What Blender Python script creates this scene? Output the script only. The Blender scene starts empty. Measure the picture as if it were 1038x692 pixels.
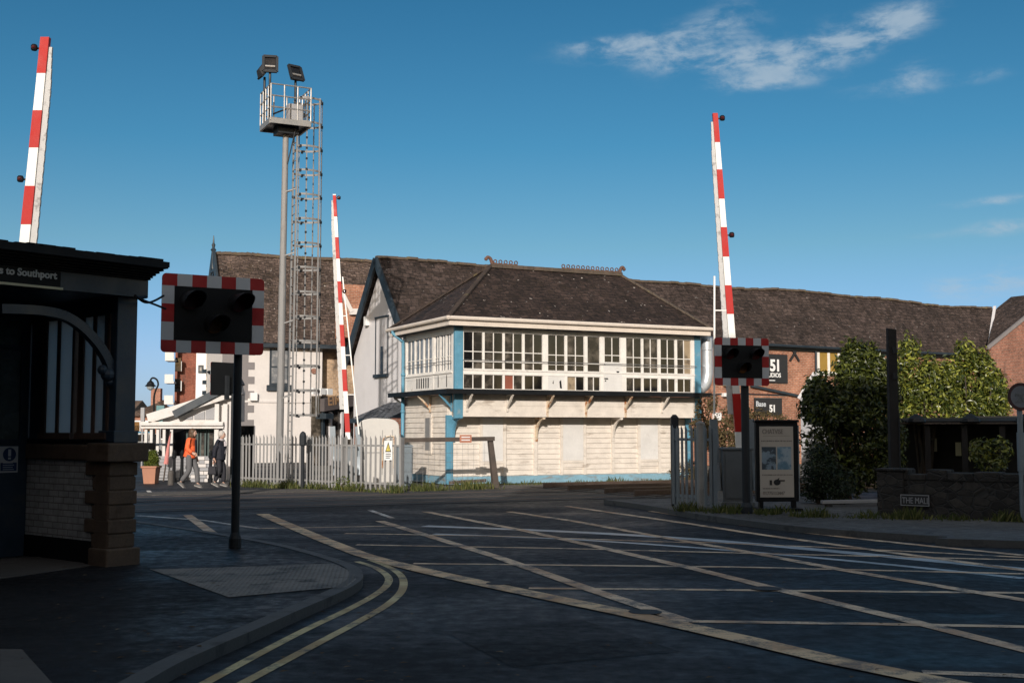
import bpy, bmesh, math, random
import numpy as np
from mathutils import Matrix, Vector

random.seed(7)
rng = np.random.default_rng(7)
R = math.radians
SC = bpy.context.scene
COL = SC.collection

# ------------------------------------------------------------------ camera
F_PX, CX, CY, HOR, EYE = 1220.0, 519.0, 346.0, 437.0, 1.6      # focal length and horizon in photograph pixels
TILT = math.atan((HOR - CY) / F_PX)
cam_d = bpy.data.cameras.new('camera')
cam = bpy.data.objects.new('camera', cam_d)
COL.objects.link(cam)
cam.location = (0, 0, EYE)
cam.rotation_euler = (R(90) + TILT, 0, 0)
cam_d.sensor_width = 36.0
cam_d.lens = 36.0 * F_PX / 1038.0
cam_d.clip_start = 0.1
cam_d.clip_end = 5000
SC.camera = cam

# ------------------------------------------------------------------ light
SUN_EL, SUN_AZ = 18.5, 7.0          # light travels towards +Y, 7 degrees to the right
SUN_STRENGTH = 3.9
SKY_STRENGTH = 0.070
EXPOSURE = 0.12
OCC_L, OCC_R = 11.75, 13.8          # roof heights of the buildings behind the viewer
sd = bpy.data.lights.new('sun', 'SUN')
sd.energy = SUN_STRENGTH
sd.angle = R(0.5)
sd.color = (1.0, 0.925, 0.84)
so = bpy.data.objects.new('sun', sd)
COL.objects.link(so)
sun_dir = Vector((math.sin(R(SUN_AZ)) * math.cos(R(SUN_EL)), math.cos(R(SUN_AZ)) * math.cos(R(SUN_EL)), -math.sin(R(SUN_EL))))
so.rotation_euler = sun_dir.to_track_quat('-Z', 'Y').to_euler()
so.location = (-10, -40, 40)


def pix_dir(u, v):
    rx, ry = (u - CX) / F_PX, (CY - v) / F_PX
    c, s = math.cos(TILT), math.sin(TILT)
    return Vector((rx, c - s * ry, s + c * ry))


def build_world():
    w = bpy.data.worlds.new('World')
    SC.world = w
    w.use_nodes = True
    nt = w.node_tree
    N, L = nt.nodes, nt.links
    bg = N['Background']
    sky = N.new('ShaderNodeTexSky')
    sky.sky_type = 'NISHITA'
    sky.sun_disc = False
    sky.sun_elevation = R(SUN_EL)
    sky.sun_rotation = R(180 + SUN_AZ)
    sky.altitude = 0
    sky.air_density = 1.0
    sky.dust_density = 0.35
    sky.ozone_density = 1.2

    def m(op, a, b=None, c=None):
        n = N.new('ShaderNodeMath')
        n.operation = op
        for i, x in enumerate((a, b, c)):
            if x is None:
                continue
            if isinstance(x, (int, float)):
                n.inputs[i].default_value = x
            else:
                L.new(x, n.inputs[i])
        return n.outputs[0]
    tc = N.new('ShaderNodeTexCoord')
    sp = N.new('ShaderNodeSeparateXYZ')
    L.new(tc.outputs['Generated'], sp.inputs[0])
    az = m('ARCTAN2', sp.outputs[0], sp.outputs[1])
    el = m('ARCSINE', sp.outputs[2])
    # deeper blue overhead, clean pale blue low down
    ramp = N.new('ShaderNodeValToRGB')
    L.new(m('MULTIPLY', el, 1 / R(30)), ramp.inputs[0])
    cr = ramp.color_ramp
    stops = [(0, (.60, .85, 1.75)), (.12, (.64, .87, 1.5)), (.29, (.53, .87, 1.04)), (.447, (.31, .80, 1.02)), (.667, (.22, .70, .92)), (1, (.13, .52, .78))]
    cr.elements[0].color = (*stops[0][1], 1)
    cr.elements[1].color = (*stops[-1][1], 1)
    for p, c in stops[1:-1]:
        e = cr.elements.new(p)
        e.color = (*c, 1)
    hs = N.new('ShaderNodeMixRGB')
    hs.blend_type = 'MULTIPLY'
    hs.inputs[0].default_value = 1
    L.new(sky.outputs[0], hs.inputs[1])
    back = N.new('ShaderNodeMapRange')                     # the half of the sky round the sun is boosted warm and bright to fill the shade
    back.interpolation_type = 'SMOOTHSTEP'
    back.inputs['From Min'].default_value = 0.25
    back.inputs['From Max'].default_value = -0.35
    L.new(sp.outputs[1], back.inputs['Value'])
    half = N.new('ShaderNodeMixRGB')
    L.new(back.outputs[0], half.inputs[0])
    L.new(ramp.outputs[0], half.inputs[1])
    half.inputs[2].default_value = (3.5, 2.55, 1.8, 1)
    up = N.new('ShaderNodeMapRange')                       # zenith out of view brightened, added as fill for the shaded ground
    up.interpolation_type = 'SMOOTHSTEP'
    up.inputs['From Min'].default_value = 0.5
    up.inputs['From Max'].default_value = 1.1
    L.new(el, up.inputs['Value'])
    high = N.new('ShaderNodeMixRGB')
    L.new(up.outputs[0], high.inputs[0])
    L.new(half.outputs[0], high.inputs[1])
    high.inputs[2].default_value = (4.6, 3.2, 2.1, 1)
    L.new(high.outputs[0], hs.inputs[2])
    # wispy clouds: soft ellipses in azimuth / elevation broken up by noise
    dens = None
    #        u    v   half-width half-height tilt  weight
    blobs = [(640, 46, 66, 12, .10, 1.0), (598, 45, 34, 6, .0, .7), (725, 30, 60, 24, .35, .85), (720, 62, 105, 13, -.05, .95), (840, 52, 75, 15, .2, .9), (790, 50, 90, 16, .12, .7),
             (903, 18, 48, 17, .05, .95), (880, 40, 50, 14, .3, .7), (768, 85, 62, 8, 0, 1.1), (928, 80, 26, 17, .3, .95),
             (990, 78, 36, 8, .1, .7), (1012, 203, 55, 5, .05, 1.0), (1025, 228, 36, 8, .05, 1.2), (1000, 288, 72, 15, .12, 1.15),
             (960, 238, 40, 5, 0, .5), (1035, 264, 30, 6, .1, .9), (875, 92, 30, 9, .1, .45)]
    for (u, v, hw, hh, tl, wt) in blobs:
        d = pix_dir(u, v).normalized()
        a0, e0 = math.atan2(d.x, d.y), math.asin(d.z)
        sa, se = hw / F_PX, hh / F_PX
        da, de = m('SUBTRACT', az, a0), m('SUBTRACT', el, e0)
        ct, st = math.cos(tl), math.sin(tl)
        p = m('ADD', m('MULTIPLY', da, ct / sa), m('MULTIPLY', de, st / sa))
        q = m('SUBTRACT', m('MULTIPLY', de, ct / se), m('MULTIPLY', da, st / se))
        g = m('EXPONENT', m('MULTIPLY', m('ADD', m('MULTIPLY', p, p), m('MULTIPLY', q, q)), -1.0))
        g = m('MULTIPLY', g, wt)
        dens = g if dens is None else m('ADD', dens, g)
    cv = N.new('ShaderNodeCombineXYZ')
    L.new(m('MULTIPLY', az, 14.0), cv.inputs[0])
    L.new(m('MULTIPLY', el, 32.0), cv.inputs[1])
    nz = N.new('ShaderNodeTexNoise')
    nz.inputs['Scale'].default_value = 1.6
    nz.inputs['Detail'].default_value = 9
    nz.inputs['Roughness'].default_value = 0.62
    nz.inputs['Distortion'].default_value = 0.2
    L.new(cv.outputs[0], nz.inputs['Vector'])
    mr = N.new('ShaderNodeMapRange')
    mr.interpolation_type = 'SMOOTHSTEP'
    mr.inputs['From Min'].default_value = 0.31
    mr.inputs['From Max'].default_value = 0.72
    L.new(nz.outputs['Fac'], mr.inputs['Value'])
    f = m('MULTIPLY', m('MINIMUM', dens, 1.3), m('ADD', m('MULTIPLY', mr.outputs[0], 1.0), .11))
    sm = N.new('ShaderNodeMapRange')
    sm.interpolation_type = 'SMOOTHSTEP'
    sm.inputs['From Min'].default_value = 0.06
    sm.inputs['From Max'].default_value = 1.3
    sm.inputs['To Max'].default_value = 0.72
    L.new(f, sm.inputs['Value'])
    f = sm.outputs[0]
    mx = N.new('ShaderNodeMixRGB')
    L.new(f, mx.inputs[0])
    L.new(hs.outputs[0], mx.inputs[1])
    mx.inputs[2].default_value = (5.6, 6.9, 8.1, 1)
    L.new(mx.outputs[0], bg.inputs['Color'])
    bg.inputs['Strength'].default_value = SKY_STRENGTH


build_world()
SC.view_settings.view_transform = 'Standard'
SC.view_settings.look = 'None'
SC.view_settings.exposure = EXPOSURE
SC.view_settings.gamma = 1.0
SC.view_settings.use_curve_mapping = False


# ------------------------------------------------------------------ pixels to places
def at(u, v, Y):
    d = pix_dir(u, v)
    t = Y / d.y
    return Vector((d.x * t, Y, EYE + d.z * t))


def G(u, v, z=0.0):
    d = pix_dir(u, v)
    t = (z - EYE) / d.z
    return Vector((d.x * t, d.y * t, z))


class Frame:
    """A local frame standing on the ground: x along a facade, y away behind it, z up."""

    def __init__(self, o, deg):
        self.o = Vector((o[0], o[1], o[2] if len(o) > 2 else 0))
        self.rot = R(deg)
        self.M = Matrix.Translation(self.o) @ Matrix.Rotation(self.rot, 4, 'Z')
        self.I = self.M.inverted()

    def hit_y(self, u, v, y0=0.0):
        o = self.I @ Vector((0, 0, EYE))
        d = self.I.to_3x3() @ pix_dir(u, v)
        t = (y0 - o.y) / d.y
        p = o + d * t
        return p.x, p.z

    def hit_x(self, u, v, x0=0.0):
        o = self.I @ Vector((0, 0, EYE))
        d = self.I.to_3x3() @ pix_dir(u, v)
        t = (x0 - o.x) / d.x
        p = o + d * t
        return p.y, p.z

    def w(self, x, y, z=0):
        return self.M @ Vector((x, y, z))

    def l(self, p):
        return self.I @ Vector(p)


# ------------------------------------------------------------------ mesh building
class MB:
    def __init__(self, M=None):
        self.v, self.f, self.mi = [], [], []
        self.M = M

    def _add(self, vs, fs, mi=0):
        b = len(self.v)
        if self.M is not None:
            vs = [self.M @ Vector(p) for p in vs]
        self.v += [tuple(p) for p in vs]
        self.f += [tuple(b + i for i in f) for f in fs]
        self.mi += [mi] * len(fs)
        return self

    def box(self, x0, x1, y0, y1, z0, z1, mi=0):
        if x0 > x1: x0, x1 = x1, x0
        if y0 > y1: y0, y1 = y1, y0
        if z0 > z1: z0, z1 = z1, z0
        vs = [(x0, y0, z0), (x1, y0, z0), (x1, y1, z0), (x0, y1, z0), (x0, y0, z1), (x1, y0, z1), (x1, y1, z1), (x0, y1, z1)]
        return self._add(vs, [(3, 2, 1, 0), (4, 5, 6, 7), (0, 1, 5, 4), (1, 2, 6, 5), (2, 3, 7, 6), (3, 0, 4, 7)], mi)

    def hexa(self, vs, mi=0):
        """eight corners: four of the bottom going round, four of the top above them"""
        return self._add(vs, [(3, 2, 1, 0), (4, 5, 6, 7), (0, 1, 5, 4), (1, 2, 6, 5), (2, 3, 7, 6), (3, 0, 4, 7)], mi)

    def poly(self, pts, mi=0):
        return self._add(pts, [tuple(range(len(pts)))], mi)

    def slab(self, pts, d, mi=0):
        """a flat polygon given thickness along the vector d"""
        d = Vector(d)
        n = len(pts)
        a = [Vector(p) for p in pts]
        b = [p + d for p in a]
        fs = [tuple(range(n - 1, -1, -1)), tuple(range(n, 2 * n))]
        for i in range(n):
            j = (i + 1) % n
            fs.append((i, j, n + j, n + i))
        return self._add(a + b, fs, mi)

    def bar(self, p0, p1, w, h, up=(0, 0, 1), mi=0, w1=None, h1=None):
        """rectangular bar, w across, h along up"""
        p0, p1 = Vector(p0), Vector(p1)
        a = (p1 - p0).normalized()
        up = Vector(up)
        s = a.cross(up)
        if s.length < 1e-4:
            s = a.cross(Vector((0, 1, 0)))
        s.normalize()
        t = s.cross(a).normalized()
        w1 = w if w1 is None else w1
        h1 = h if h1 is None else h1
        vs = []
        for p, ww, hh in ((p0, w, h), (p1, w1, h1)):
            for i, j in ((-1, -1), (1, -1), (1, 1), (-1, 1)):
                vs.append(p + s * (i * ww / 2) + t * (j * hh / 2))
        return self._add(vs, [(3, 2, 1, 0), (4, 5, 6, 7), (0, 1, 5, 4), (1, 2, 6, 5), (2, 3, 7, 6), (3, 0, 4, 7)], mi)

    def tube(self, pts, r, n=8, r1=None, mi=0, closed=False):
        pts = [Vector(p) for p in pts]
        m = len(pts)
        rs = [r + ((r1 if r1 is not None else r) - r) * i / max(1, m - 1) for i in range(m)]
        vs = []
        ref = None
        for i, p in enumerate(pts):
            if closed:
                a = pts[(i + 1) % m] - pts[i - 1]
            else:
                a = pts[min(i + 1, m - 1)] - pts[max(i - 1, 0)]
            a.normalize()
            if ref is None:
                ref = Vector((0, 0, 1)) if abs(a.z) < .9 else Vector((1, 0, 0))
            s = a.cross(ref).normalized()
            t = s.cross(a).normalized()
            ref = t
            for k in range(n):
                an = 2 * math.pi * k / n
                vs.append(p + s * (math.cos(an) * rs[i]) + t * (math.sin(an) * rs[i]))
        fs = []
        for i in range(m if closed else m - 1):
            j = (i + 1) % m
            for k in range(n):
                k2 = (k + 1) % n
                fs.append((i * n + k, i * n + k2, j * n + k2, j * n + k))
        if not closed:
            fs.append(tuple(range(n - 1, -1, -1)))
            fs.append(tuple(range((m - 1) * n, m * n)))
        return self._add(vs, fs, mi)

    def lathe(self, prof, c=(0, 0, 0), n=14, mi=0):
        c = Vector(c)
        vs, fs = [], []
        for (r, z) in prof:
            for k in range(n):
                a = 2 * math.pi * k / n
                vs.append(c + Vector((r * math.cos(a), r * math.sin(a), z)))
        m = len(prof)
        for i in range(m - 1):
            for k in range(n):
                k2 = (k + 1) % n
                fs.append((i * n + k, i * n + k2, (i + 1) * n + k2, (i + 1) * n + k))
        fs.append(tuple(range(n - 1, -1, -1)))
        fs.append(tuple(range((m - 1) * n, m * n)))
        return self._add(vs, fs, mi)

    def ball(self, c, r, n=10, mi=0, sq=(1, 1, 1)):
        c = Vector(c)
        prof = [(max(.001, math.sin(math.pi * i / n)), -math.cos(math.pi * i / n)) for i in range(n + 1)]
        b = MB()
        b.lathe(prof, (0, 0, 0), n + 2)
        return self._add([c + Vector((p[0] * r * sq[0], p[1] * r * sq[1], p[2] * r * sq[2])) for p in b.v], b.f, mi)

    def merge(self, other, M=None, mi=0):
        vs = other.v if M is None else [M @ Vector(p) for p in other.v]
        return self._add(vs, other.f, mi)

    def build(self, name, mats, parent=None, bevel=0, smooth=False, uv=True):
        me = bpy.data.meshes.new(name)
        me.from_pydata(self.v, [], self.f)
        if not isinstance(mats, (list, tuple)):
            mats = [mats]
        for x in mats:
            me.materials.append(x)
        if len(mats) > 1:
            me.polygons.foreach_set('material_index', self.mi)
        me.update()
        if uv:
            planar_uv(me)
        if smooth:
            me.polygons.foreach_set('use_smooth', [True] * len(me.polygons))
        o = bpy.data.objects.new(name, me)
        COL.objects.link(o)
        if parent is not None:
            o.parent = parent
        if bevel:
            b = o.modifiers.new('bevel', 'BEVEL')
            b.width = bevel
            b.segments = 2
            b.limit_method = 'ANGLE'
        return o


def planar_uv(me):
    """every face mapped flat in metres: u level, v up the face"""
    lay = me.uv_layers.new(name='UVMap')
    n = len(me.loops)
    out = np.zeros((n, 2))
    co = np.zeros(len(me.vertices) * 3)
    me.vertices.foreach_get('co', co)
    co = co.reshape(-1, 3)
    for p in me.polygons:
        nn = p.normal
        if abs(nn.z) > .995:
            ua, va = Vector((1, 0, 0)), Vector((0, 1, 0))
        else:
            ua = Vector((-nn.y, nn.x, 0)).normalized()
            va = nn.cross(ua)
        for li in p.loop_indices:
            c = co[me.loops[li].vertex_index]
            out[li, 0] = c[0] * ua.x + c[1] * ua.y + c[2] * ua.z
            out[li, 1] = c[0] * va.x + c[1] * va.y + c[2] * va.z
    lay.data.foreach_set('uv', out.ravel())


def tag(o, label, cat, group=None, kind=None):
    if label: o['label'] = label
    if cat: o['category'] = cat
    if group: o['group'] = group
    if kind: o['kind'] = kind
    return o


def thing(name, label, cat, frame=None, loc=None, rz=0, group=None):
    o = bpy.data.objects.new(name, None)
    o.empty_display_size = .3
    COL.objects.link(o)
    if frame is not None:
        o.location = frame.o
        o.rotation_euler = (0, 0, frame.rot)
    else:
        o.location = loc
        o.rotation_euler = (0, 0, rz)
    return tag(o, label, cat, group)


def setting(o, kind='structure'):
    o['kind'] = kind
    return o


def copy_tree(o, parent=None):
    c = o.copy()
    COL.objects.link(c)
    if parent is not None:
        c.parent = parent
    for ch in list(o.children):
        copy_tree(ch, c)
    return c


def text_mb(s, size, bold=0.0, space=1.0, align='LEFT'):
    """lettering as mesh lying in the x/z plane facing -y, baseline at the origin"""
    cu = bpy.data.curves.new('lettering', 'FONT')
    cu.body = s
    cu.size = size
    cu.offset = bold
    cu.space_character = space
    cu.align_x = align
    cu.resolution_u = 4
    cu.extrude = 0.004
    o = bpy.data.objects.new('lettering', cu)
    COL.objects.link(o)
    dg = bpy.context.evaluated_depsgraph_get()
    dg.update()
    me = bpy.data.meshes.new_from_object(o.evaluated_get(dg))
    mb = MB()
    mb._add([(v.co.x, -v.co.z, v.co.y) for v in me.vertices], [tuple(p.vertices) for p in me.polygons])
    bpy.data.objects.remove(o)
    bpy.data.curves.remove(cu)
    bpy.data.meshes.remove(me)
    return mb


# ------------------------------------------------------------------ materials
def _nodes(name):
    m = bpy.data.materials.new(name)
    m.use_nodes = True
    nt = m.node_tree
    return m, nt, nt.nodes, nt.links, nt.nodes['Principled BSDF']


def _math(N, L, op, a, b=None):
    n = N.new('ShaderNodeMath')
    n.operation = op
    for i, x in enumerate((a, b)):
        if x is None: continue
        if isinstance(x, (int, float)): n.inputs[i].default_value = x
        else: L.new(x, n.inputs[i])
    return n.outputs[0]


def _noise(N, L, vec, scale, detail=4, rough=.55, dist=0, out='Fac'):
    n = N.new('ShaderNodeTexNoise')
    n.inputs['Scale'].default_value = scale
    n.inputs['Detail'].default_value = detail
    n.inputs['Roughness'].default_value = rough
    n.inputs['Distortion'].default_value = dist
    L.new(vec, n.inputs['Vector'])
    return n.outputs[out]


def _range(N, L, x, a, b, c=0., d=1., smooth=True):
    n = N.new('ShaderNodeMapRange')
    if smooth: n.interpolation_type = 'SMOOTHSTEP'
    n.inputs['From Min'].default_value = a
    n.inputs['From Max'].default_value = b
    n.inputs['To Min'].default_value = c
    n.inputs['To Max'].default_value = d
    L.new(x, n.inputs['Value'])
    return n.outputs[0]


def _mix(N, L, f, a, b, mode='MIX'):
    n = N.new('ShaderNodeMixRGB')
    n.blend_type = mode
    for i, x in enumerate((f, a, b)):
        if isinstance(x, (int, float)): n.inputs[i].default_value = x
        elif isinstance(x, (tuple, list)): n.inputs[i].default_value = (*x[:3], 1)
        else: L.new(x, n.inputs[i])
    return n.outputs[0]


def _map(N, L, vec, sc):
    n = N.new('ShaderNodeMapping')
    n.inputs['Scale'].default_value = sc
    L.new(vec, n.inputs['Vector'])
    return n.outputs[0]


def _bump(N, L, h, bs, strength, dist=.01):
    n = N.new('ShaderNodeBump')
    n.inputs['Strength'].default_value = strength
    n.inputs['Distance'].default_value = dist
    L.new(h, n.inputs['Height'])
    L.new(n.outputs[0], bs.inputs['Normal'])


def mat(name, col, rough=.7, metal=0., var=.18, vs=3., col2=None, s2=2.5, lo=.52, hi=.66, stretch=(1, 1, 1), bump=.15, bscale=40, spec=.5, f2=1.0, rvar=.12):
    """painted / plain surface: base colour with uneven tone, wear or dirt of a second colour, fine relief"""
    m, nt, N, L, bs = _nodes(name)
    tc = N.new('ShaderNodeTexCoord')
    v = tc.outputs['Object']
    a = _noise(N, L, v, vs, 6)
    b = _noise(N, L, v, vs * 9, 3)
    k = _math(N, L, 'ADD', _math(N, L, 'MULTIPLY', a, .65), _math(N, L, 'MULTIPLY', b, .35))
    g = _range(N, L, k, .3, .7, 1 - var, 1 + var, False)
    c = _mix(N, L, 1.0, col, g, 'MULTIPLY')
    if col2 is not None:
        d = _noise(N, L, _map(N, L, v, stretch), s2, 8, .62)
        c = _mix(N, L, _range(N, L, d, lo, hi, 0, f2), c, col2)
    L.new(c, bs.inputs['Base Color'])
    L.new(_range(N, L, a, .3, .7, max(.02, rough - rvar), min(1, rough + rvar), False), bs.inputs['Roughness'])
    bs.inputs['Metallic'].default_value = metal
    bs.inputs['Specular IOR Level'].default_value = spec
    if bump:
        _bump(N, L, _noise(N, L, v, bscale, 4), bs, bump, .01)
    return m


def brick_mat(name, c1, c2, mortar, bw=.235, bh=.085, ms=.012, rough=.85, dirt=(.06, .045, .038), dlo=.54, dhi=.72, paint=None, bias=0., var=.5):
    m, nt, N, L, bs = _nodes(name)
    tc = N.new('ShaderNodeTexCoord')
    uv = tc.outputs['UV']
    b = N.new('ShaderNodeTexBrick')
    b.inputs['Scale'].default_value = 1
    b.inputs['Brick Width'].default_value = bw
    b.inputs['Row Height'].default_value = bh
    b.inputs['Mortar Size'].default_value = ms
    b.inputs['Mortar Smooth'].default_value = .3
    b.inputs['Bias'].default_value = bias
    b.inputs['Color1'].default_value = (*c1, 1)
    b.inputs['Color2'].default_value = (*c2, 1)
    b.inputs['Mortar'].default_value = (*mortar, 1)
    L.new(uv, b.inputs['Vector'])
    ob = tc.outputs['Object']
    big = _noise(N, L, ob, .7, 6, .6)
    small = _noise(N, L, ob, 7, 5, .6)
    g = _range(N, L, _math(N, L, 'ADD', _math(N, L, 'MULTIPLY', big, .5), _math(N, L, 'MULTIPLY', small, .5)), .32, .68, 1 - var, 1 + var, False)
    c = _mix(N, L, 1., b.outputs['Color'], g, 'MULTIPLY')
    d = _noise(N, L, _map(N, L, ob, (1, 1, .45)), 1.3, 8, .65)
    c = _mix(N, L, _range(N, L, d, dlo, dhi, 0, .75), c, dirt)
    if paint is not None:
        pn = _noise(N, L, ob, 1.1, 8, .65)
        c = _mix(N, L, _range(N, L, pn, .62, .68, 0, .8), c, paint)
    L.new(c, bs.inputs['Base Color'])
    bs.inputs['Roughness'].default_value = rough
    bs.inputs['Specular IOR Level'].default_value = .3
    h = _math(N, L, 'ADD', _math(N, L, 'MULTIPLY', b.outputs['Fac'], -1.), _math(N, L, 'MULTIPLY', small, .5))
    _bump(N, L, h, bs, .6, .012)
    return m


def slate_mat(name, c1, c2, moss, spots=(.45, .40, .36), w=.28, h=.17, mlo=.5, mhi=.72, slo=.69, shi=.73):
    m, nt, N, L, bs = _nodes(name)
    tc = N.new('ShaderNodeTexCoord')
    uv = tc.outputs['UV']
    ob = tc.outputs['Object']
    dv = N.new('ShaderNodeVectorMath'); dv.operation = 'ADD'
    wob = N.new('ShaderNodeVectorMath'); wob.operation = 'SCALE'
    wob.inputs['Scale'].default_value = .06
    L.new(_noise(N, L, ob, .9, 3, .5, 0, 'Color'), wob.inputs[0])
    L.new(uv, dv.inputs[0]); L.new(wob.outputs[0], dv.inputs[1])
    b = N.new('ShaderNodeTexBrick')
    b.inputs['Scale'].default_value = 1
    b.inputs['Brick Width'].default_value = w
    b.inputs['Row Height'].default_value = h
    b.inputs['Mortar Size'].default_value = .011
    b.inputs['Mortar Smooth'].default_value = .2
    b.inputs['Color1'].default_value = (*c1, 1)
    b.inputs['Color2'].default_value = (*c2, 1)
    b.inputs['Mortar'].default_value = (.012, .010, .010, 1)
    L.new(dv.outputs[0], b.inputs['Vector'])
    big = _noise(N, L, ob, .8, 7, .62)
    mid = _noise(N, L, _map(N, L, uv, (1, 2.2, 1)), 4.5, 6, .6)
    g = _range(N, L, _math(N, L, 'ADD', _math(N, L, 'MULTIPLY', big, .4), _math(N, L, 'MULTIPLY', mid, .6)), .36, .64, .25, 1.9, False)
    c = _mix(N, L, 1., b.outputs['Color'], g, 'MULTIPLY')
    mo = _noise(N, L, _map(N, L, uv, (.8, 2.5, 1)), 2.2, 8, .7)
    c = _mix(N, L, _range(N, L, mo, mlo, mhi, 0, .8), c, moss)
    sp = _noise(N, L, ob, 5.5, 3, .5)
    c = _mix(N, L, _range(N, L, sp, slo, shi, 0, .85), c, spots)
    L.new(c, bs.inputs['Base Color'])
    bs.inputs['Roughness'].default_value = .82
    bs.inputs['Specular IOR Level'].default_value = .3
    hh = _math(N, L, 'ADD', _math(N, L, 'MULTIPLY', b.outputs['Fac'], -1.2), _math(N, L, 'MULTIPLY', mid, 1.1))
    _bump(N, L, hh, bs, .8, .03)
    return m


def leaf_mat(name, ca, cb, rough=.5, spec=.45):
    m, nt, N, L, bs = _nodes(name)
    ge = N.new('ShaderNodeNewGeometry')
    cr = N.new('ShaderNodeValToRGB')
    cr.color_ramp.elements[0].color = (*ca, 1)
    cr.color_ramp.elements[1].color = (*cb, 1)
    e = cr.color_ramp.elements.new(.62)
    e.color = (*(a * .74 + b * .26 for a, b in zip(ca, cb)), 1)
    L.new(ge.outputs['Random Per Island'], cr.inputs[0])
    L.new(cr.outputs[0], bs.inputs['Base Color'])
    bs.inputs['Roughness'].default_value = rough
    bs.inputs['Specular IOR Level'].default_value = spec
    tr = N.new('ShaderNodeBsdfTranslucent')
    L.new(cr.outputs[0], tr.inputs['Color'])
    ms = N.new('ShaderNodeMixShader')
    ms.inputs[0].default_value = .22
    L.new(bs.outputs[0], ms.inputs[1]); L.new(tr.outputs[0], ms.inputs[2])
    L.new(ms.outputs[0], N['Material Output'].inputs['Surface'])
    return m


def asphalt_mat(name, col, scale=1.0, rlo=.28, rhi=.62, wet=.5, tint=(.03, .035, .04), spec=.16):
    m, nt, N, L, bs = _nodes(name)
    tc = N.new('ShaderNodeTexCoord')
    v = tc.outputs['Object']
    fine = _noise(N, L, v, 90 * scale, 3, .7)
    mid = _noise(N, L, v, 6 * scale, 6, .65)
    big = _noise(N, L, v, .35 * scale, 6, .6)
    k = _math(N, L, 'ADD', _math(N, L, 'ADD', _math(N, L, 'MULTIPLY', fine, .45), _math(N, L, 'MULTIPLY', mid, .25)), _math(N, L, 'MULTIPLY', big, .3))
    g = _range(N, L, k, .38, .62, .30, 1.9, False)
    c = _mix(N, L, 1., col, g, 'MULTIPLY')
    pat = _noise(N, L, _map(N, L, v, (.5, 1.1, 1)), .6, 7, .6, .4)
    c = _mix(N, L, _range(N, L, pat, .50, .62, 0, wet), c, tint)
    wv = N.new('ShaderNodeVectorMath'); wv.operation = 'ADD'
    ws_ = N.new('ShaderNodeVectorMath'); ws_.operation = 'SCALE'; ws_.inputs['Scale'].default_value = .9
    L.new(_noise(N, L, v, 1.6, 5, .6, 0, 'Color'), ws_.inputs[0])
    L.new(v, wv.inputs[0]); L.new(ws_.outputs[0], wv.inputs[1])
    vo = N.new('ShaderNodeTexVoronoi'); vo.feature = 'DISTANCE_TO_EDGE'; vo.inputs['Scale'].default_value = .42
    L.new(wv.outputs[0], vo.inputs['Vector'])
    ck = _range(N, L, vo.outputs['Distance'], .004, .010, 1, 0)
    ck = _math(N, L, 'MULTIPLY', ck, _range(N, L, big, .46, .56))
    c = _mix(N, L, _math(N, L, 'MULTIPLY', ck, .75), c, (.008, .008, .009))
    oil = _noise(N, L, v, .9, 4, .6)
    c = _mix(N, L, _range(N, L, oil, .66, .74, 0, .6), c, (.010, .010, .012))
    agg = _noise(N, L, v, 160, 2, .5)
    c = _mix(N, L, _range(N, L, agg, .66, .72, 0, .35), c, (.16, .155, .15))
    L.new(c, bs.inputs['Base Color'])
    r = _range(N, L, _math(N, L, 'ADD', _math(N, L, 'MULTIPLY', pat, .6), _math(N, L, 'MULTIPLY', mid, .4)), .38, .62, rhi, rlo, False)
    L.new(r, bs.inputs['Roughness'])
    bs.inputs['Specular IOR Level'].default_value = spec
    _bump(N, L, _math(N, L, 'ADD', _math(N, L, 'MULTIPLY', fine, 1.), _math(N, L, 'MULTIPLY', mid, .6)), bs, .55, .006)
    return m


def paint_line_mat(name, col, under, lo=.44, hi=.58):
    m, nt, N, L, bs = _nodes(name)
    tc = N.new('ShaderNodeTexCoord')
    v = tc.outputs['Object']
    a = _noise(N, L, v, 3.2, 8, .7)
    f = _noise(N, L, v, 70, 3, .7)
    k = _math(N, L, 'ADD', _math(N, L, 'MULTIPLY', a, .7), _math(N, L, 'MULTIPLY', f, .3))
    st = _noise(N, L, v, 1.1, 5, .6)
    c = _mix(N, L, _range(N, L, st, .44, .62, 0, .75), col, (col[0] * .55, col[1] * .40, col[2] * .28))
    c = _mix(N, L, _range(N, L, k, lo, hi, 0, .9), c, under)
    L.new(c, bs.inputs['Base Color'])
    bs.inputs['Roughness'].default_value = .6
    _bump(N, L, f, bs, .3, .004)
    return m


def glass_mat(name, col=(.012, .014, .016), rough=.06, var=1.0, vs=1.2, col2=None):
    m, nt, N, L, bs = _nodes(name)
    tc = N.new('ShaderNodeTexCoord')
    n = _noise(N, L, tc.outputs['Object'], vs, 5, .6)
    c2 = col2 or tuple(x * 3.5 for x in col)
    c = _mix(N, L, _range(N, L, n, .45, .7, 0, var), col, c2)
    L.new(c, bs.inputs['Base Color'])
    bs.inputs['Roughness'].default_value = rough
    bs.inputs['Specular IOR Level'].default_value = .5
    _bump(N, L, _noise(N, L, tc.outputs['Object'], 2.0, 2), bs, .05, .02)
    return m


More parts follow.
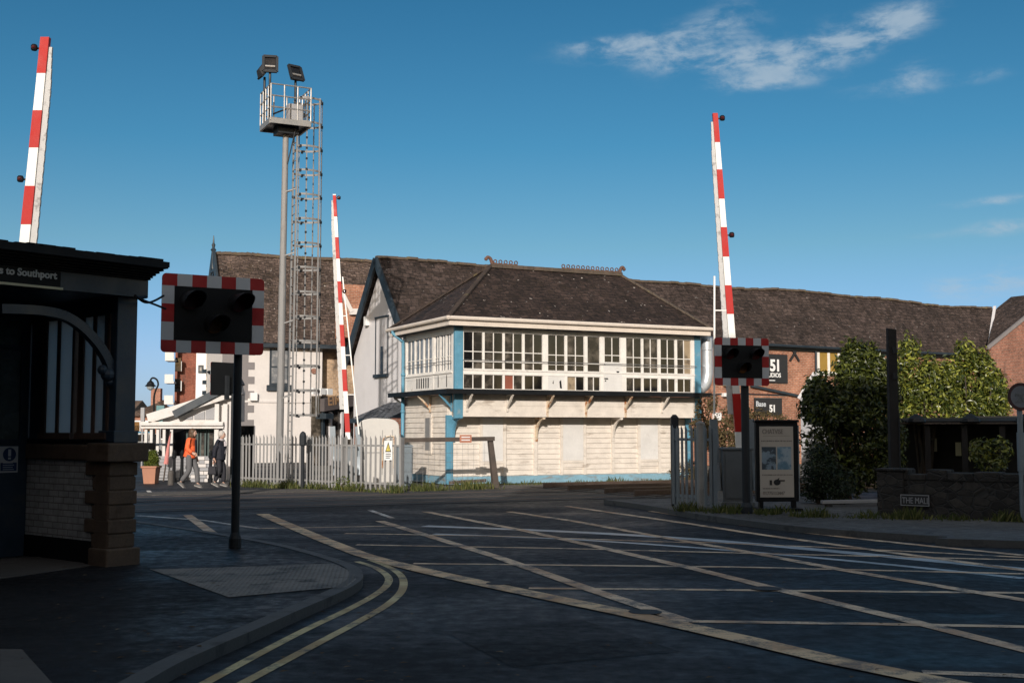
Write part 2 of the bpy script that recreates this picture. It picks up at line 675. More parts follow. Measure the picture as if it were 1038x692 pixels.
M = {}
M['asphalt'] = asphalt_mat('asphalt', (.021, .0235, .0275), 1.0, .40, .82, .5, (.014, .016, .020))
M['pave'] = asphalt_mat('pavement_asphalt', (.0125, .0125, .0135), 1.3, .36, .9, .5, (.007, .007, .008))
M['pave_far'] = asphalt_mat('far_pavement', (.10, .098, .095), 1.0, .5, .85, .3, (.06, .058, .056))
M['ground'] = mat('earth', (.11, .10, .08), .9, var=.4, vs=.4, col2=(.06, .07, .035), s2=.6)
M['tactile'] = mat('tactile_concrete', (.20, .19, .175), .8, var=.4, vs=2, col2=(.07, .07, .068), s2=3)
M['flag'] = mat('flagstone', (.085, .076, .068), .8, var=.3, vs=1.5, col2=(.07, .06, .055), s2=2)
M['kerb'] = mat('kerb_concrete', (.085, .083, .080), .75, var=.3, vs=3, col2=(.05, .05, .05), s2=3)
M['line'] = paint_line_mat('box_marking', (.80, .59, .39), (.085, .08, .075), .47, .59)
M['line_edge'] = paint_line_mat('worn_edge_marking', (.80, .56, .31), (.12, .10, .085), .46, .58)
M['line_white'] = paint_line_mat('white_marking', (.78, .74, .68), (.09, .09, .09), .46, .60)
M['line_yellow'] = paint_line_mat('yellow_marking', (.62, .52, .26), (.07, .065, .055), .49, .60)
M['track_glare'] = mat('tyre_track_glare', (.42, .45, .48), .40, var=.4, vs=1.2, col2=(.055, .058, .062), s2=1.6, lo=.56, hi=.74, stretch=(.4, 1.5, 1), bump=.2, bscale=80)  # pale colour painted in for the road glare along the tyre tracks
M['rubber'] = mat('crossing_panel', (.028, .028, .030), .75, var=.3, vs=2, bump=.3)
M['ballast'] = mat('ballast', (.085, .075, .065), .95, var=.6, vs=14, col2=(.03, .028, .025), s2=18, bump=1., bscale=30)
M['rail'] = mat('rail_steel', (.14, .10, .08), .45, .6, var=.3)
M['rail_top'] = mat('rail_head', (.5, .5, .5), .25, 1., var=.1)
M['cream'] = mat('weathered_cream_boards', (.68, .615, .54), .6, var=.16, vs=3, col2=(.28, .22, .17), s2=3.4, lo=.55, hi=.72, stretch=(.4, .4, 1.5), bump=.35, f2=.68)
M['white_wood'] = mat('white_painted_timber', (.76, .725, .675), .5, var=.12, vs=3, col2=(.36, .30, .25), s2=3.5, lo=.58, hi=.76, f2=.75)
M['panel_white'] = mat('painted_board', (.66, .64, .61), .55, var=.10, vs=2, col2=(.42, .36, .30), s2=2.2, lo=.60, hi=.78, f2=.6)
M['rustpaint'] = mat('rusty_cream_iron', (.60, .49, .36), .6, var=.15, col2=(.34, .13, .045), s2=5, lo=.48, hi=.62)
M['blue'] = mat('pale_blue_paint', (.095, .265, .375), .5, var=.18, vs=3, col2=(.30, .35, .36), s2=4, lo=.56, hi=.72, f2=.6)
M['blue_base'] = mat('faded_blue_plinth', (.20, .36, .45), .65, var=.2, vs=2, col2=(.22, .16, .11), s2=3, lo=.50, hi=.68, stretch=(.6, .6, 1.6), f2=.7)
M['walkway'] = mat('walkway_timber', (.045, .038, .032), .85, var=.4, vs=4)
M['gutter'] = mat('cream_gutter', (.66, .58, .50), .5, var=.1, col2=(.30, .22, .16), s2=3, lo=.62, hi=.76, f2=.6)
M['glass_dark'] = glass_mat('dark_window_glass', (.006, .006, .007), .08, .8, 1.4, (.035, .03, .026))
M['glass_dim'] = glass_mat('dusty_window_glass', (.016, .014, .013), .2, 1., 2.4, (.13, .11, .09))
M['glass_pale'] = glass_mat('pale_window_glass', (.16, .17, .18), .12, 1., 3.0, (.34, .33, .32))
M['glass_murk'] = mat('grimy_window_glass', (.075, .10, .10), .25, var=.5, vs=1.5)
M['tanboard'] = mat('tan_board', (.30, .23, .15), .8, var=.2, col2=(.12, .09, .06))
M['redboard'] = mat('red_board', (.24, .07, .04), .7, var=.2)
M['slate_box'] = slate_mat('mossy_slate', (.020, .0128, .0105), (.046, .030, .0245), (.026, .017, .009))
M['slate_old'] = slate_mat('old_brown_slate', (.046, .032, .026), (.10, .072, .060), (.062, .044, .021), (.34, .30, .27), .32, .2, .50, .72, .67, .74)
M['slate_ware'] = slate_mat('warehouse_slate', (.027, .0185, .015), (.062, .044, .038), (.032, .021, .012), (.24, .22, .21), .34, .22, .52, .74, .68, .75)
M['slate_grey'] = slate_mat('grey_slate', (.085, .09, .10), (.13, .135, .15), (.07, .075, .08), (.22, .22, .23), .3, .2)
M['hip'] = mat('dark_hip_tile', (.040, .027, .021), .9, var=.5, vs=4, col2=(.09, .07, .035), s2=4, lo=.58, hi=.72)
M['terracotta'] = mat('terracotta_ridge', (.12, .060, .042), .8, var=.3, col2=(.07, .045, .035), s2=5)
M['ridge'] = mat('mossy_ridge_tile', (.085, .064, .048), .9, var=.5, vs=4, col2=(.15, .125, .055), s2=3, lo=.56, hi=.7)
M['brick'] = brick_mat('orange_red_brick', (.40, .165, .095), (.29, .105, .06), (.34, .26, .20), paint=(.46, .24, .16))
M['brick_gable'] = brick_mat('gable_red_brick', (.30, .11, .07), (.20, .075, .05), (.24, .19, .15))
M['brick_flat'] = brick_mat('dark_red_brick', (.26, .07, .04), (.19, .05, .03), (.20, .12, .09))
M['brick_tan'] = brick_mat('tan_brick', (.46, .31, .19), (.38, .25, .15), (.42, .34, .26))
M['brick_far'] = brick_mat('house_brick', (.34, .14, .09), (.26, .11, .07), (.3, .22, .18))
M['glazed'] = brick_mat('white_glazed_brick', (.44, .46, .46), (.37, .385, .39), (.19, .185, .18), .225, .075, .008, .35, (.15, .14, .13), .60, .8)
M['quoin'] = mat('sandstone_quoin', (.10, .070, .049), .85, var=.35, vs=5, col2=(.07, .045, .03), s2=3, bump=.5, bscale=25)
M['navy'] = mat('dark_navy_paint', (.022, .042, .068), .42, var=.25, vs=2, col2=(.04, .055, .07), s2=4)
M['black_paint'] = mat('black_paint', (.008, .009, .0105), .55, var=.25, spec=.2)
M['brown_frame'] = mat('brown_timber', (.095, .06, .045), .6, var=.3)
M['stucco'] = mat('pale_render', (.60, .585, .595), .8, var=.06, vs=1.2, col2=(.50, .47, .45), s2=1.3, lo=.55, hi=.75, stretch=(1, 1, .4), f2=.5)
M['stucco_w'] = mat('white_render', (.62, .585, .56), .8, var=.08, vs=1.2, col2=(.46, .42, .39), s2=1.3, lo=.58, hi=.78, stretch=(1, 1, .4), f2=.5)
M['quoin_grey'] = mat('grey_quoin_paint', (.20, .185, .185), .8, var=.08)
M['barge'] = mat('dark_bargeboard', (.020, .030, .040), .5, var=.2)
M['galv'] = mat('galvanised_steel', (.30, .295, .285), .5, .55, var=.15, vs=4, col2=(.27, .23, .19), s2=4, lo=.6, hi=.75)
M['galv_dull'] = mat('dull_galvanised_steel', (.245, .24, .235), .65, .15, var=.15, vs=5, col2=(.20, .18, .16), s2=5, lo=.58, hi=.74, stretch=(1, 1, .4))
M['steel_grey'] = mat('grey_painted_steel', (.20, .235, .26), .5, .1, var=.15)
M['duct'] = mat('silver_duct', (.60, .62, .64), .38, .55, var=.06)
M['dark_steel'] = mat('dark_steel', (.022, .025, .029), .55, .1, var=.2, spec=.3)
M['boom_white'] = mat('boom_white', (.78, .76, .72), .45, var=.05, col2=(.5, .47, .42), s2=3, lo=.6, hi=.8, f2=.5)
M['boom_red'] = mat('boom_red', (.43, .017, .012), .5, var=.10, spec=.25)
M['sign_red'] = mat('sign_red', (.36, .018, .018), .4, var=.08)
M['sign_white'] = mat('sign_grey_white', (.50, .53, .56), .4, var=.06)
M['skirt'] = mat('boom_skirt', (.50, .49, .475), .6, var=.15, vs=6, col2=(.3, .29, .28), s2=6)
M['lens'] = mat('red_lens', (.06, .006, .006), .15, var=.1)
M['amber'] = mat('amber_lens', (.12, .05, .008), .2, var=.1)
M['cabinet'] = mat('grey_cabinet', (.13, .145, .155), .5, .1, var=.12)
M['tank'] = mat('white_tank', (.52, .50, .465), .55, var=.08, col2=(.44, .34, .24), s2=4, lo=.60, hi=.74, f2=.7)
M['wood_post'] = mat('weathered_rail_timber', (.085, .066, .054), .85, var=.35, vs=4, stretch=(1, 1, .2), col2=(.06, .05, .04))
M['pole_wood'] = mat('dark_pole_timber', (.012, .0105, .010), .85, var=.35)
M['stone'] = None
M['sign_cream'] = mat('poster_paper', (.44, .40, .35), .45, var=.05)
M['ink'] = mat('black_ink', (.02, .02, .022), .5, var=.05)
M['ink_soft'] = mat('faded_ink', (.17, .155, .14), .5, var=.05)
M['letter_white'] = mat('white_lettering', (.75, .75, .74), .5, var=.03)
M['letter_pale'] = mat('pale_lettering', (.50, .56, .62), .5, var=.03)
M['sign_blue'] = mat('blue_sign', (.018, .045, .13), .4, var=.05)
M['sign_yellow'] = mat('yellow_sign', (.62, .50, .10), .5, var=.05)
M['notice'] = mat('cream_notice', (.66, .62, .42), .5, var=.05)
M['orange_notice'] = mat('orange_notice', (.46, .20, .13), .6, var=.1)
M['yellow_blind'] = mat('mustard_blind', (.30, .185, .035), .7, var=.12)
M['flat_white'] = mat('white_balcony', (.56, .56, .55), .6, var=.05)
M['cream_render'] = mat('cream_render', (.70, .58, .42), .8, var=.05)
M['white_far'] = mat('far_white_render', (.72, .72, .73), .7, var=.05)
M['terrace_white'] = mat('white_terrace_timber', (.60, .575, .55), .55, var=.06, col2=(.5, .44, .38), s2=3, f2=.5)
M['slat_grey'] = mat('grey_slats', (.30, .30, .31), .7, var=.15, vs=5)
M['green_dark'] = mat('dark_green_paint', (.018, .045, .04), .5, var=.2)
M['teal'] = mat('teal_paint', (.10, .22, .23), .6, var=.1)
M['pot'] = mat('terracotta_pot', (.40, .19, .12), .8, var=.12)
M['tile_far'] = slate_mat('brown_roof_tile', (.10, .068, .05), (.14, .095, .07), (.09, .07, .045), (.2, .17, .14), .3, .25)
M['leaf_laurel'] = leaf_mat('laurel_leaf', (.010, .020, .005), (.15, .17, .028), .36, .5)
M['leaf_lit'] = leaf_mat('sunlit_laurel_leaf', (.026, .046, .008), (.34, .35, .055), .34, .6)  # lighter copy of the laurel leaf, sunlight put into its colour
M['leaf_dark'] = leaf_mat('dark_leaf', (.010, .020, .008), (.035, .055, .016), .45, .4)
M['leaf_dry'] = leaf_mat('dry_leaf', (.07, .055, .025), (.18, .13, .06), .7, .2)
M['leaf_box'] = leaf_mat('clipped_leaf', (.06, .09, .012), (.19, .21, .03), .5, .3)
M['grass'] = leaf_mat('grass_blade', (.05, .07, .018), (.18, .17, .06), .7, .2)
M['litter'] = leaf_mat('fallen_leaf', (.10, .06, .03), (.24, .19, .13), .8, .2)
M['bark'] = mat('bark', (.055, .042, .032), .9, var=.4, vs=8)
M['skin'] = mat('skin', (.52, .32, .24), .55, var=.05, bump=0)
M['orange_coat'] = mat('orange_jacket', (.80, .13, .035), .7, var=.08, bump=.3, bscale=14)
M['navy_coat'] = mat('navy_coat', (.010, .011, .020), .75, var=.15, bump=.3, bscale=14)
M['grey_trousers'] = mat('grey_trousers', (.12, .118, .122), .85, var=.12, bump=.3, bscale=16)
M['dark_trousers'] = mat('dark_trousers', (.020, .020, .026), .8, var=.12)
M['hair_brown'] = mat('brown_hair', (.085, .048, .024), .6, var=.3, vs=30)
M['hair_grey'] = mat('grey_hair', (.46, .42, .38), .6, var=.2, vs=30)
M['scarf'] = mat('pale_scarf', (.50, .45, .46), .8, var=.12)
M['shoe'] = mat('shoe', (.10, .095, .09), .6, var=.1)
M['shoe_sole'] = mat('shoe_sole', (.30, .29, .275), .6, var=.1)
M['car_blue'] = mat('car_blue', (.05, .36, .55), .25, var=.03, bump=0)
M['car_white'] = mat('car_white', (.72, .73, .74), .3, var=.03, bump=0)
M['tyre'] = mat('tyre', (.015, .015, .015), .8, var=.1)
M['gold'] = mat('gilded_letter', (.36, .22, .12), .5, var=.1)
M['shop_brown'] = mat('brown_shopfront', (.095, .080, .078), .6, var=.12)
M['photo_a'] = mat('printed_photo', (.20, .27, .33), .4, var=.3, vs=3, col2=(.05, .07, .09), s2=5, lo=.5, hi=.55, bump=0)
M['photo_b'] = mat('printed_photo_of_water', (.12, .22, .30), .4, var=.25, vs=2, col2=(.30, .38, .44), s2=2.5, lo=.5, hi=.58, bump=0)


M['sign_dull'] = mat('dull_sign_face', (.15, .165, .19), .5, var=.15)
M['sign_rim'] = mat('dull_sign_rim', (.045, .016, .018), .5, var=.1)
M['patch'] = asphalt_mat('patched_asphalt', (.015, .0165, .019), 1.4, .5, .85, .3, (.010, .012, .015))
M['bleach'] = asphalt_mat('worn_asphalt', (.045, .047, .050), 1.2, .22, .6, .5, (.025, .028, .032), .5)


def stone_mat():
    m, nt, N, L, bs = _nodes('rubble_stone')
    tc = N.new('ShaderNodeTexCoord')
    v = _map(N, L, tc.outputs['UV'], (4.6, 8.0, 1))
    vo = N.new('ShaderNodeTexVoronoi'); vo.feature = 'F1'
    vo.inputs['Scale'].default_value = 1
    L.new(v, vo.inputs['Vector'])
    ve = N.new('ShaderNodeTexVoronoi'); ve.feature = 'DISTANCE_TO_EDGE'
    ve.inputs['Scale'].default_value = 1
    L.new(v, ve.inputs['Vector'])
    sp = N.new('ShaderNodeSeparateColor')
    L.new(vo.outputs['Color'], sp.inputs[0])
    c = _mix(N, L, sp.outputs[0], (.014, .012, .011), (.046, .040, .034))
    n = _noise(N, L, tc.outputs['Object'], 9, 5)
    c = _mix(N, L, 1., c, _range(N, L, n, .3, .7, .6, 1.4, False), 'MULTIPLY')
    e = _range(N, L, ve.outputs['Distance'], .02, .09)
    c = _mix(N, L, e, (.034, .032, .030), c)
    L.new(c, bs.inputs['Base Color'])
    bs.inputs['Roughness'].default_value = .9
    _bump(N, L, _math(N, L, 'ADD', e, _math(N, L, 'MULTIPLY', n, .5)), bs, .8, .03)
    return m


M['stone'] = stone_mat()


def frost_mat():
    m, nt, N, L, bs = _nodes('frosted_glass')
    bs.inputs['Base Color'].default_value = (.62, .68, .70, 1)
    bs.inputs['Roughness'].default_value = .35
    tr = N.new('ShaderNodeBsdfTranslucent'); tr.inputs['Color'].default_value = (.80, .86, .88, 1)
    ms = N.new('ShaderNodeMixShader'); ms.inputs[0].default_value = .60
    L.new(bs.outputs[0], ms.inputs[1]); L.new(tr.outputs[0], ms.inputs[2])
    L.new(ms.outputs[0], N['Material Output'].inputs['Surface'])
    return m


M['glass_frost'] = frost_mat()

# ================================================================== SETTING
SB_DEG = 26.0
_l0 = G(453, 491.5)
_e2 = Vector((-math.sin(R(SB_DEG)), math.cos(R(SB_DEG)), 0))
REC = 0.60                                                    # how far the lower storey stands back
SB = Frame(_l0 - _e2 * REC, SB_DEG)
SBL = SB.hit_y(710, 400, 0)[0]                                # length of the box
SBD = SB.hit_x(409, 400, 0)[0]                                # depth of the box


def sheet(name, pts, z, m, thick=0.0):
    mb = MB()
    if thick:
        mb.slab([(p[0], p[1], z - thick) for p in pts], (0, 0, thick))
    else:
        mb.poly([(p[0], p[1], z) for p in pts])
    return setting(mb.build(name, m))


sheet('ground', [(-1500, -300), (1500, -300), (1500, 2500), (-1500, 2500)], -0.012, M['ground'])
sheet('road', [(-30, -14), (45, -14), (45, 20), (30, 30), (-6, 36), (-10, 60), (-30, 90), (-42, 90), (-24, 60), (-22, 40), (-30, 36)], 0.0, M['asphalt'])

# near pavement on the left with its curved kerb
KZ = 0.09
kerb_px = [(145, 692), (180, 672), (215, 656), (262, 636), (305, 617), (340, 602), (360, 592), (368, 584), (364, 575), (345, 567), (318, 559), (285, 551), (240, 543), (190, 535), (135, 527)]
kerb = [G(u, v, KZ) for u, v in kerb_px]


def smooth_line(pts, n=6):
    out = []
    P = [Vector(p) for p in pts]
    for i in range(len(P) - 1):
        p0, p1, p2, p3 = P[max(i - 1, 0)], P[i], P[i + 1], P[min(i + 2, len(P) - 1)]
        for k in range(n):
            t = k / n
            out.append(0.5 * ((2 * p1) + (p2 - p0) * t + (2 * p0 - 5 * p1 + 4 * p2 - p3) * t * t + (3 * p1 - p0 - 3 * p2 + p3) * t ** 3))
    out.append(P[-1])
    return out


def offset_line(pts, d):
    out = []
    for i, p in enumerate(pts):
        a = (Vector(pts[min(i + 1, len(pts) - 1)]) - Vector(pts[max(i - 1, 0)]))
        a.z = 0
        a.normalize()
        out.append(Vector(p) + Vector((-a.y, a.x, 0)) * d)
    return out


k0 = kerb[0]
kerb_line = [k0 + Vector((-.16, -1.0, 0)) * s for s in (12, 9, 6, 4, 2, 1)] + smooth_line(kerb, 6) + [Vector((-8.5, 20.6, KZ)), Vector((-12.5, 23.0, KZ)), Vector((-22, 29, KZ))]
inner = offset_line(kerb_line, 0.15)
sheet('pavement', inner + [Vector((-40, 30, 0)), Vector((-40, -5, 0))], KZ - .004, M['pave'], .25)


def kerb_mesh(outer, inn, z, name):
    mb = MB()
    n = len(outer)
    acc = 0
    for i in range(n - 1):
        o0, o1, i0, i1 = outer[i], outer[i + 1], inn[i], inn[i + 1]
        mb.hexa([(o0.x, o0.y, -.1), (o1.x, o1.y, -.1), (i1.x, i1.y, -.1), (i0.x, i0.y, -.1),
                 (o0.x, o0.y, z), (o1.x, o1.y, z), (i1.x, i1.y, z + .004), (i0.x, i0.y, z + .004)])
    return setting(mb.build(name, M['kerb']))


kerb_mesh(kerb_line, inner, KZ, 'kerb')

# pavement and kerb on the far right
rk = [G(u, v, .1) for u, v in [(612, 506), (650, 511), (700, 519.5), (740, 525), (798, 532), (850, 536.5), (895, 539.5), (960, 543.5), (1038, 548)]]
rk = smooth_line(rk + [Vector((18, 13.5, .1)), Vector((34, 10, .1))], 4)
rki = offset_line(rk, .14)
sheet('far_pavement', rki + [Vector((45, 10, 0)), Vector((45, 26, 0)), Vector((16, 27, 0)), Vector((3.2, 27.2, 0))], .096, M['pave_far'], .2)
kerb_mesh(rk, rki, .1, 'far_kerb')

# tactile paving, flagstones and an access cover let into the pavement
def on_pave(px, z=KZ): return [G(u, v, z) for u, v in px]


tp = on_pave([(153, 577), (338, 571), (357, 579), (361, 587), (352, 594), (232, 605)])
mb = MB()
mb.poly([(p.x, p.y, KZ + .002) for p in tp])
sheet_t = setting(mb.build('tactile_paving', M['tactile']))
mb = MB()
a0, a1 = tp[0], tp[1]
ax = (a1 - a0).normalized(); ay = Vector((-ax.y, ax.x, 0))
def inside(p, poly):
    c = False
    for i in range(len(poly)):
        a, b = poly[i], poly[i - 1]
        if (a.y > p.y) != (b.y > p.y) and p.x < (b.x - a.x) * (p.y - a.y) / (b.y - a.y) + a.x: c = not c
    return c
ax, ay = (ax * .83 + ay * .56), (ay * .83 - ax * .56)
for i in range(-70, 70):
    for j in range(-70, 70):
        p = a0 + ax * (i * .0667) + ay * (j * .0667)
        if inside(p, tp):
            mb.lathe([(.013, 0), (.009, .004)], (p.x, p.y, KZ + .0025), 6)
setting(mb.build('tactile_studs', M['tactile']))
for k, px in enumerate([[(0, 566), (62, 563), (92, 573), (0, 586)], [(0, 658), (22, 658), (60, 700), (0, 700)]]):
    pts = on_pave(px)
    mb = MB(); mb.slab([(p.x, p.y, KZ - .02) for p in pts], (0, 0, .024))
    setting(mb.build('flagstone', M['flag']))


# road markings
def strip(name, px, w, z, m, sm=1, w1=None):
    pts = [G(u, v, 0) for u, v in px]
    if sm > 1: pts = smooth_line(pts, sm)
    else:
        q = []
        for a, b in zip(pts[:-1], pts[1:]):
            n = max(1, int((b - a).length / 1.5))
            q += [a + (b - a) * (k / n) for k in range(n)]
        pts = q + [pts[-1]]
    n = len(pts)
    ww = [w + ((w1 or w) - w) * i / (n - 1) for i in range(n)]
    L_, R_ = [], []
    for i, p in enumerate(pts):
        a = pts[min(i + 1, n - 1)] - pts[max(i - 1, 0)]; a.z = 0; a.normalize()
        s = Vector((-a.y, a.x, 0))
        L_.append(p + s * ww[i] / 2); R_.append(p - s * ww[i] / 2)
    mb = MB()
    for i in range(n - 1):
        mb.poly([(R_[i].x, R_[i].y, z), (R_[i + 1].x, R_[i + 1].y, z), (L_[i + 1].x, L_[i + 1].y, z), (L_[i].x, L_[i].y, z)])
    return setting(mb.build(name, m))


Z1, Z2, Z3 = .004, .006, .008
strip('tyre_track_glare', [(430, 533), (560, 538), (700, 546), (850, 559), (1038, 577), (1200, 594)], .30, .003, M['track_glare'], 5)  # thin pale strips carry the glare in their colour
strip('tyre_track_glare', [(440, 541), (570, 546), (720, 556), (880, 570), (1038, 586)], .16, .003, M['track_glare'], 5)
# repair patches and iron covers in the road
for px in ([(560, 566), (700, 569), (735, 583), (590, 580)], [(450, 640), (590, 628), (690, 660), (520, 676)], [(820, 600), (960, 604), (1010, 622), (850, 618)], [(285, 513), (400, 512), (395, 517), (275, 519)]):
    sheet('road_patch', [G(u, v) for u, v in px], .002, M['patch'])
for (u, v, r_) in ((776, 597, .16), (505, 592, .13), (654, 621, .15), (640, 512, .3)):
    c = G(u, v)
    mb = MB(); mb.poly([(c.x + r_ * math.cos(2 * math.pi * k / 18), c.y + r_ * math.sin(2 * math.pi * k / 18), .013) for k in range(18)])
    setting(mb.build('iron_cover', M['rubber']))
# hatching of the box: lines across
for px in ([(700, 549), (846, 555), (947, 560), (1080, 567)], [(350, 540.5), (520, 543.5), (700, 550)], [(361, 552), (560, 555.5), (750, 560.3), (1060, 568)],
           [(419, 571), (750, 574.6), (1060, 582)], [(536, 596), (750, 598), (1060, 601)], [(690, 629.5), (870, 632), (1060, 635.5)],
           [(935, 681), (1060, 686)], [(262, 535.5), (400, 533)]):
    strip('box_hatch_line', px, .13, Z1, M['line'])
# lines going away
for px in ([(385, 528), (504, 564.5), (600, 598), (700, 631)], [(431, 518.5), (535, 538.5), (700, 575.5), (791, 598), (921, 629), (1060, 664)],
           [(516, 518.5), (581, 528), (666, 543.5), (755, 559), (856, 578), (1060, 612)], [(575, 513), (700, 531), (765, 541), (850, 552.5), (941, 565), (1060, 581)],
           [(660, 518), (760, 533), (870, 546), (947, 554), (1060, 565)], [(190, 522), (216, 541)]):
    strip('box_hatch_line', px, .17, Z2, M['line'])
strip('box_edge_line', [(266, 521), (300, 535.5), (330, 548), (366, 562), (400, 571.5)], .24, Z3, M['line_edge'])
strip('box_edge_line', [(398, 571), (440, 581), (486, 591), (560, 606.5), (640, 623), (750, 647.5), (850, 671), (960, 693), (1100, 722)], .26, .010, M['line_edge'])
# double yellow lines round the corner
for px, nm in (([(205, 694), (260, 664), (310, 638), (350, 619), (378, 604), (392, 593), (393, 584), (380, 575), (362, 569)], 'a'),
               ([(232, 700), (262, 684), (320, 653), (365, 629), (395, 611), (408, 597), (407, 584), (393, 574), (374, 567)], 'b')):
    strip('yellow_line', px, .085, Z1, M['line_yellow'], 6)
for px in ([(140, 522.5), (205, 527), (262, 535.5)], [(150, 497), (157, 503)], [(375, 517), (398, 525)]):
    strip('white_line', px, .11, Z1, M['line_white'])

# the two tracks, crossing panels between rails, ballast beyond the road
TR = Frame(SB.o, SB_DEG)
for yc in (-3.1, -6.5):
    mb = MB(TR.M)
    mb.box(-13, 1.6, yc - 1.35, yc - .79, -.02, .010)
    mb.box(-13, 1.6, yc - .66, yc + .66, -.02, .010)
    mb.box(-13, 1.6, yc + .79, yc + 1.35, -.02, .010)
    setting(mb.build('crossing_panel', M['rubber']))
    for s in (-.7175, .7175):
        mb = MB(TR.M)
        mb.box(-45, 60, yc + s - .035, yc + s + .035, -.03, .016 if True else 0)
        setting(mb.build('rail', M['rail']))
        mb = MB(TR.M)
        mb.box(1.7, 60, yc + s - .035, yc + s + .035, .02, .15)
        setting(mb.build('rail', M['rail']))
    mb = MB(TR.M)
    for k in range(60):
        x = 2.0 + k * .7
        mb.box(x, x + .25, yc - 1.25, yc + 1.25, -.03, .045)
    setting(mb.build('sleepers', M['wood_post']))
mb = MB(TR.M)
mb.slab([(1.7, -8.1, -.05), (60, -8.1, -.05), (60, -.95, -.05), (1.7, -.95, -.05)], (0, 0, .07))
mb.box(-11, 1.7, -1.6, -.15, -.05, .02)
setting(mb.build('track_bed', M['ballast']))
mb = MB(TR.M)                                                   # trackside edge beams in front of the signal box
mb.box(2.6, SBL + 6, -1.22, -1.0, -.05, .09)
mb.box(3.4, SBL + 6, -1.62, -1.42, -.05, .06)
setting(mb.build('track_edging', M['rubber']))

# ================================================================== SIGNAL BOX
sbox = thing('signal_box', 'old cream timber railway signal box with blue corner posts and mossy hipped roof', 'signal box', SB)
U0y = (SB.M @ Vector((0, 0, 0))).y


def sz(v, u=463, y=0.0):
    return SB.hit_y(u, v, y)[1]


Z_WALK1 = 2.83; Z_WALK0 = 2.71
Z_TOP = sz(331) + .03
Z_HEAD = sz(335) - .02
Z_SILL = sz(373)
Z_TRN = sz(379)
Z_LOW = sz(393.5)
Z_FB = sz(422, 470)
L_, D_ = SBL, SBD
# inner core of the upper storey: dark interior behind glass is a solid room of timber
mb = MB()
mb.box(.08, L_ - .02, .10, D_ - .03, Z_WALK1 - .02, Z_TOP + .1)
mb.build('upper_room', M['black_paint'], sbox)
# lower storey core
mb = MB()
mb.box(.06, L_ - .04, REC + .05, D_ - .02, 0, Z_WALK0)
mb.build('lower_wall', M['cream'], sbox)

# clapboards of the lower storey as wedge boards
mb = MB()
nb = 11
z0b, z1b = .26, Z_WALK0 - .02
hb = (Z_FB - z0b) / nb * 1.0
def wedge(mb, x0, x1, y, z0, z1, ax='x', out=.035):
    if ax == 'x':
        mb.hexa([(x0, y - out, z0), (x1, y - out, z0), (x1, y + .02, z0), (x0, y + .02, z0), (x0, y - .008, z1), (x1, y - .008, z1), (x1, y + .02, z1), (x0, y + .02, z1)])
    else:
        mb.hexa([(y - out, x0, z0), (y + .02, x0, z0), (y + .02, x1, z0), (y - out, x1, z0), (y - .008, x0, z1), (y + .02, x0, z1), (y + .02, x1, z1), (y - .008, x1, z1)])
for k in range(nb):
    z = z0b + k * hb
    wedge(mb, .04, L_ - .03, REC + .05, z, z + hb)
nz = int((Z_WALK0 - z0b) / hb)
for k in range(nz):
    z = z0b + k * hb
    wedge(mb, REC + .09, D_ - .02, .06, z, min(z + hb, Z_WALK0), 'y')
mb.build('clapboards', M['cream'], sbox)

# fascia band under the walkway on the front (upper storey overhang) and its soffit
mb = MB()
zm = Z_FB
fx0, fx1 = SB.hit_y(466, 410, 0)[0], L_ - .0
nh = 2
hh = (Z_WALK0 - zm) / nh
for k in range(nh):
    wedge(mb, fx0, fx1, .02, zm + k * hh, zm + (k + 1) * hh - .004, 'x', .02)
mb.box(fx0, fx1, .03, REC + .1, zm - .0, Z_WALK0 - .01)
mb.build('fascia_band', M['cream'], sbox)

# blue plinth
mb = MB()
mb.box(0, L_ - .02, REC - .015, REC + .06, .02, .24)
mb.box(-.0, .06, REC + .06, D_ - .02, .02, .24)
mb.build('plinth', M['blue_base'], sbox)

# corner posts
pu = lambda u, y=0.0: SB.hit_y(u, 400, y)[0]
w_up = pu(469.8) - pu(461.5)
mb = MB(); mb.box(-.02, w_up - .02, -.02, .10, Z_FB - .05, Z_TOP + .05); mb.build('corner_post', M['blue'], sbox, .008)
mb = MB(); mb.box(L_ - .22, L_ + .02, -.02, .20, Z_FB - .1, Z_TOP + .05); mb.build('corner_post', M['blue'], sbox, .008)
mb = MB(); mb.box(-.02, .18, REC - .03, REC + .10, .03, Z_FB + .05); mb.build('corner_post', M['blue'], sbox, .008)
mb = MB(); mb.box(L_ - .2, L_ + .02, REC - .03, REC + .2, .03, Z_FB + .02); mb.build('corner_post', M['blue'], sbox, .008)
mb = MB(); mb.box(-.03, .16, D_ - .16, D_ + .02, Z_WALK1, Z_TOP + .05); mb.build('corner_post', M['white_wood'], sbox, .008)

# cover strips and boarded panels on the lower front
mb = MB()
for (ua, ub) in ((486.5, 489), (510, 513), (541, 544.5), (568, 570.5), (591.5, 594), (620, 622.5), (646.5, 649), (667, 669.5)):
    xa, xb = SB.hit_y(ua, 450, REC)[0], SB.hit_y(ub, 450, REC)[0]
    mb.box(xa, xb, REC - .025, REC + .06, .24, Z_FB - .01)
mb.build('cover_strips', M['cream'], sbox)
for (ua, ub) in ((489, 510), (570.5, 591.5), (649, 667)):
    xa, xb = SB.hit_y(ua, 450, REC)[0], SB.hit_y(ub, 450, REC)[0]
    zb = sz(467, 520, REC)
    f = MB()
    f.box(xa + .003, xb - .003, REC - .03, REC + .05, zb - .07, zb - .0)
    f = f.build('boarded_window', M['cream'], sbox)
    g = MB(); g.box(xa + .006, xb - .006, REC - .012, REC + .05, zb + .003, Z_FB - .02)
    g.build('board', M['panel_white'], f)
    h = MB(); h.box(xa + .006, xb - .006, REC - .006, REC + .05, zb - .22, zb - .075); h.build('sill_board', M['cream'], f)
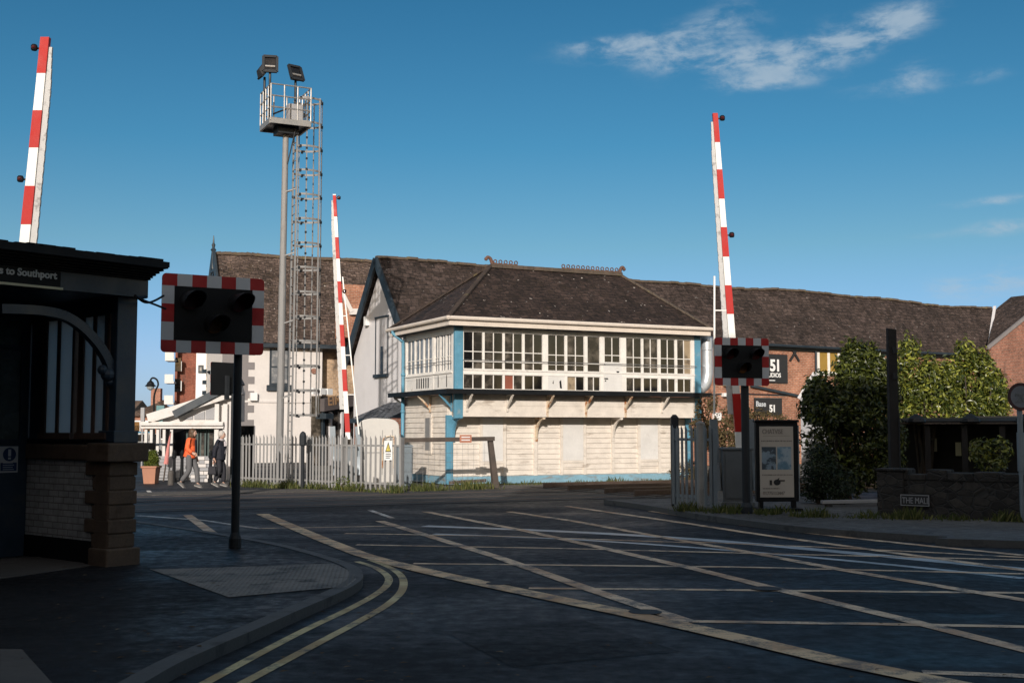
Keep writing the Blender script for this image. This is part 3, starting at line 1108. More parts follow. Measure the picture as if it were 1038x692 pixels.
# boarded hatch on the left end
ya, yb = SB.hit_x(437, 440, 0)[0], SB.hit_x(430, 440, 0)[0]
zh0, zh1 = SB.hit_x(433, 460, 0)[1], SB.hit_x(433, 420, 0)[1]
f = MB(); f.box(-.0, .06, ya, yb, zh0, zh1); f = f.build('boarded_window', M['cream'], sbox)
g = MB(); g.box(-.01, .06, ya + .1, yb - .1, zh0 + .12, zh1 - .1); g.build('board', M['galv_dull'], f)

# walkway round the upper storey
WP = .42
mb = MB()
mb.box(-WP, L_ + .12, -WP, .015, Z_WALK0, Z_WALK1 - .01)
mb.box(-WP, .015, .015, D_ + .25, Z_WALK0, Z_WALK1 - .01)
mb.build('walkway', M['walkway'], sbox)
mb = MB()
mb.box(-WP - .02, L_ + .14, -WP - .025, -WP - .001, Z_WALK0 - .01, Z_WALK1 + .01)
mb.box(-WP - .025, -WP - .001, -WP, D_ + .27, Z_WALK0 - .01, Z_WALK1 + .01)
mb.build('walkway_edge', M['black_paint'], sbox)

# upper front glazing
def bays():
    b = [(470.1, 489.3), (491.3, 509.8), (511.8, 529.7), (532, 550.2), (555.6, 572.9), (575.3, 592.5), (595.7, 608.5), (613, 629), (635, 650.6), (652.7, 667.4), (669.9, 684.7), (687, 700.9)]
    return [(pu(a), pu(c)) for a, c in b]


BAYS = bays()
zr = (Z_TRN + Z_SILL) / 2
mb = MB()                                                       # main white frame, rails and posts
fx0, fx1 = w_up - .015, L_ - .225
mb.box(fx0, fx1, .0, .09, Z_HEAD, Z_TOP)
mb.box(fx0, fx1, -.005, .09, Z_TRN + .006, Z_SILL - .006)
mb.box(fx0, fx1, -.03, .0, Z_SILL - .05, Z_SILL - .008)
mb.box(fx0, fx1, -.005, .09, Z_WALK1, Z_LOW)
edges = [fx0] + [x for b in BAYS for x in b] + [fx1]
for i in range(0, len(edges), 2):
    a, c = edges[i], edges[i + 1]
    if c - a > .004:
        pr = -.008 if c - a > .09 else .004
        mb.box(a, c, pr, .09, Z_LOW + .003, Z_TRN + .003)
        mb.box(a, c, pr, .09, Z_SILL - .003, Z_HEAD + .003)
mb.build('window_wall_frame', M['white_wood'], sbox)


def sash(x0, x1, z0, z1, nx, nz, glass, splits=None, fr=.008):
    """one glazed window: frame with bars, glass behind as its own piece"""
    m = MB()
    e = .003
    m.box(x0 + e, x0 + fr, .022, .06, z0 + e, z1 - e); m.box(x1 - fr, x1 - e, .022, .06, z0 + e, z1 - e)
    m.box(x0 + fr, x1 - fr, .022, .06, z0 + e, z0 + fr); m.box(x0 + fr, x1 - fr, .022, .06, z1 - fr, z1 - e)
    for k in range(1, nx):
        xx = x0 + (x1 - x0) * k / nx
        m.box(xx - .014, xx + .014, .026, .06, z0 + fr, z1 - fr)
    for s in (splits or [k / nz for k in range(1, nz)]):
        zz = z0 + (z1 - z0) * s
        m.box(x0 + fr, x1 - fr, .030, .06, zz - .012, zz + .012)
    o = m.build('window', M['white_wood'], sbox)
    if glass is not None:
        g = MB()
        if isinstance(glass, (list, tuple)):
            for k, gm in enumerate(glass):
                g.box(x0 + (x1 - x0) * k / nx + .002, x0 + (x1 - x0) * (k + 1) / nx - .002, .045, .055, z0 + .01, z1 - .01, k)
            g.build('pane', list(glass), o)
        else:
            g.box(x0 + .01, x1 - .01, .045, .055, z0 + .01, z1 - .01)
            g.build('pane', glass, o)
    return o


gd, gm_, gp = M['glass_dark'], M['glass_dim'], M['glass_pale']
for i, (x0, x1) in enumerate(BAYS):
    if i == 6:
        sash(x0, x1, Z_SILL, Z_HEAD, 1, 1, gm_, [.22])
    elif i == 7:                                                # half-glazed door
        zd = sz(366.5, 621) - .02
        dd = MB(); dd.box(x0 - .05, x1 + .05, -.012, .06, Z_WALK1 + .02, zd - .003)
        dd = dd.build('door', M['panel_white'], sbox)
        h = MB(); h.box(x0 - .02, x0 + .10, -.045, -.01, Z_TRN - .05, Z_TRN - .02); h.box(x0, x0 + .03, -.04, -.01, Z_TRN - .12, Z_TRN - .09); h.box(x1 - .15, x1 - .06, -.03, -.01, Z_SILL - .02, Z_SILL + .03)
        h.build('handle', M['dark_steel'], dd)
        sash(x0, x1, zd, Z_HEAD, 2, 2, gd, [.28])
    else:
        rg = random.Random(i * 7 + 3)
        g = [rg.choice((gd, gd, gm_)), rg.choice((gd, gd, gm_))] if i not in (8, 9, 11) else ([gm_, gd] if i == 8 else ([gm_, gm_] if i == 9 else [gm_, M['tanboard']]))
        sash(x0, x1, Z_SILL, Z_HEAD, 2, 3, g, [.20, .47] if i < 4 else [.17, .44])
    # lower lights
    if i == 4:
        m = MB(); m.box(x0, x1, .01, .06, Z_LOW, Z_TRN); m = m.build('board', M['panel_white'], sbox)
        q = MB(); xm = (x0 + x1) / 2
        q.poly([(xm + .12, .006, Z_LOW + .06), (xm + .19, .006, Z_LOW + .05), (xm + .16, .006, Z_LOW + .32), (xm + .10, .006, Z_LOW + .26)])
        q.poly([(xm - .14, .006, Z_LOW + .2), (xm - .10, .006, Z_LOW + .19), (xm - .11, .006, Z_LOW + .31)])
        q.build('broken_hole', M['black_paint'], m)
    elif i == 5:
        sash(x0, x1, Z_LOW, Z_TRN, 2, 1, [M['tanboard'], gd], fr=.008)
    elif i == 7:
        pass
    else:
        g = {0: [gm_, gm_], 1: [gp, gm_], 2: [M['redboard'], gm_]}.get(i, [gd, gd] if i % 2 else [gm_, gd])
        if i == 1: g = [gm_, gd]
        xx1 = x1 + (.12 if i == 6 else 0)
        sash(x0, x1, Z_LOW, Z_TRN, 2, 1, g, fr=.008)

# handrail in front of the windows with its stanchions
mb = MB()
zrl = sz(364.5)
mb.tube([(w_up, -.10, zrl), (L_ - .2, -.10, zrl)], .012, 6)
for i in (0, 2, 4, 7, 9, 11):
    mb.tube([(BAYS[i][0] - .02, -.10, zrl), (BAYS[i][0] - .02, .02, zrl)], .01, 5)
mb.build('handrail', M['galv'], sbox)
mb = MB()
zsl = SB.hit_x(440, 368, 0)[1]
mb.tube([(-.09, .15, zsl), (-.09, D_ - .1, zsl)], .011, 6)
for y in (.3, 1.6, 2.9):
    mb.tube([(-.09, y, zsl), (.02, y, zsl)], .01, 5)
mb.build('handrail', M['galv'], sbox)

# left end: two three-light windows over boarding with vent slots
yh = lambda u: SB.hit_x(u, 365, 0)[0]
ysplit = yh(439)
mb = MB()
zt, zs_, zl = Z_HEAD, Z_SILL - .08, Z_WALK1
mb.box(-.0, .08, .1, D_ - .16, zt, Z_TOP)
mb.box(-.004, .08, .1, D_ - .16, zs_ - .16, zs_)
mb.box(-.04, -.0, .2, D_ - .16, zs_ - .05, zs_ - .012)
for yy in (.15, ysplit, D_ - .16):
    mb.box(-.01, .08, yy - .07, yy + .07, zl, zt + .01)
mb.box(.0, .08, .1, D_ - .16, zl, zs_ - .165)
mb.build('end_wall_frame', M['white_wood'], sbox)
for (a, b) in ((.27, ysplit - .07), (ysplit + .07, D_ - .23)):
    n = 3
    for k in range(n):
        y0, y1 = a + (b - a) * k / n, a + (b - a) * (k + 1) / n
        m = MB()
        m.box(.005, .06, y0 + .004, y0 + .05, zs_, zt); m.box(.005, .06, y1 - .05, y1 - .004, zs_, zt)
        m.box(.005, .06, y0 + .05, y1 - .05, zs_ + .002, zs_ + .05); m.box(.005, .06, y0 + .05, y1 - .05, zt - .05, zt - .002)
        m.box(.015, .06, (y0 + y1) / 2 - .014, (y0 + y1) / 2 + .014, zs_ + .05, zt - .05)
        m.box(.018, .06, y0 + .05, y1 - .05, zs_ + .45, zs_ + .474)
        o = m.build('window', M['white_wood'], sbox)
        g = MB(); g.box(.04, .05, y0 + .02, y1 - .02, zs_ + .01, zt - .01); g.build('pane', M['glass_pale'], o)  # pale pane colour stands in for reflected sky
mb = MB()
zz0, zz1 = zl + .12, zl + .44
for k in range(6):
    y = ysplit + .35 + k * .19
    mb.box(-.006, .02, y, y + .075, zz0, zz1)
for y in (.62, ysplit - .45):
    mb.box(-.006, .02, y, y + .05, zz0 - .02, zz1 + .02)
mb.build('vent_slots', M['black_paint'], sbox)

# brackets under the walkway
def bracket(x, y, m, ax='y', s=.40, dz=.40, nm='walkway_bracket', z=Z_WALK0, w=.05):
    b = MB()
    if ax == 'y':
        b.bar((x, y - .02, z - dz), (x, y - s, z - .015), w, .06, (0, 1, 0))
        b.box(x - w / 2, x + w / 2, y - s - .01, y, z - .05, z - .003)
        b.box(x - w / 2 - .004, x + w / 2 + .004, y - .035, y + .01, z - dz - .12, z - .055)
    else:
        b.bar((x - .02, y, z - dz), (x - s, y, z - .015), w, .06, (1, 0, 0))
        b.box(x - s - .01, x, y - w / 2, y + w / 2, z - .05, z - .003)
        b.box(x - .035, x + .01, y - w / 2 - .004, y + w / 2 + .004, z - dz - .12, z - .055)
    return b.build(nm, m, sbox)


for i, u in enumerate((473, 514, 555, 594, 634, 671)):
    bracket(SB.hit_y(u, 405, 0)[0], .0, M['rustpaint'] if i in (2, 3, 4) else M['cream'])
for u in (436, 458):
    bracket(0.0, SB.hit_x(u, 405, 0)[0], M['blue'] if u == 458 else M['rustpaint'], 'x')
bracket(0.03, D_ - .1, M['galv'], 'x', .40, .3)
# deeper curved brackets carrying the overhang
for u, mm in ((456, M['blue']), (543, M['rustpaint']), (621, M['cream'])):
    x = SB.hit_y(u, 440, REC)[0] + (.10 if u == 456 else 0)
    b = MB()
    pts = []
    for k in range(9):
        a = k / 8 * math.pi / 2
        pts.append((x, REC - .03 - (REC - .08) * (1 - math.cos(a)) , Z_FB - .62 + .58 * math.sin(a)))
    for p, q in zip(pts[:-1], pts[1:]):
        b.bar(p, q, .06, .07, (0, 1, .2))
    b.box(x - .05, x + .05, REC - .04, REC + .02, Z_FB - .75, Z_FB - .02)
    b.box(x - .045, x + .045, .03, REC - .04, Z_FB - .07, Z_FB - .005)
    b.build('overhang_bracket', mm, sbox)
# rust runs: iron straps on the fascia band above the brackets
for u in (555, 594, 634):
    x = SB.hit_y(u, 412, 0)[0]
    b = MB(); b.box(x - .035, x + .035, -.012, .02, Z_FB + .0, Z_WALK0 - .16); b.build('iron_strap', M['rustpaint'], sbox)

# eaves: black soffit board, gutter
OV = .36
EX0, EX1, EY0, EY1 = -OV, L_ + .18, -OV, D_ + OV
Z_EB, Z_ET = Z_TOP + .02, Z_TOP + .24
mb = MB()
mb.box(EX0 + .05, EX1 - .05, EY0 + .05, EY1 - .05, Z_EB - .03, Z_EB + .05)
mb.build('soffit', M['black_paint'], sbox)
mb = MB()
mb.box(EX0, EX1, EY0, EY0 + .04, Z_EB - .04, Z_EB + .12); mb.box(EX0, EX0 + .04, EY0 + .042, EY1, Z_EB - .04, Z_EB + .12)
mb.box(EX1 - .04, EX1, EY0 + .042, EY1, Z_EB - .04, Z_EB + .12); mb.box(EX0 + .042, EX1 - .042, EY1 - .04, EY1, Z_EB - .04, Z_EB + .12)
mb.build('fascia_board', M['gutter'], sbox)
mb = MB()
for (p, q) in (((EX0 - .10, EY0 - .06, Z_ET - .05), (EX1 + .02, EY0 - .06, Z_ET - .05)), ((EX0 - .06, EY0 - .10, Z_ET - .05), (EX0 - .06, EY1 + .1, Z_ET - .05))):
    mb.tube([p, q], .062, 8)
mb.build('gutter', M['gutter'], sbox)

# hipped roof
RX0 = SB.hit_y(497, 272, D_ / 2)[0]
RX1 = SB.hit_y(629, 279, D_ / 2)[0]
RZ = SB.hit_y(497, 270.5, D_ / 2)[1]
RY = D_ / 2
e0 = Z_ET - .06
x0, x1, y0, y1 = EX0 - .05, EX1 + .05, EY0 - .05, EY1 + .05
A, B, C_, D4 = (x0, y0, e0), (x1, y0, e0), (x1, y1, e0), (x0, y1, e0)
P, Q = (RX0, RY, RZ), (RX1, RY, RZ)


def ridge_wave(x):
    return .075 * math.sin(x * .31) + .045 * math.sin(x * .83 + 1)


def grid_face(mb, a, b, c, d, nu, nv, amp, seed, wave=False):
    """a roof slope as a slightly uneven sheet (a-b eave, d-c ridge)"""
    r = random.Random(seed)
    a, b, c, d = map(Vector, (a, b, c, d))
    nrm = (b - a).cross(d - a).normalized()
    V = []
    for j in range(nv + 1):
        for i in range(nu + 1):
            s, t = i / nu, j / nv
            p = (a * (1 - s) + b * s) * (1 - t) + (d * (1 - s) + c * s) * t
            edge = 0 if (i in (0, nu) or j == nv) else 1
            V.append(p + nrm * (edge * r.uniform(-amp, amp)) + Vector((0, 0, ridge_wave(p.x) * t if wave else 0)))
    F = []
    for j in range(nv):
        for i in range(nu):
            k = j * (nu + 1) + i
            F.append((k, k + 1, k + nu + 2, k + nu + 1))
    mb._add(V, F)


mb = MB()
grid_face(mb, A, B, Q, P, 24, 10, .014, 1)
grid_face(mb, D4, A, P, P, 10, 10, .014, 2)
grid_face(mb, B, C_, Q, Q, 10, 10, .014, 3)
grid_face(mb, C_, D4, P, Q, 24, 10, .014, 4)
mb.poly([A, D4, C_, B])
roof = mb.build('roof', M['slate_box'], sbox)
for hi_, (p, q) in enumerate(((A, P), (B, Q), (D4, P), (C_, Q))):
    mb = MB()
    p, q = Vector(p), Vector(q)
    n = int((q - p).length / .34)
    for k in range(n):
        a = p + (q - p) * (k / n); b = p + (q - p) * ((k + 1.06) / n)
        mb.bar(a + Vector((0, 0, .02)), b + Vector((0, 0, .035)), .15, .06)
    mb.build('hip_tiles', M['ridge'] if hi_ == 1 else M['hip'], roof)
mb = MB()
n = int((RX1 - RX0) / .36)
for k in range(n):
    xa = RX0 + (RX1 - RX0) * k / n; xb = RX0 + (RX1 - RX0) * (k + 1.04) / n
    mb.bar((xa, RY, RZ + .03), (xb, RY, RZ + .035), .22, .12)
mb.build('ridge_tiles', M['ridge'], roof)
# ornamental pierced cresting at both ends of the ridge, with horn finials
mb = MB()
ru = lambda u: SB.hit_y(u, 274, RY)[0]
def ring(c, r, t):
    mb.tube([(c[0] + r * math.cos(2 * math.pi * k / 12), c[1], c[2] + r * math.sin(2 * math.pi * k / 12)) for k in range(12)], t, 6, closed=True)
for (ua, ub, n) in ((502, 523, 5), (571, 625, 12)):
    mb = MB()
    xa, xb = ru(ua), ru(ub)
    mb.box(xa - .05, xb + .05, RY - .03, RY + .03, RZ + .06, RZ + .13)
    for k in range(n):
        x = xa + (xb - xa) * k / (n - 1)
        ring((x, RY, RZ + .185), .055, .018)
    mb.build('ridge_cresting', M['terracotta'], roof)
for xx, s in ((RX0, 1), (RX1, -1)):
    mb = MB()
    pts = [(xx + .10 * s, RY, RZ + .0), (xx + .05 * s, RY, RZ + .16), (xx + .0 * s, RY, RZ + .27), (xx - .09 * s, RY, RZ + .31), (xx - .15 * s, RY, RZ + .25)]
    if s < 0:
        pts = [(xx - .05, RY, RZ), (xx - .02, RY, RZ + .14), (xx + .02, RY, RZ + .25), (xx + .10, RY, RZ + .28), (xx + .14, RY, RZ + .22)]
    mb.tube(smooth_line(pts, 3), .062, 8, .052)
    mb.ball(pts[-1], .062, 8)
    mb.build('finial', M['terracotta'], roof)

# blue downpipe at the back left corner with swan neck
mb = MB()
yd, _ = SB.hit_x(409.5, 400, -.06)
gx = EX0 - .06
mb.tube(smooth_line([(gx, yd + .1, Z_ET - .1), (gx + .02, yd + .1, Z_ET - .2), (-.16, yd, Z_ET - .42), (-.10, yd, Z_ET - .62), (-.10, yd, Z_WALK1 + .02)], 4), .055, 8)
mb.tube([(-.10, yd, Z_WALK1), (-.10, yd, .05)], .06, 8)
for z in (.8, 2.2, 3.4):
    mb.lathe([(.075, 0), (.075, .08)], (-.10, yd, z), 10)
mb.build('downpipe', M['blue'], sbox, smooth=True)
# silver flue duct on the right end
mb = MB()
xd = SB.hit_y(716, 380, .25)[0]
zt_, zb_ = sz(344, 712), sz(398, 712)
pts = [(xd, .2, zt_ + .12), (xd, .2, (zt_ + zb_) / 2), (xd - .01, .2, zb_ + .55), (xd - .10, .2, zb_ + .28), (xd - .32, .2, zb_ + .12)]
mb.tube(smooth_line(pts, 5), .19, 16)
mb.lathe([(.198, 0), (.198, .05)], (xd, .2, zt_ - .35), 16)
mb.box(xd - .2, xd - .1, .1, .3, (zt_ + zb_) / 2, (zt_ + zb_) / 2 + .03)
mb.build('flue_duct', M['duct'], sbox, smooth=True)

# ================================================================== STATION BUILDING (near left)
ST = Frame(G(136, 571, KZ), 50.0)
ST.o.z = 0; ST.M = Matrix.Translation(ST.o) @ Matrix.Rotation(ST.rot, 4, 'Z'); ST.I = ST.M.inverted()
stn = thing('station_building', 'dark navy station building with sandstone corner pier, glazed brick panel and heavy cornice', 'station building', ST)
PX = -.34
sx = lambda u, v, x0=PX: ST.hit_x(u, v, x0)
ypan0 = sx(104, 500)[0]; ypan1 = sx(29, 500)[0]
zcap1 = sx(105, 447)[1]; zcap0 = sx(105, 468)[1]; zpl = sx(70, 546)[1]
ztop = 3.30
# pier of alternating blocks, plinth and cap
mb = MB()
mb.box(PX - .05, .05, -.05, .34, 0, .28)
mb.build('plinth', M['quoin'], stn, .02)
mb = MB()
nq = 6
hq = (zcap0 - .28) / nq
for k in range(nq):
    d = .012 if k % 2 else 0
    lng = .50 if k % 2 else .36
    mb.box(PX - d, 0 + d, -d, lng, .28 + k * hq + .006, .28 + (k + 1) * hq - .006)
mb.build('quoin', M['quoin'], stn, .012)
mb = MB(); mb.box(PX - .01, -.01, .01, .3, .2, zcap0)
mb.box(PX - .09, .10, -.10, .36, zcap0 + .002, zcap1 - .02); mb.box(PX - .06, .22, -.06, .3, zcap1 - .10, zcap1 - .02)
mb.box(PX - .03, -.002, .362, 5.0, zcap0 + .01, zcap1 - .04)
mb.build('sill_course', M['quoin'], stn, .02)
# glazed brick panel on the return wall
mb = MB(); mb.box(PX + .02, -.04, .40, 5.0, zpl, zcap0 + .006); mb.build('glazed_brick_panel', M['glazed'], stn)
mb = MB(); mb.box(PX + .006, -.02, .36, 5.0, 0, zpl - .002); mb.build('base_course', M['black_paint'], stn)
# post above the pier
mb = MB(); mb.box(-.29, -.03, -.0, .27, zcap1 - .02, ztop); mb.box(-.32, 0, -.03, .30, zcap1 - .019, zcap1 + .12); mb.build('corner_post', M['navy'], stn, .01)
# windows on the return wall: brown frames, frosted panes in pairs
zw0, zw1 = sx(70, 441)[1], 2.95
mb = MB(); mb.box(PX + .14, -.04, .28, 5.0, zw1, ztop); mb.box(PX + .14, -.04, .28, 5.0, zcap1 - .04, zw0 - .04)
mb.box(PX + .05, -.04, sx(37.5, 420)[0], ypan1 + .12, zw0 - .04, zw1)
mb.build('wall', M['navy'], stn)
for (ua, ub) in ((106.5, 75), (71, 38)):
    ya, yb = sx(ua, 420)[0], sx(ub, 420)[0]
    m = MB()
    t = .05
    m.box(PX + .035, PX + .10, ya, ya + t, zw0, zw1); m.box(PX + .035, PX + .10, yb - t * 2.2, yb, zw0, zw1)
    ym = (ya + yb) / 2
    m.box(PX + .038, PX + .10, ym - .03, ym + .03, zw0 + .03, zw1)
    m.box(PX + .0, PX + .14, ya + .004, yb - .004, zw0 - .045, zw0 + .03)
    o = m.build('window', M['brown_frame'], stn)
    g = MB(); g.box(PX + .055, PX + .065, ya + .01, yb - .01, zw0 + .01, zw1 - .01); g.build('pane', M['glass_frost'], o)
# recess back wall with glazed door
yb_ = ypan1 + .10
mb = MB()
mb.box(-7.0, PX + .02, yb_, yb_ + .2, 0, ztop); mb.build('recess_wall', M['navy'], stn)
xd0, zd1 = ST.hit_y(21, 327, yb_); zd0 = ST.hit_y(10, 445, yb_)[1]; zdm = ST.hit_y(10, 352, yb_)[1]
m = MB()
for (za, zb) in ((KZ, zd0), (zdm - .03, zdm + .03), (zd1, zd1 + .2)):
    m.box(xd0 - .95, xd0 + .10, yb_ - .05, yb_ + .0 - .002, za, zb)
m.box(xd0 - .0, xd0 + .10, yb_ - .048, yb_ - .002, KZ, zd1 + .19); m.box(xd0 - .95, xd0 - .85, yb_ - .048, yb_ - .002, KZ, zd1 + .19)
dd = m.build('door', M['navy'], stn)
for (za, zb) in ((zd0, zdm - .03), (zdm + .03, zd1)):
    g = MB(); g.box(xd0 - .85, xd0, yb_ - .03, yb_ - .02, za + .002, zb - .002); g.build('pane', M['glass_murk'], dd)
# body, ceiling of the recess, roof and cornice
mb = MB(); mb.box(-9, -.06, yb_ + .25, 6.5, 0, ztop - .02); mb.build('building_body', M['navy'], stn)
XE = ST.hit_y(150, 300, -.12)[0]
zf0 = ST.hit_y(150, 302, -.12)[1]; zf1 = ST.hit_y(150, 284.5, -.12)[1]
XT, zt1 = ST.hit_y(168, 266, -.45)
mb = MB()
mb.box(-9, XE, -.12, 6.8, zf0, zf1)
mb.build('fascia', M['navy'], stn)
mb = MB()
steps = 6
for k in range(steps):
    t0, t1 = k / steps, (k + 1) / steps
    d = .03 + (.36) * (t1 ** 1.5)
    ex = (XT - XE) * (t1 ** 1.5)
    mb.box(-9, XE + ex, -.12 - d, 6.8 + d, zf1 + .001 + (zt1 - zf1 - .06) * t0, zf1 + (zt1 - zf1 - .06) * t1)
mb.build('cornice', M['black_paint'], stn, .006)
mb = MB()
mb.box(-9, XT + .02, -.50, 7.2, zt1 - .06, zt1)
mb.build('roof', M['black_paint'], stn)
mb = MB(); r = random.Random(3)
for k in range(26):
    x = -3.5 + k * (XT + 3.4) / 26
    mb.box(x, x + r.uniform(.08, .22), -.49, -.3, zt1, zt1 + r.uniform(.008, .03))
mb.build('roof_edge', M['black_paint'], stn)
# curved bracket from post to soffit
br = [ST.hit_y(u, v, .10) for u, v in ((112, 384), (111, 372), (107, 362), (101, 352), (93, 342), (83, 332), (72, 324), (60, 318.5), (42, 315), (20, 313.5), (0, 313))]
mb = MB()
P3 = smooth_line([(x, .10, z) for x, z in br], 3)
for p, q in zip(P3[:-1], P3[1:]):
    mb.bar(p, q, .10, .10, (0, 0, 1) if abs((q - p).normalized().z) < .9 else (1, 0, 0))
x0_, z0_ = br[0]
mb.ball((x0_ - .03, .10, z0_ + .05), .085, 8); mb.ball((x0_ - .10, .10, z0_ + .10), .06, 8); mb.ball((x0_, .10, z0_ - .04), .055, 8)
mb.build('arched_bracket', M['navy'], stn)

# sign on the fascia
xs1, zs0 = ST.hit_y(57, 288, -.16)
sg = thing('platform_sign', 'dark platform sign reading Trains to Southport above the station entrance', 'sign', loc=ST.w(xs1, -.125, 0), rz=ST.rot)
zb1 = ST.hit_y(40, 264, -.16)[1]
sz0 = ST.hit_y(30, 284, -.16)[1] - .02
mb = MB(); mb.box(-2.6, .05, -.035, -.002, sz0 - .06, zf1 - .01); mb.build('sign_board', M['black_paint'], sg)
t = text_mb('Trains to Southport', .108, .0035, 1.0, 'RIGHT')
mb = MB(Matrix.Translation((0, -.040, sz0 + .062))); mb.merge(t); mb.build('lettering', M['letter_white'], sg)
mb = MB(); mb.box(-2.6, .06, -.075, -.036, sz0 - .055, sz0 - .03); mb.build('light_strip', M['notice'], sg)
# mandatory notice beside the door
xn0, zn0 = ST.hit_y(0, 479, yb_ - .06); xn1, zn1 = ST.hit_y(18.5, 452, yb_ - .06)
nt_ = thing('safety_notice', 'small white notice with a blue circle and exclamation mark on the dark station door', 'sign', loc=ST.w(0, 0, 0), rz=ST.rot)
mb = MB(); mb.box(xn0 - .02, xn1, yb_ - .062, yb_ - .051, zn0, zn1); mb.build('board', M['sign_white'], nt_)
cx_, cz_, rr = xn0 + (xn1 - xn0) * .50, zn0 + (zn1 - zn0) * .69, (zn1 - zn0) * .26
mb = MB()
n = 24
mb.slab([(cx_ + rr * math.cos(2 * math.pi * k / n), yb_ - .063, cz_ + rr * math.sin(2 * math.pi * k / n)) for k in range(n)], (0, -.002, 0))
mb.box(xn0 + .0, xn1 - .015, yb_ - .065, yb_ - .0625, zn0 + .02, zn0 + (zn1 - zn0) * .38)
mb.build('blue_symbol', M['sign_blue'], nt_)
mb = MB()
mb.box(cx_ - .018, cx_ + .018, yb_ - .068, yb_ - .0655, cz_ - rr * .25, cz_ + rr * .75); mb.box(cx_ - .018, cx_ + .018, yb_ - .068, yb_ - .0655, cz_ - rr * .72, cz_ - rr * .42)
for k in range(4):
    zz = zn0 + .035 + k * (zn1 - zn0) * .082
    mb.box(xn0 + .03, xn1 - .05 - .015 * (k % 2), yb_ - .068, yb_ - .0655, zz, zz + .008)
mb.build('lettering', M['letter_pale'], nt_)

# ================================================================== LEVEL CROSSING LIGHT SIGNALS
def wigwag(label, loc, yaw, W, H, zc, post_r, hood=.22, lean=0.0, name='crossing_signal', base=0.0, plain=False):
    t = thing(name, label, 'crossing signal', loc=(loc[0], loc[1], base), rz=yaw, group='flashing light signals at the crossing')
    zc = zc - base
    px_ = -.18 if plain else 0
    m = MB(Matrix.Translation((px_, 0, 0))); m.tube([(0, .10, 0), (0, .10, zc + H * (-.45 if plain else .3))], post_r, 14); m.lathe([(post_r * 1.5, 0), (post_r * 1.5, .12), (post_r, .2)], (0, .10, 0), 14)
    m.build('post', M['dark_steel'], t)
    m = MB(); m.box(-.05, .05, -.02, .10, zc - (.62 if plain else .1), zc + .1); m.build('mounting_bracket', M['dark_steel'], t)
    bw = H * .155

    def rrect(w, h, r, y, n=5):
        pts = []
        for (sx_, sz_, a0) in ((1, 1, 0), (-1, 1, 90), (-1, -1, 180), (1, -1, 270)):
            for k in range(n + 1):
                a = R(a0 + 90 * k / n)
                pts.append((sx_ * (w / 2 - r) + r * math.cos(a), y, zc + sz_ * (h / 2 - r) + r * math.sin(a)))
        return pts
    m = MB(); m.slab(rrect(W * .998, H * .998, .055, -.022), (0, .02, 0)); m.build('backboard', M['black_paint'], t)
    # chequered border: 7 cells across, 5 up
    m = MB()
    cw = W / 7
    ch = H / 5
    x0, z0 = -W / 2, zc - H / 2
    y0, y1 = -.030, -.0225
    for i in range(7):
        c = 0 if i % 2 == 0 else 1
        for zz in (z0, z0 + H - bw):
            if i in (0, 6):
                s = -1 if i == 0 else 1
                v = -1 if zz == z0 else 1
                r = .05
                xc, zc2 = s * (W / 2 - r), zc + v * (H / 2 - r)
                xi = s * (W / 2 - cw)
                zi = zc + v * (H / 2 - bw)
                arc = [(xc + s * r * math.cos(R(a)), y0, zc2 + v * r * math.sin(R(a))) for a in (0, 22, 45, 67, 90)]
                pts = [(xi, y0, zi), (s * W / 2, y0, zi)] + arc + [(xi, y0, zc + v * H / 2)]
                if s * v < 0: pts = pts[::-1]
                m.slab(pts, (0, y1 - y0, 0), c)
            else:
                m.box(x0 + i * cw, x0 + (i + 1) * cw, y0, y1, zz, zz + bw, c)
    hh = (H - 2 * bw) / 3
    for k in range(3):
        c = 1 if k % 2 == 0 else 0
        for xx in (x0, x0 + W - bw):
            m.box(xx, xx + bw, y0, y1, z0 + bw + k * hh, z0 + bw + (k + 1) * hh, c)
    m.build('chequered_border', [M['sign_red'], M['sign_white']], t)
    m = MB(); m.box(-W / 2 + bw + .004, W / 2 - bw - .004, -.034, -.0235, z0 + bw + .004, z0 + H - bw - .004); m.build('black_face', M['black_paint'], t)
    # three hooded lamps
    lr = H * .125
    for (lx, lz, mm) in ((-W * .235, H * .16, M['lens']), (W * .235, H * .16, M['lens']), (0, -H * .13, M['amber'])):
        cc = (lx, -.036, zc + lz)
        m = MB()
        n = 18
        prof = []
        V, F = [], []
        Ln = hood
        for k in range(n + 1):                                   # a hood open underneath, longer at the top
            a = R(-35 + 250 * k / n)
            ln = Ln * (.35 + .65 * max(0, min(1, (math.sin(a) + .55) / 1.2)))
            for rr_, yy in ((lr, 0), (lr, -ln), (lr * .93, -ln), (lr * .93, 0)):
                V.append((cc[0] + rr_ * math.cos(a), cc[1] + yy, cc[2] + rr_ * math.sin(a) + (-.05 * ln if yy else 0)))
        for k in range(n):
            for q in range(3):
                F.append((k * 4 + q, k * 4 + q + 1, (k + 1) * 4 + q + 1, (k + 1) * 4 + q))
        m._add(V, F)
        o = m.build('lamp_hood', M['black_paint'], t)
        m = MB(); m.slab([(cc[0] + lr * .9 * math.cos(2 * math.pi * k / 20), cc[1], cc[2] + lr * .9 * math.sin(2 * math.pi * k / 20)) for k in range(20)], (0, -.012, 0))
        m.build('lens', mm, o)
    return t


# near left
_b = G(235.5, 556, KZ)
zt = at(217, 281, _b.y)[2]; zb = at(217, 359, _b.y)[2]
bc = at(217, 320, _b.y - .05)
wl = wigwag('tall crossing signal on the near pavement, standing beside the station corner', (bc.x + .0, _b.y - .1), R(30), 1.34, zt - zb, (zt + zb) / 2, .055, .42, base=KZ)
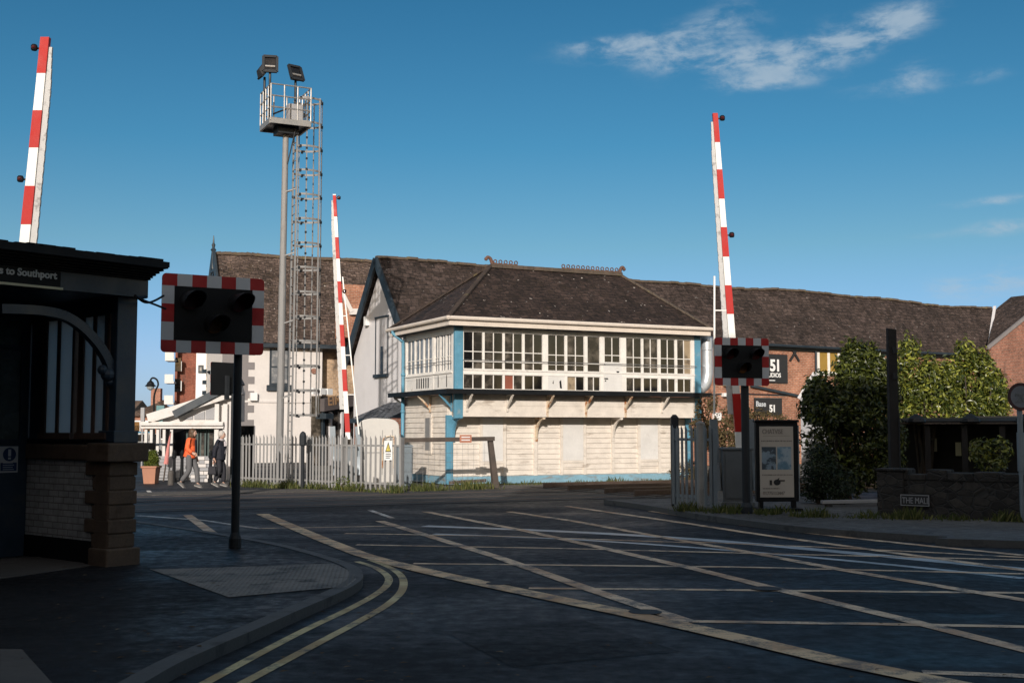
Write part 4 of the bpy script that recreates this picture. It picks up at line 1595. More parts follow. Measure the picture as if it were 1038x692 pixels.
# put the post under its right half as in the photograph
for ch in wl.children:
    if ch.name.startswith(('post', 'mounting')):
        ch.location = ((_b.x - bc.x) / math.cos(R(30)) + .05, 0.0, 0)
# far right of the road
_b2 = G(758.5, 520, .1)
zt2, zb2 = at(751, 343, _b2.y)[2], at(751, 391, _b2.y)[2]
bc2 = at(751.5, 367, _b2.y - .1)
wr = wigwag('crossing signal in front of the brick warehouse, between barrier machine and poster stand', (bc2.x, _b2.y - .1), R(14), 1.08, zt2 - zb2, (zt2 + zb2) / 2, .075, .24, base=.1)
for ch in wr.children:
    if ch.name.startswith(('post', 'mounting')):
        ch.location = ((_b2.x - bc2.x), 0.0, 0)
# beyond the crossing, seen from behind
p3 = at(226, 384, 36.5)
wigwag('crossing signal turned away, its plain black back seen beyond the tracks', (p3.x + .1, p3.y), R(230), 1.12, 1.0, p3.z, .05, .46, base=0, plain=True)

# cables from the station cornice to the near signal
cb = thing('cables', 'black cables looping from the station cornice to the near crossing signal', 'cable', loc=ST.w(0, 0, 0))
cb.location = (0, 0, 0)
mb = MB()
pa = at(140, 302, 13.6); pb = at(168, 313, 14.3); pc = at(166, 299.5, 14.3)
mb.tube(smooth_line([pa, at(150, 306, 13.8), at(158, 309, 14.1), pb], 4), .013, 6)
mb.tube(smooth_line([at(137, 300, 13.5), at(147, 306.5, 13.8), at(156, 305, 14.1), pc], 4), .013, 6)
mb.tube([at(137, 300, 13.5), pa, at(148, 301, 13.8)], .02, 6)
mb.build('cable', M['black_paint'], cb)

# ================================================================== BARRIERS
def barrier(label, top, foot, w_band, w_skirt, side, wid0=1.0, wid1=.72, bands=(), stay=None, lamps=(), zbase=0.0, cab=True, yaw=0., bandpos=None):
    """a raised half barrier: banded boom with folded skirt, stay, lamps, pedestal machine"""
    top, foot = Vector(top), Vector(foot)
    t = thing('crossing_barrier', label, 'crossing barrier', loc=(foot.x, foot.y, zbase), rz=yaw, group='raised barriers of the level crossing')
    I = (Matrix.Translation((foot.x, foot.y, zbase)) @ Matrix.Rotation(yaw, 4, 'Z')).inverted()
    a, b = I @ foot, I @ top
    ax = b - a
    Ln = ax.length
    sd_ = Vector((1, 0, 0)) * side                                # the side the banded face lies on
    def seg(m, f0, f1, off, w, dep, y0, mi=0, tip=0):
        p, q = a + ax * f0, a + ax * f1
        k0, k1 = wid0 + (wid1 - wid0) * f0, wid0 + (wid1 - wid0) * f1
        xs0 = sorted(((off) * k0 * side, (off + w) * k0 * side)); xs1 = sorted(((off) * k1 * side, (off + w) * k1 * side))
        V = []
        for (p_, xs) in ((p, xs0), (q, xs1)):
            V += [p_ + Vector((xs[0], y0, 0)), p_ + Vector((xs[1], y0, 0)), p_ + Vector((xs[1], y0 + dep, 0)), p_ + Vector((xs[0], y0 + dep, 0))]
        m.hexa(V, mi)
    # white boom with its red bands
    m = MB(); seg(m, 0, 1, 0, w_band, .09, -.02); m.build('boom', M['boom_white'], t)
    for (f0, f1) in bands:
        m = MB(); seg(m, f0, f1, -.004 / 1, w_band + .008, .096, -.024)
        m.build('red_band', M['boom_red'], t)
    # folded skirt alongside, serrated outer edge
    m = MB()
    n = 60
    for k in range(n):
        f0, f1 = .12 + .855 * k / n, .12 + .855 * (k + 1) / n
        w = w_skirt * (1 if f0 < .86 else (1 - (f0 - .86) / .14 * .55)) * (1 if k % 2 else .95)
        seg(m, f0, f1, -w, w - .006, .05, .01)
    m.build('skirt', M['skirt'], t)
    for f, s in lamps:
        p = a + ax * f
        m = MB(); x = (w_band * (wid0 + (wid1 - wid0) * f)) * side
        m.bar(p + Vector((x, .02, 0)), p + Vector((x + .08 * side, .02, 0)), .03, .025)
        c = p + Vector((x + .09 * side, -.02, .0))
        m.lathe([(.042, -.05), (.055, -.03), (.055, .03), (.036, .055)], c, 10)
        o = m.build('boom_lamp', M['black_paint'], t)
        m = MB(); m.ball(c + Vector((0, -.04, 0)), .036, 8, sq=(1, .6, 1)); m.build('lens', M['lens'], o)
    if stay:
        f0, f1, off0, off1 = stay
        m = MB()
        p, q = a + ax * f0 + Vector((off0, .02, 0)), a + ax * f1 + Vector((off1, .02, 0))
        m.bar(q, p, .036, .035)
        for g in (.25, .5, .75):
            c = p + (q - p) * g
            f = f0 + (f1 - f0) * g
            m.bar(c, a + ax * f + Vector((0, .02, 0)), .025, .025)
        m.build('stay', M['boom_white'], t)
    if cab:
        m = MB()
        m.box(-.30, .30, -.05, .62, 0, 1.12); m.box(-.33, .33, -.08, .65, 1.12, 1.17); m.box(-.34, .34, -.1, .7, -.02, .08)
        o = m.build('machine_cabinet', M['cabinet'], t, .01)
        m = MB(); m.box(-.24, .24, -.07, -.052, .15, 1.05); m.build('door', M['cabinet'], o); 
        m = MB(); m.box(.12, .18, -.095, -.072, .6, .72); m.build('handle', M['galv'], o)
        for s in (-.38, .38):
            m = MB()
            m.bar((s, .25, .85), Vector((s, .25, .85)) + (ax.normalized() * .9), .06, .16, (1, 0, 0))
            m.hexa([(s - .05, .0, .30), (s + .05, .0, .30), (s + .05, .5, .30), (s - .05, .5, .30), (s - .05, .12, .85), (s + .05, .12, .85), (s + .05, .4, .85), (s - .05, .4, .85)])
            m.build('counterweight_arm', M['steel_grey'], t)
    return t


# near left, rising behind the station roof
Yb = 20.0
tp_, ft_ = at(50, 38, Yb), at(12, 430, Yb + .2)
def fr(v, vt, vb): return (vb - v) / (vb - vt)
F = lambda v: fr(v, 38, 430)
barrier('white and red raised barrier leaning right, its foot hidden behind the station roof', tp_, ft_, .165, .115, -1, 1.15, .85,
        [(F(75), F(38)), (F(151), F(113)), (F(229), F(190)), (F(305), F(268)), (F(382), F(345))], None, [(.972, 1), (F(183), 1)])

# behind the palisade fence
Yb = 36.0
tp_, ft_ = at(337.5, 197, Yb), at(350.5, 445, Yb)
F = lambda v: fr(v, 197, 445)
barrier('white and red raised barrier behind the pale palisade fence, next to the floodlight tower', tp_, ft_, .115, .125, 1, 1.2, .75,
        [(F(220), F(198)), (F(263), F(241)), (F(308), F(286)), (F(352), F(330)), (F(397), F(375)), (F(438), F(419))], (.02, .66, .40, .16), [(.985, 1), (.60, 1)])
# beside the far right signal
Yb = 24.6
tp_, ft_ = at(722.5, 115, Yb), at(747, 462, Yb)
F = lambda v: fr(v, 115, 462)
barrier('white and red raised barrier leaning left, beside the signal at the far pavement', tp_, ft_, .13, .10, 1, 1.25, .75,
        [(F(145), F(115)), (F(203), F(173)), (F(262), F(232)), (F(320), F(291)), (F(438), F(400))], (.12, .52, -.40, -.20), [(.985, 1), (F(240), 1)], zbase=.1)

# ================================================================== FLOODLIGHT TOWER
TY = 37.0
tb = at(283.5, 440, TY)
tw = thing('floodlight_tower', 'tall galvanised floodlight tower with railed platform and caged ladder behind the palisade fence', 'floodlight tower', loc=(tb.x, TY, 0), rz=R(26))
TI = (Matrix.Translation((tb.x, TY, 0)) @ Matrix.Rotation(R(26), 4, 'Z')).inverted()
px2m = TY / F_PX
zp = at(287, 128, TY)[2]
mb = MB(); mb.tube([(0, 0, 0), (0.02, 0, zp * .55)], .112, 14); mb.tube([(0.02, 0, zp * .55), (.06, 0, zp)], .104, 14, .09)
mb.lathe([(.22, 0), (.22, .05), (.14, .06)], (0, 0, 0), 14)
mb.build('mast', M['galv_dull'], tw)
# platform: square deck with channel edges
hw = .63
pc_ = .04
mb = MB()
mb.box(-hw + pc_, hw + pc_, -hw, hw, zp, zp + .05)
pass
for y in (-hw, hw): mb.box(-hw + pc_, hw + pc_, y - .03, y + .03, zp - .10, zp + .07)
for x in (-hw, hw): mb.box(x - .03 + pc_, x + .03 + pc_, -hw + .031, hw - .031, zp - .10, zp + .07)
mb.build('platform', M['galv'], tw)
mb = MB()
rh = 1.12
cor = [(-hw + pc_, -hw), (hw + pc_, -hw), (hw + pc_, hw), (-hw + pc_, hw)]
for i in range(4):
    a, b = cor[i], cor[(i + 1) % 4]
    n = 3 if i % 2 == 0 else 4
    for k in range(n):
        f = k / n
        x, y = a[0] + (b[0] - a[0]) * f, a[1] + (b[1] - a[1]) * f
        mb.tube([(x, y, zp), (x, y, zp + rh)], .024, 6)
    for z in (rh, rh * .68, rh * .36):
        mb.tube([(a[0], a[1], zp + z), (b[0], b[1], zp + z)], .022, 6)
mb.build('railing', M['galv'], tw)
mb = MB(); mb.box(-.3 + pc_, .35 + pc_, -.3, .3, zp - .28, zp - .002); mb.build('mast_head', M['dark_steel'], tw)
mb = MB(); mb.box(.12, .60, -.1, .25, zp + .10, zp + .72); mb.build('junction_box', M['slat_grey'], tw, .01)
mb = MB(); mb.tube([(.1, -.1, zp - 1.2), (.3, -.4, zp + .05)], .02, 6); mb.tube([(-.3, .2, zp + .4), (.3, .2, zp + .7), (.9, .2, zp + .4)], .03, 6)
mb.build('conduit', M['dark_steel'], tw)


def flood(x, y, ax_, tilt, pz, h):
    o = MB()
    o.tube([(x, y, zp), (x, y, zp + h - .22)], .04, 8)
    p = o.build('lamp_pole', M['dark_steel'], tw)
    T = Matrix.Translation((x, y, zp + h)) @ Matrix.Rotation(ax_, 4, 'Z') @ Matrix.Rotation(tilt, 4, 'X')
    m = MB(T)
    a, b, d = .21, .26, .16
    m.hexa([(-.13, .17, -.15), (.13, .17, -.15), (.13, .17, .15), (-.13, .17, .15), (-a, -.0, -b), (a, -.0, -b), (a, 0, b), (-a, 0, b)])
    for (xx, zz, w, hh) in ((-a, 0, .04, b), (a, 0, .04, b), (0, -b, a, .04), (0, b, a, .04)):
        m.box(xx - w, xx + w, -.06, .0, zz - hh, zz + hh)
    q = m.build('floodlight', M['dark_steel'], tw)
    m = MB(T); m.box(-a + .045, a - .045, -.02, -.008, -b + .045, b - .045); m.build('glass', M['glass_dark'], q)
    m = MB(T); m.tube([(-.15, -.03, -.08), (.15, -.03, -.08)], .035, 8); m.box(-.2, .2, -.028, -.022, -.25, -.2); m.build('lamp', M['galv'], q)


flood(-.52, -.2, R(-14), R(-14), 0, 1.84)
flood(.36, .05, R(14), R(-26), 0, 1.74)
flood(-.55, .35, R(95), R(35), 0, 1.80)
# ladder and its safety cage, on the right of the mast
lxp = .31
mb = MB()
zl0 = .3
for y in (-.20, .20):
    mb.bar((lxp, y, zl0), (lxp + .06, y, zp - .1), .05, .05, (0, 1, 0))
z = zl0 + .2
while z < zp - .2:
    mb.tube([(lxp + .03, -.2, z), (lxp + .03, .2, z)], .014, 5); z += .28
for z in (2.6, 4.9, 7.0, 9.0):
    for s in (-.06, .06):
        mb.bar((0, s, z), (lxp + .03, s * 3.2, z + .12), .035, .035)
mb.build('ladder', M['galv_dull'], tw)
mb = MB()


def hoop(z):
    pts = [(lxp + .05, -.2, z), (lxp + .12, -.36, z), (lxp + .40, -.42, z), (lxp + .74, -.30, z), (lxp + .90, 0, z), (lxp + .74, .30, z), (lxp + .40, .42, z), (lxp + .12, .36, z), (lxp + .05, .2, z)]
    q_ = smooth_line(pts, 3)
    for p, q in zip(q_[:-1], q_[1:]): mb.bar(p, q, .018, .06)


z = 2.1
zs_h = []
while z < zp + 1.15:
    hoop(z); zs_h.append(z); z += .76
for (x, y, th) in ((lxp + .30, -.43, .03), (lxp + .74, -.31, .045), (lxp + .91, 0, .03), (lxp + .74, .31, .035), (lxp + .30, .43, .03)):
    mb.bar((x, y, 2.05), (x, y, zs_h[-1] + .05), th, .02, (0, 1, 0))
mb.build('ladder_cage', M['galv_dull'], tw)
mb = MB()                                                       # bolted joints of the cage hoops
for z in zs_h:
    for (x, y) in ((lxp + .12, -.37), (lxp + .91, 0), (lxp + .40, .43)): mb.box(x - .03, x + .03, y - .03, y + .03, z - .07, z + .02)
k = 0
while 2.1 + k * .33 < zp: mb.box(lxp + .27, lxp + .33, -.46, -.42, 2.1 + k * .33, 2.16 + k * .33); k += 1
mb.build('cage_bolts', M['dark_steel'], tw)

# ================================================================== BRICK WAREHOUSE with white gable end
WG = at(388, 262, 50.0)
WF = Frame((WG.x, WG.y, 0), 31.5)
ZRI = WG.z
def wyz(u, v, x0=0.0): return WF.hit_x(u, v, x0)
yf, zf = -2.15, None
ze_f = WF.hit_y(800, 346.5, yf)[1]
yb, ze_b = wyz(357, 367)
WX = WF.hit_y(1004, 314, 0)[0]
wh = thing('brick_warehouse', 'long orange brick warehouse with slate roof and pale rendered gable behind the signal box', 'warehouse', WF)
pf = (ZRI - ze_f) / (-yf)
mb = MB()
mb.box(.02, WX + 6, yf + .22, yb - .3, 0, ze_f - .1)
mb.build('brick_wall', M['brick'], wh)
# pale gable
mb = MB()
yg0, yg1 = yf + .2, yb - .25
zz = lambda y: (ZRI - .12 - pf * (-y)) if y < 0 else (ZRI - .12 - (ZRI - ze_b) / yb * y)
mb.slab([(-.02, yg0, 0), (-.02, yg1, 0), (-.02, yg1, zz(yg1)), (-.02, 0, ZRI - .12), (-.02, yg0, zz(yg0))], (.25, 0, 0))
gable = mb.build('gable_wall', M['stucco'], wh)
# roof slopes
mb = MB()
yfo, ybo = yf - .12, yb + .1
zfo, zbo = ZRI - pf * (-yfo), ZRI - (ZRI - ze_b) / yb * ybo
grid_face(mb, (-.30, yfo, zfo), (WX + 5, yfo, zfo), (WX + 5, 0, ZRI), (-.30, 0, ZRI), 60, 6, .03, 5, True)
grid_face(mb, (WX + 5, ybo, zbo), (-.30, ybo, zbo), (-.30, 0, ZRI), (WX + 5, 0, ZRI), 60, 6, .03, 6, True)
wroof = mb.build('roof', M['slate_ware'], wh)
mb = MB()
n = 84
r = random.Random(9)
for k in range(n):
    xa, xb = -.3 + (WX + .3) * k / n, -.3 + (WX + .3) * (k + 1.02) / n
    h0 = r.uniform(-.02, .03)
    mb.bar((xa, 0, ZRI + .01 + h0 + ridge_wave(xa)), (xb, 0, ZRI + .01 + h0 + ridge_wave(xb)), .24, .11)
mb.build('ridge_tiles', M['ridge'], wroof)
mb = MB()
a_, b_, c_ = Vector((-.34, 0, ZRI - .08)), Vector((-.34, yf - .25, ZRI - .08 - pf * (.25 - yf))), Vector((-.34, yb + .25, ZRI - .08 - (ZRI - ze_b) / yb * (yb + .25)))
for q in (b_, c_): mb.bar(a_, q, .10, .34, (0, 0, 1))
mb.build('bargeboard', M['barge'], wh)
# gable window with dark surround
ya_, z1_ = wyz(383, 318); yb2_, z0_ = wyz(396, 380)
yw1, yw0 = wyz(381.5, 350)[0], wyz(394, 350)[0]
mb = MB()
zt1, zt0 = wyz(388, 322)[1], wyz(388, 379)[1]
for y in (yw0, yw1): mb.box(-.05, -.015, y - .025, y + .025, zt0, zt1)
mb.box(-.06, -.014, yw0 - .08, yw1 + .08, zt1, zt1 + .07); mb.box(-.13, -.014, yw0 - .06, yw1 + .06, zt0 - .14, zt0)
wn = mb.build('window', M['barge'], wh)
mb = MB(); mb.box(-.035, -.016, (yw0 + yw1) / 2 - .12, (yw0 + yw1) / 2 + .12, zt0 + .02, (zt0 + zt1) / 2 - .02); mb.build('pane', M['glass_dim'], wn)
mb = MB(); mb.box(-.033, -.016, (yw0 + yw1) / 2 - .14, (yw0 + yw1) / 2 + .14, (zt0 + zt1) / 2 - .02, zt1 - .3); mb.build('blind', M['stucco'], wn)
yl, zl_ = wyz(374, 326)
mb = MB(); mb.box(-.20, -.02, yl - .12, yl + .12, zl_ - .18, zl_ + .22); mb.build('alarm_box', M['letter_white'], wh, .02)
# front gutter and downpipes
mb = MB(); mb.tube([(0, yfo - .05, zfo - .06), (WX, yfo - .05, zfo - .06)], .07, 6); mb.box(0, WX, yf + .1, yf + .21, zfo - .25, zfo - .06)
mb.build('gutter', M['barge'], wh)
xdp = WF.hit_y(826, 360, yf + .2)[0]
mb = MB(); mb.tube([(xdp, yf + .13, zfo - .1), (xdp, yf + .13, 0)], .06, 6); mb.build('downpipe', M['barge'], wh)
yw = yf + .22
def wxz(u, v): return WF.hit_y(u, v, yw)
# window with mustard blinds
xa, za = wxz(828, 378); xb, zb = wxz(850.5, 350)
mb = MB()
mb.box(xa, xb, yw - .06, yw - .003, zb - .12, zb); mb.box(xa, xb, yw - .06, yw - .003, za, za + .1)
for x in (xa, (xa + xb) / 2 - .08, xb - .16): mb.box(x, x + .16, yw - .058, yw - .003, za + .1, zb - .12)
mb.box(xa - .1, xb + .1, yw - .12, yw - .003, za - .12, za - .002)
wn = mb.build('window', M['white_wood'], wh)
mb = MB(); mb.box(xa + .16, xb - .16, yw - .03, yw - .004, za + .1, zb - .12); mb.build('blind', M['yellow_blind'], wn)
# cross-shaped tie plate
xc, zc = wxz(804.5, 358)
mb = MB(); s = .38
mb.bar((xc - s * .8, yw - .05, zc - s), (xc + s * .8, yw - .05, zc + s), .09, .09, (0, 1, 0)); mb.bar((xc - s * .8, yw - .055, zc + s), (xc + s * .8, yw - .055, zc - s), .09, .09, (0, 1, 0))
mb.build('tie_plate', M['ink'], wh)
# string course of cable / bracing timber
xa, za = wxz(760, 391); xb, zb = wxz(809, 401.5)
mb = MB(); mb.bar((xa, yw - .1, za), (xb, yw - .1, zb), .12, .12); mb.build('bracing_timber', M['barge'], wh)
for (u0, u1, v0, v1) in ((700, 740, 401.5, 398.5), (740, 812, 398.6, 401)):
    xa, za = wxz(u0, v0); xb, zb = wxz(u1, v1)
    mb = MB(); mb.tube([(xa, yw - .03, za), (xb, yw - .03, zb)], .03, 5); mb.build('wall_cable', M['barge'], wh)
for (u0, u1, v0, v1, mm) in ((722, 728.5, 426, 418, 'letter_white'), (732, 742, 391, 380, 'notice'), (731, 744, 402, 398.5, 'letter_white')):
    xa, za = wxz(u0, v0); xb, zb = wxz(u1, v1)
    mb = MB(); mb.box(xa, xb, yw - .22, yw - .003, za, zb); mb.build('wall_box', M[mm], wh, .02)

# signs fixed to the warehouse
def wall_sign(name, label, u0, v0, u1, v1, board, lines):
    xa, za = wxz(u0, v1); xb, zb = wxz(u1, v0)
    o = thing(name, label, 'sign', loc=WF.w(xa, yw - .02, za), rz=WF.rot)
    W, H = xb - xa, zb - za
    m = MB(); m.box(0, W, -.06, -.003, 0, H); m.build('board', M[board], o)
    for (s, fx, fz, fh, bold, mm, sp) in lines:
        t_ = text_mb(s, H * fh * 1.38, H * fh * bold, sp)
        m = MB(Matrix.Translation((W * fx, -.066, H * fz))); m.merge(t_); m.build('lettering', M[mm], o)
    return o


ws = wall_sign('studio_sign', 'square black sign with big white 51 and STUDIOS below, high on the brick warehouse', 766, 359.5, 797, 387.5, 'ink',
          [('51', .42, .42, .40, .05, 'letter_white', .9), ('STUDIOS', .22, .20, .15, .03, 'letter_white', .95)])
xa, za = wxz(771, 385); xb, zb = wxz(793.5, 384)
mb = MB(); mb.box(.25, 1.2, -.066, -.061, .10, .14); mb.build('underline', M['letter_white'], ws)
wall_sign('studio_sign', 'lower dark sign reading Base 51 in pink and white above the poster stand', 764, 403.5, 791.5, 421, 'ink',
          [('Base', .04, .52, .30, .03, 'sign_white', 1.0), ('51', .52, .22, .40, .05, 'letter_white', .9)])

# cross wing with brick gable at the right end
cwx = WF.hit_y(1002, 352, yf - .6)[0]
zce = WF.hit_y(1003, 353, yf - .6)[1]
xap, zap = WF.hit_y(1070, 298, yf - .6)
cw = thing('brick_wing', 'red brick gabled wing at the far right end, its slate roof meeting the warehouse roof', 'building', WF)
hw_ = xap - cwx
mb = MB(); y0 = yf - .6
mb.slab([(cwx, y0, 0), (cwx + 2 * hw_, y0, 0), (cwx + 2 * hw_, y0, zce), (xap, y0, zap), (cwx, y0, zce)][::-1], (0, .3, 0))
mb.build('gable_wall', M['brick_gable'], cw)
mb = MB(); mb.box(cwx + .02, cwx + .3, y0 + .302, 4, 0, zce); mb.build('wall', M['brick_gable'], cw)
mb = MB(); d = Vector((-(zap - zce), 0, hw_)).normalized()
xrj = WF.hit_y(1010, 316, 0)[0]
grid_face(mb, (xrj, -.05, ZRI + .06), (cwx - .1, y0 + .05, zce + .05), (xap, y0 + .05, zap + .12), (xap, .2, zap + .12), 16, 8, .03, 8)
grid_face(mb, (cwx + 2 * hw_ + .1, y0 + .05, zce + .05), (cwx + 2 * hw_ + .1, .2, zce + .05), (xap, .2, zap + .12), (xap, y0 + .05, zap + .12), 16, 8, .03, 9)
mb.build('roof', M['slate_ware'], cw)
mb = MB(); mb.bar((cwx - .15, y0 - .03, zce - .0), (xap, y0 - .03, zap + .10), .16, .16); mb.bar((cwx + 2 * hw_, y0 - .03, zce), (xap, y0 - .03, zap + .10), .16, .16); mb.build('coping', M['quoin_grey'], cw)
# lead valley flashing between the roofs
mb = MB()
va = Vector((WF.hit_y(1001, 352, yf)[0] - .1, yfo, zfo + .12)); 
vb = Vector((WF.hit_y(1008.5, 316, 0)[0], 0, ZRI + .05))
mb.bar(va + Vector((0, 0, .10)), vb + Vector((0, 0, .08)), .16, .1); mb.build("valley_flashing", M['stucco'], wh)

# lean-to below the gable and white tank behind the fence
yl0, yl1 = WF.hit_x(356, 415, -1.7)[0] - .6, wyz(420, 405)[0]
zla = wyz(372, 409)[1]
lt = thing('lean_to', 'low grey slate lean-to roof against the foot of the pale gable', 'lean-to', WF)
xo = -1.7
zlb = WF.hit_x(378, 423.5, xo)[1]
mb = MB(); grid_face(mb, (xo, yl0 + .6, zlb), (xo, yl1 - 1.2, zlb), (-.03, yl1 - 1.2, zla), (-.03, yl0 + .6, zla), 12, 4, .012, 12); mb.build('roof', M['slate_grey'], lt)
mb = MB(); mb.box(xo + .1, -.03, yl1 - 1.1, yl0 + .5, 0, zlb - .02); mb.build('wall', M['brick_gable'], lt)
mb = MB(); mb.box(xo - .06, xo + .1, yl1 - 1.2, yl0 + .6, zlb - .18, zlb - .01); mb.build('gutter', M['barge'], lt)
for k in range(3):
    y = yl1 - .4 + k * (yl0 - yl1) / 3
    mb = MB(); mb.box(xo + .05, xo + .098, y, y + .7, .7, zlb - .35); mb.build('window', M['stucco'] if k != 1 else M['glass_dark'], lt)

TKY = 37.2
ta, tb_ = at(362.5, 440, TKY), at(404, 440, TKY)
tk = thing('white_tank', 'white container with rounded top standing behind the pale palisade fence', 'tank', loc=((ta.x + tb_.x) / 2, TKY, 0), rz=R(8))
tw_, th_ = (tb_.x - ta.x), at(380, 424, TKY)[2]
mb = MB(); pts = []
for k in range(13):
    a = math.pi * k / 12
    ca, sa_ = math.cos(a), math.sin(a)
    pts.append((math.copysign(abs(ca) ** .55, ca) * tw_ / 2, -.6, th_ - .42 + .42 * abs(sa_) ** .6))
mb.slab([(tw_ / 2, -.6, .05)] + pts + [(-tw_ / 2, -.6, .05)], (0, 1.2, 0)); mb.build('body', M['tank'], tk, .03)
mb = MB()
for x in (-.42, .1, .4): mb.box(x, x + .02, -.625, -.603, .3, th_ - .35)
mb.box(-.55, .55, -.625, -.603, .95, .98); mb.build('ribs', M['galv'], tk)
mb = MB(); mb.tube(smooth_line([(.12, -.63, .5), (.12, -.66, 1.25), (.2, -.66, 1.42), (.42, -.66, 1.45), (.46, -.66, 1.3), (.46, -.66, .5)], 3), .02, 6); mb.build('pipe', M['rustpaint'], tk)

# ================================================================== WHITE HOUSE, further left
HG = at(224, 258, 64.0)
HF = Frame((HG.x, HG.y, 0), 23.0)
hs = thing('white_house', 'white rendered house with grey painted quoins, brown slate roof and pointed gable finial', 'house', HF)
hz = HG.z
yE = -3.6
zE = HF.hit_y(290, 346, yE)[1]
hx1 = HF.hit_y(383, 266, 0)[0]
hx0 = HF.hit_y(232, 400, yE + .3)[0]
hxm = HF.hit_y(326.5, 380, yE + .3)[0]
mb = MB(); mb.box(hx0, hxm, yE + .3, 4.0, 0, zE); mb.build('wall', M['stucco_w'], hs)
mb = MB(); mb.box(hxm + .01, hx1 + 1, yE + 1.1, 4, 0, zE); mb.build('brick_wall', M['brick_tan'], hs)
mb = MB()
pz = (hz - zE) / (-yE)
grid_face(mb, (-.3, yE - .1, zE - .1), (hx1 + .5, yE - .1, zE - .1), (hx1 + .5, 0, hz), (-.3, 0, hz), 34, 8, .045, 14, True)
grid_face(mb, (hx1 + .5, 3.6, zE), (-.3, 3.6, zE), (-.3, 0, hz), (hx1 + .5, 0, hz), 34, 8, .045, 15, True)
hr = mb.build('roof', M['slate_old'], hs)
mb = MB(); r = random.Random(4)
for k in range(34):
    xa = -.3 + (hx1 + .6) * k / 34
    mb.bar((xa, 0, hz + .02 + ridge_wave(xa) + r.uniform(-.02, .04)), (xa + (hx1 + .8) / 34, 0, hz + .02 + ridge_wave(xa + .8)), .3, .16)
mb.build('ridge_tiles', M['ridge'], hr)
mb = MB(); mb.box(-.1, hx1, yE - .15, yE + .2, zE - .32, zE - .12); mb.build('gutter', M['barge'], hs)
mb = MB(); mb.slab([(.0, yE + .3, zE - .3), (.0, 3.6, zE - .3), (0, 0, hz - .2)], (.2, 0, 0)); mb.build('gable_wall', M['stucco_w'], hs)
mb = MB()
for q in ((-.4, yE - .1, zE - .1), (-.4, 3.7, zE)): mb.bar((-.4, 0, hz + .1), q, .12, .5)
mb.bar((-.4, -.9, hz - .9), (-.4, .9, hz - .9), .1, .14)
mb.build('bargeboard', M['barge'], hs)
mb = MB(); mb.lathe([(.10, -.8), (.10, .15), (.16, .22), (.07, .34), (.10, .5), (.05, .6), (.02, 1.0)], (-.4, 0, hz), 8); mb.build('finial', M['barge'], hs)
# quoins on the left corner
yq = yE + .3
mb = MB()
zq = 0
k = 0
xq0 = HF.hit_y(243, 400, yq)[0]
wA, wB = HF.hit_y(257.5, 400, yq)[0] - xq0, HF.hit_y(251, 400, yq)[0] - xq0
qh = zE / 17
while zq + qh < zE + .1:
    mb.box(xq0 - .9, xq0 + (wA if k % 2 else wB), yq - .03, yq - .004, zq, zq + qh); zq += qh; k += 1
mb.build('quoins', M['quoin_grey'], hs)
mb = MB(); mb.box(xq0 - .9, hxm, yq - .05, yq - .004, HF.hit_y(290, 406, yq)[1] - .1, HF.hit_y(290, 406, yq)[1]); mb.build('string_course', M['stucco_w'], hs)
xa, za = HF.hit_y(274, 390, yq); xb, zb = HF.hit_y(292, 354, yq)
mb = MB(); mb.box(xa - .06, xb + .06, yq - .06, yq - .004, za, zb)
wn = mb.build('window', M['barge'], hs)
mb = MB(); mb.box(xa + .04, xb - .04, yq - .075, yq - .062, (za + zb) / 2 + .04, zb - .08); mb.box(xa + .04, xb - .04, yq - .075, yq - .062, za + .1, (za + zb) / 2 - .04); mb.build('pane', M['glass_pale'], wn)
mb = MB(); mb.box(xa - .2, xb + .2, yq - .16, yq - .004, za - .3, za - .01); mb.build('sill', M['barge'], wn)
xv, zv = HF.hit_y(318, 376, yq); 
mb = MB(); mb.lathe([(.15, 0), (.15, .05)], (0, 0, 0), 12); mb = MB(Matrix.Translation((xv, yq - .03, zv)) @ Matrix.Rotation(R(90), 4, 'X')).merge(mb); mb.build('wall_badge', M['brick_gable'], hs)
xv, zv = HF.hit_y(319, 428, yq)
mb = MB(); mb.box(xv - .2, xv + .2, yq - .02, yq - .004, zv - .2, zv + .2); mb.build('vent', M['barge'], hs)
xv, zv = HF.hit_y(257, 402, yq)
mb = MB(); mb.box(xv - .2, xv + .15, yq - .25, yq - .004, zv - .2, zv + .2); mb.build('wall_lamp', M['letter_white'], hs)
# orange chimney stack standing behind the roof
ch0 = at(346, 312, 61.5); ch1 = at(378, 288, 61.5)
chm = HF.l(ch0); chn = HF.l(ch1)
mb = MB(); mb.box(chm.x, chn.x + .3, chm.y, chm.y + 1.2, ch0.z - 1.5, ch1.z); mb.build('chimney', M['brick'], hr)
mb = MB(); mb.bar((chm.x - .05, chm.y - .1, ch1.z - .4), (chm.x + .5, chm.y - .1, ch0.z - .2), .3, .2); mb.bar((chm.x + .4, chm.y - .1, ch0.z - .2), (chn.x + .3, chm.y - .1, ch0.z - .1), .25, .3); mb.build('flashing', M['stucco_w'], hr)

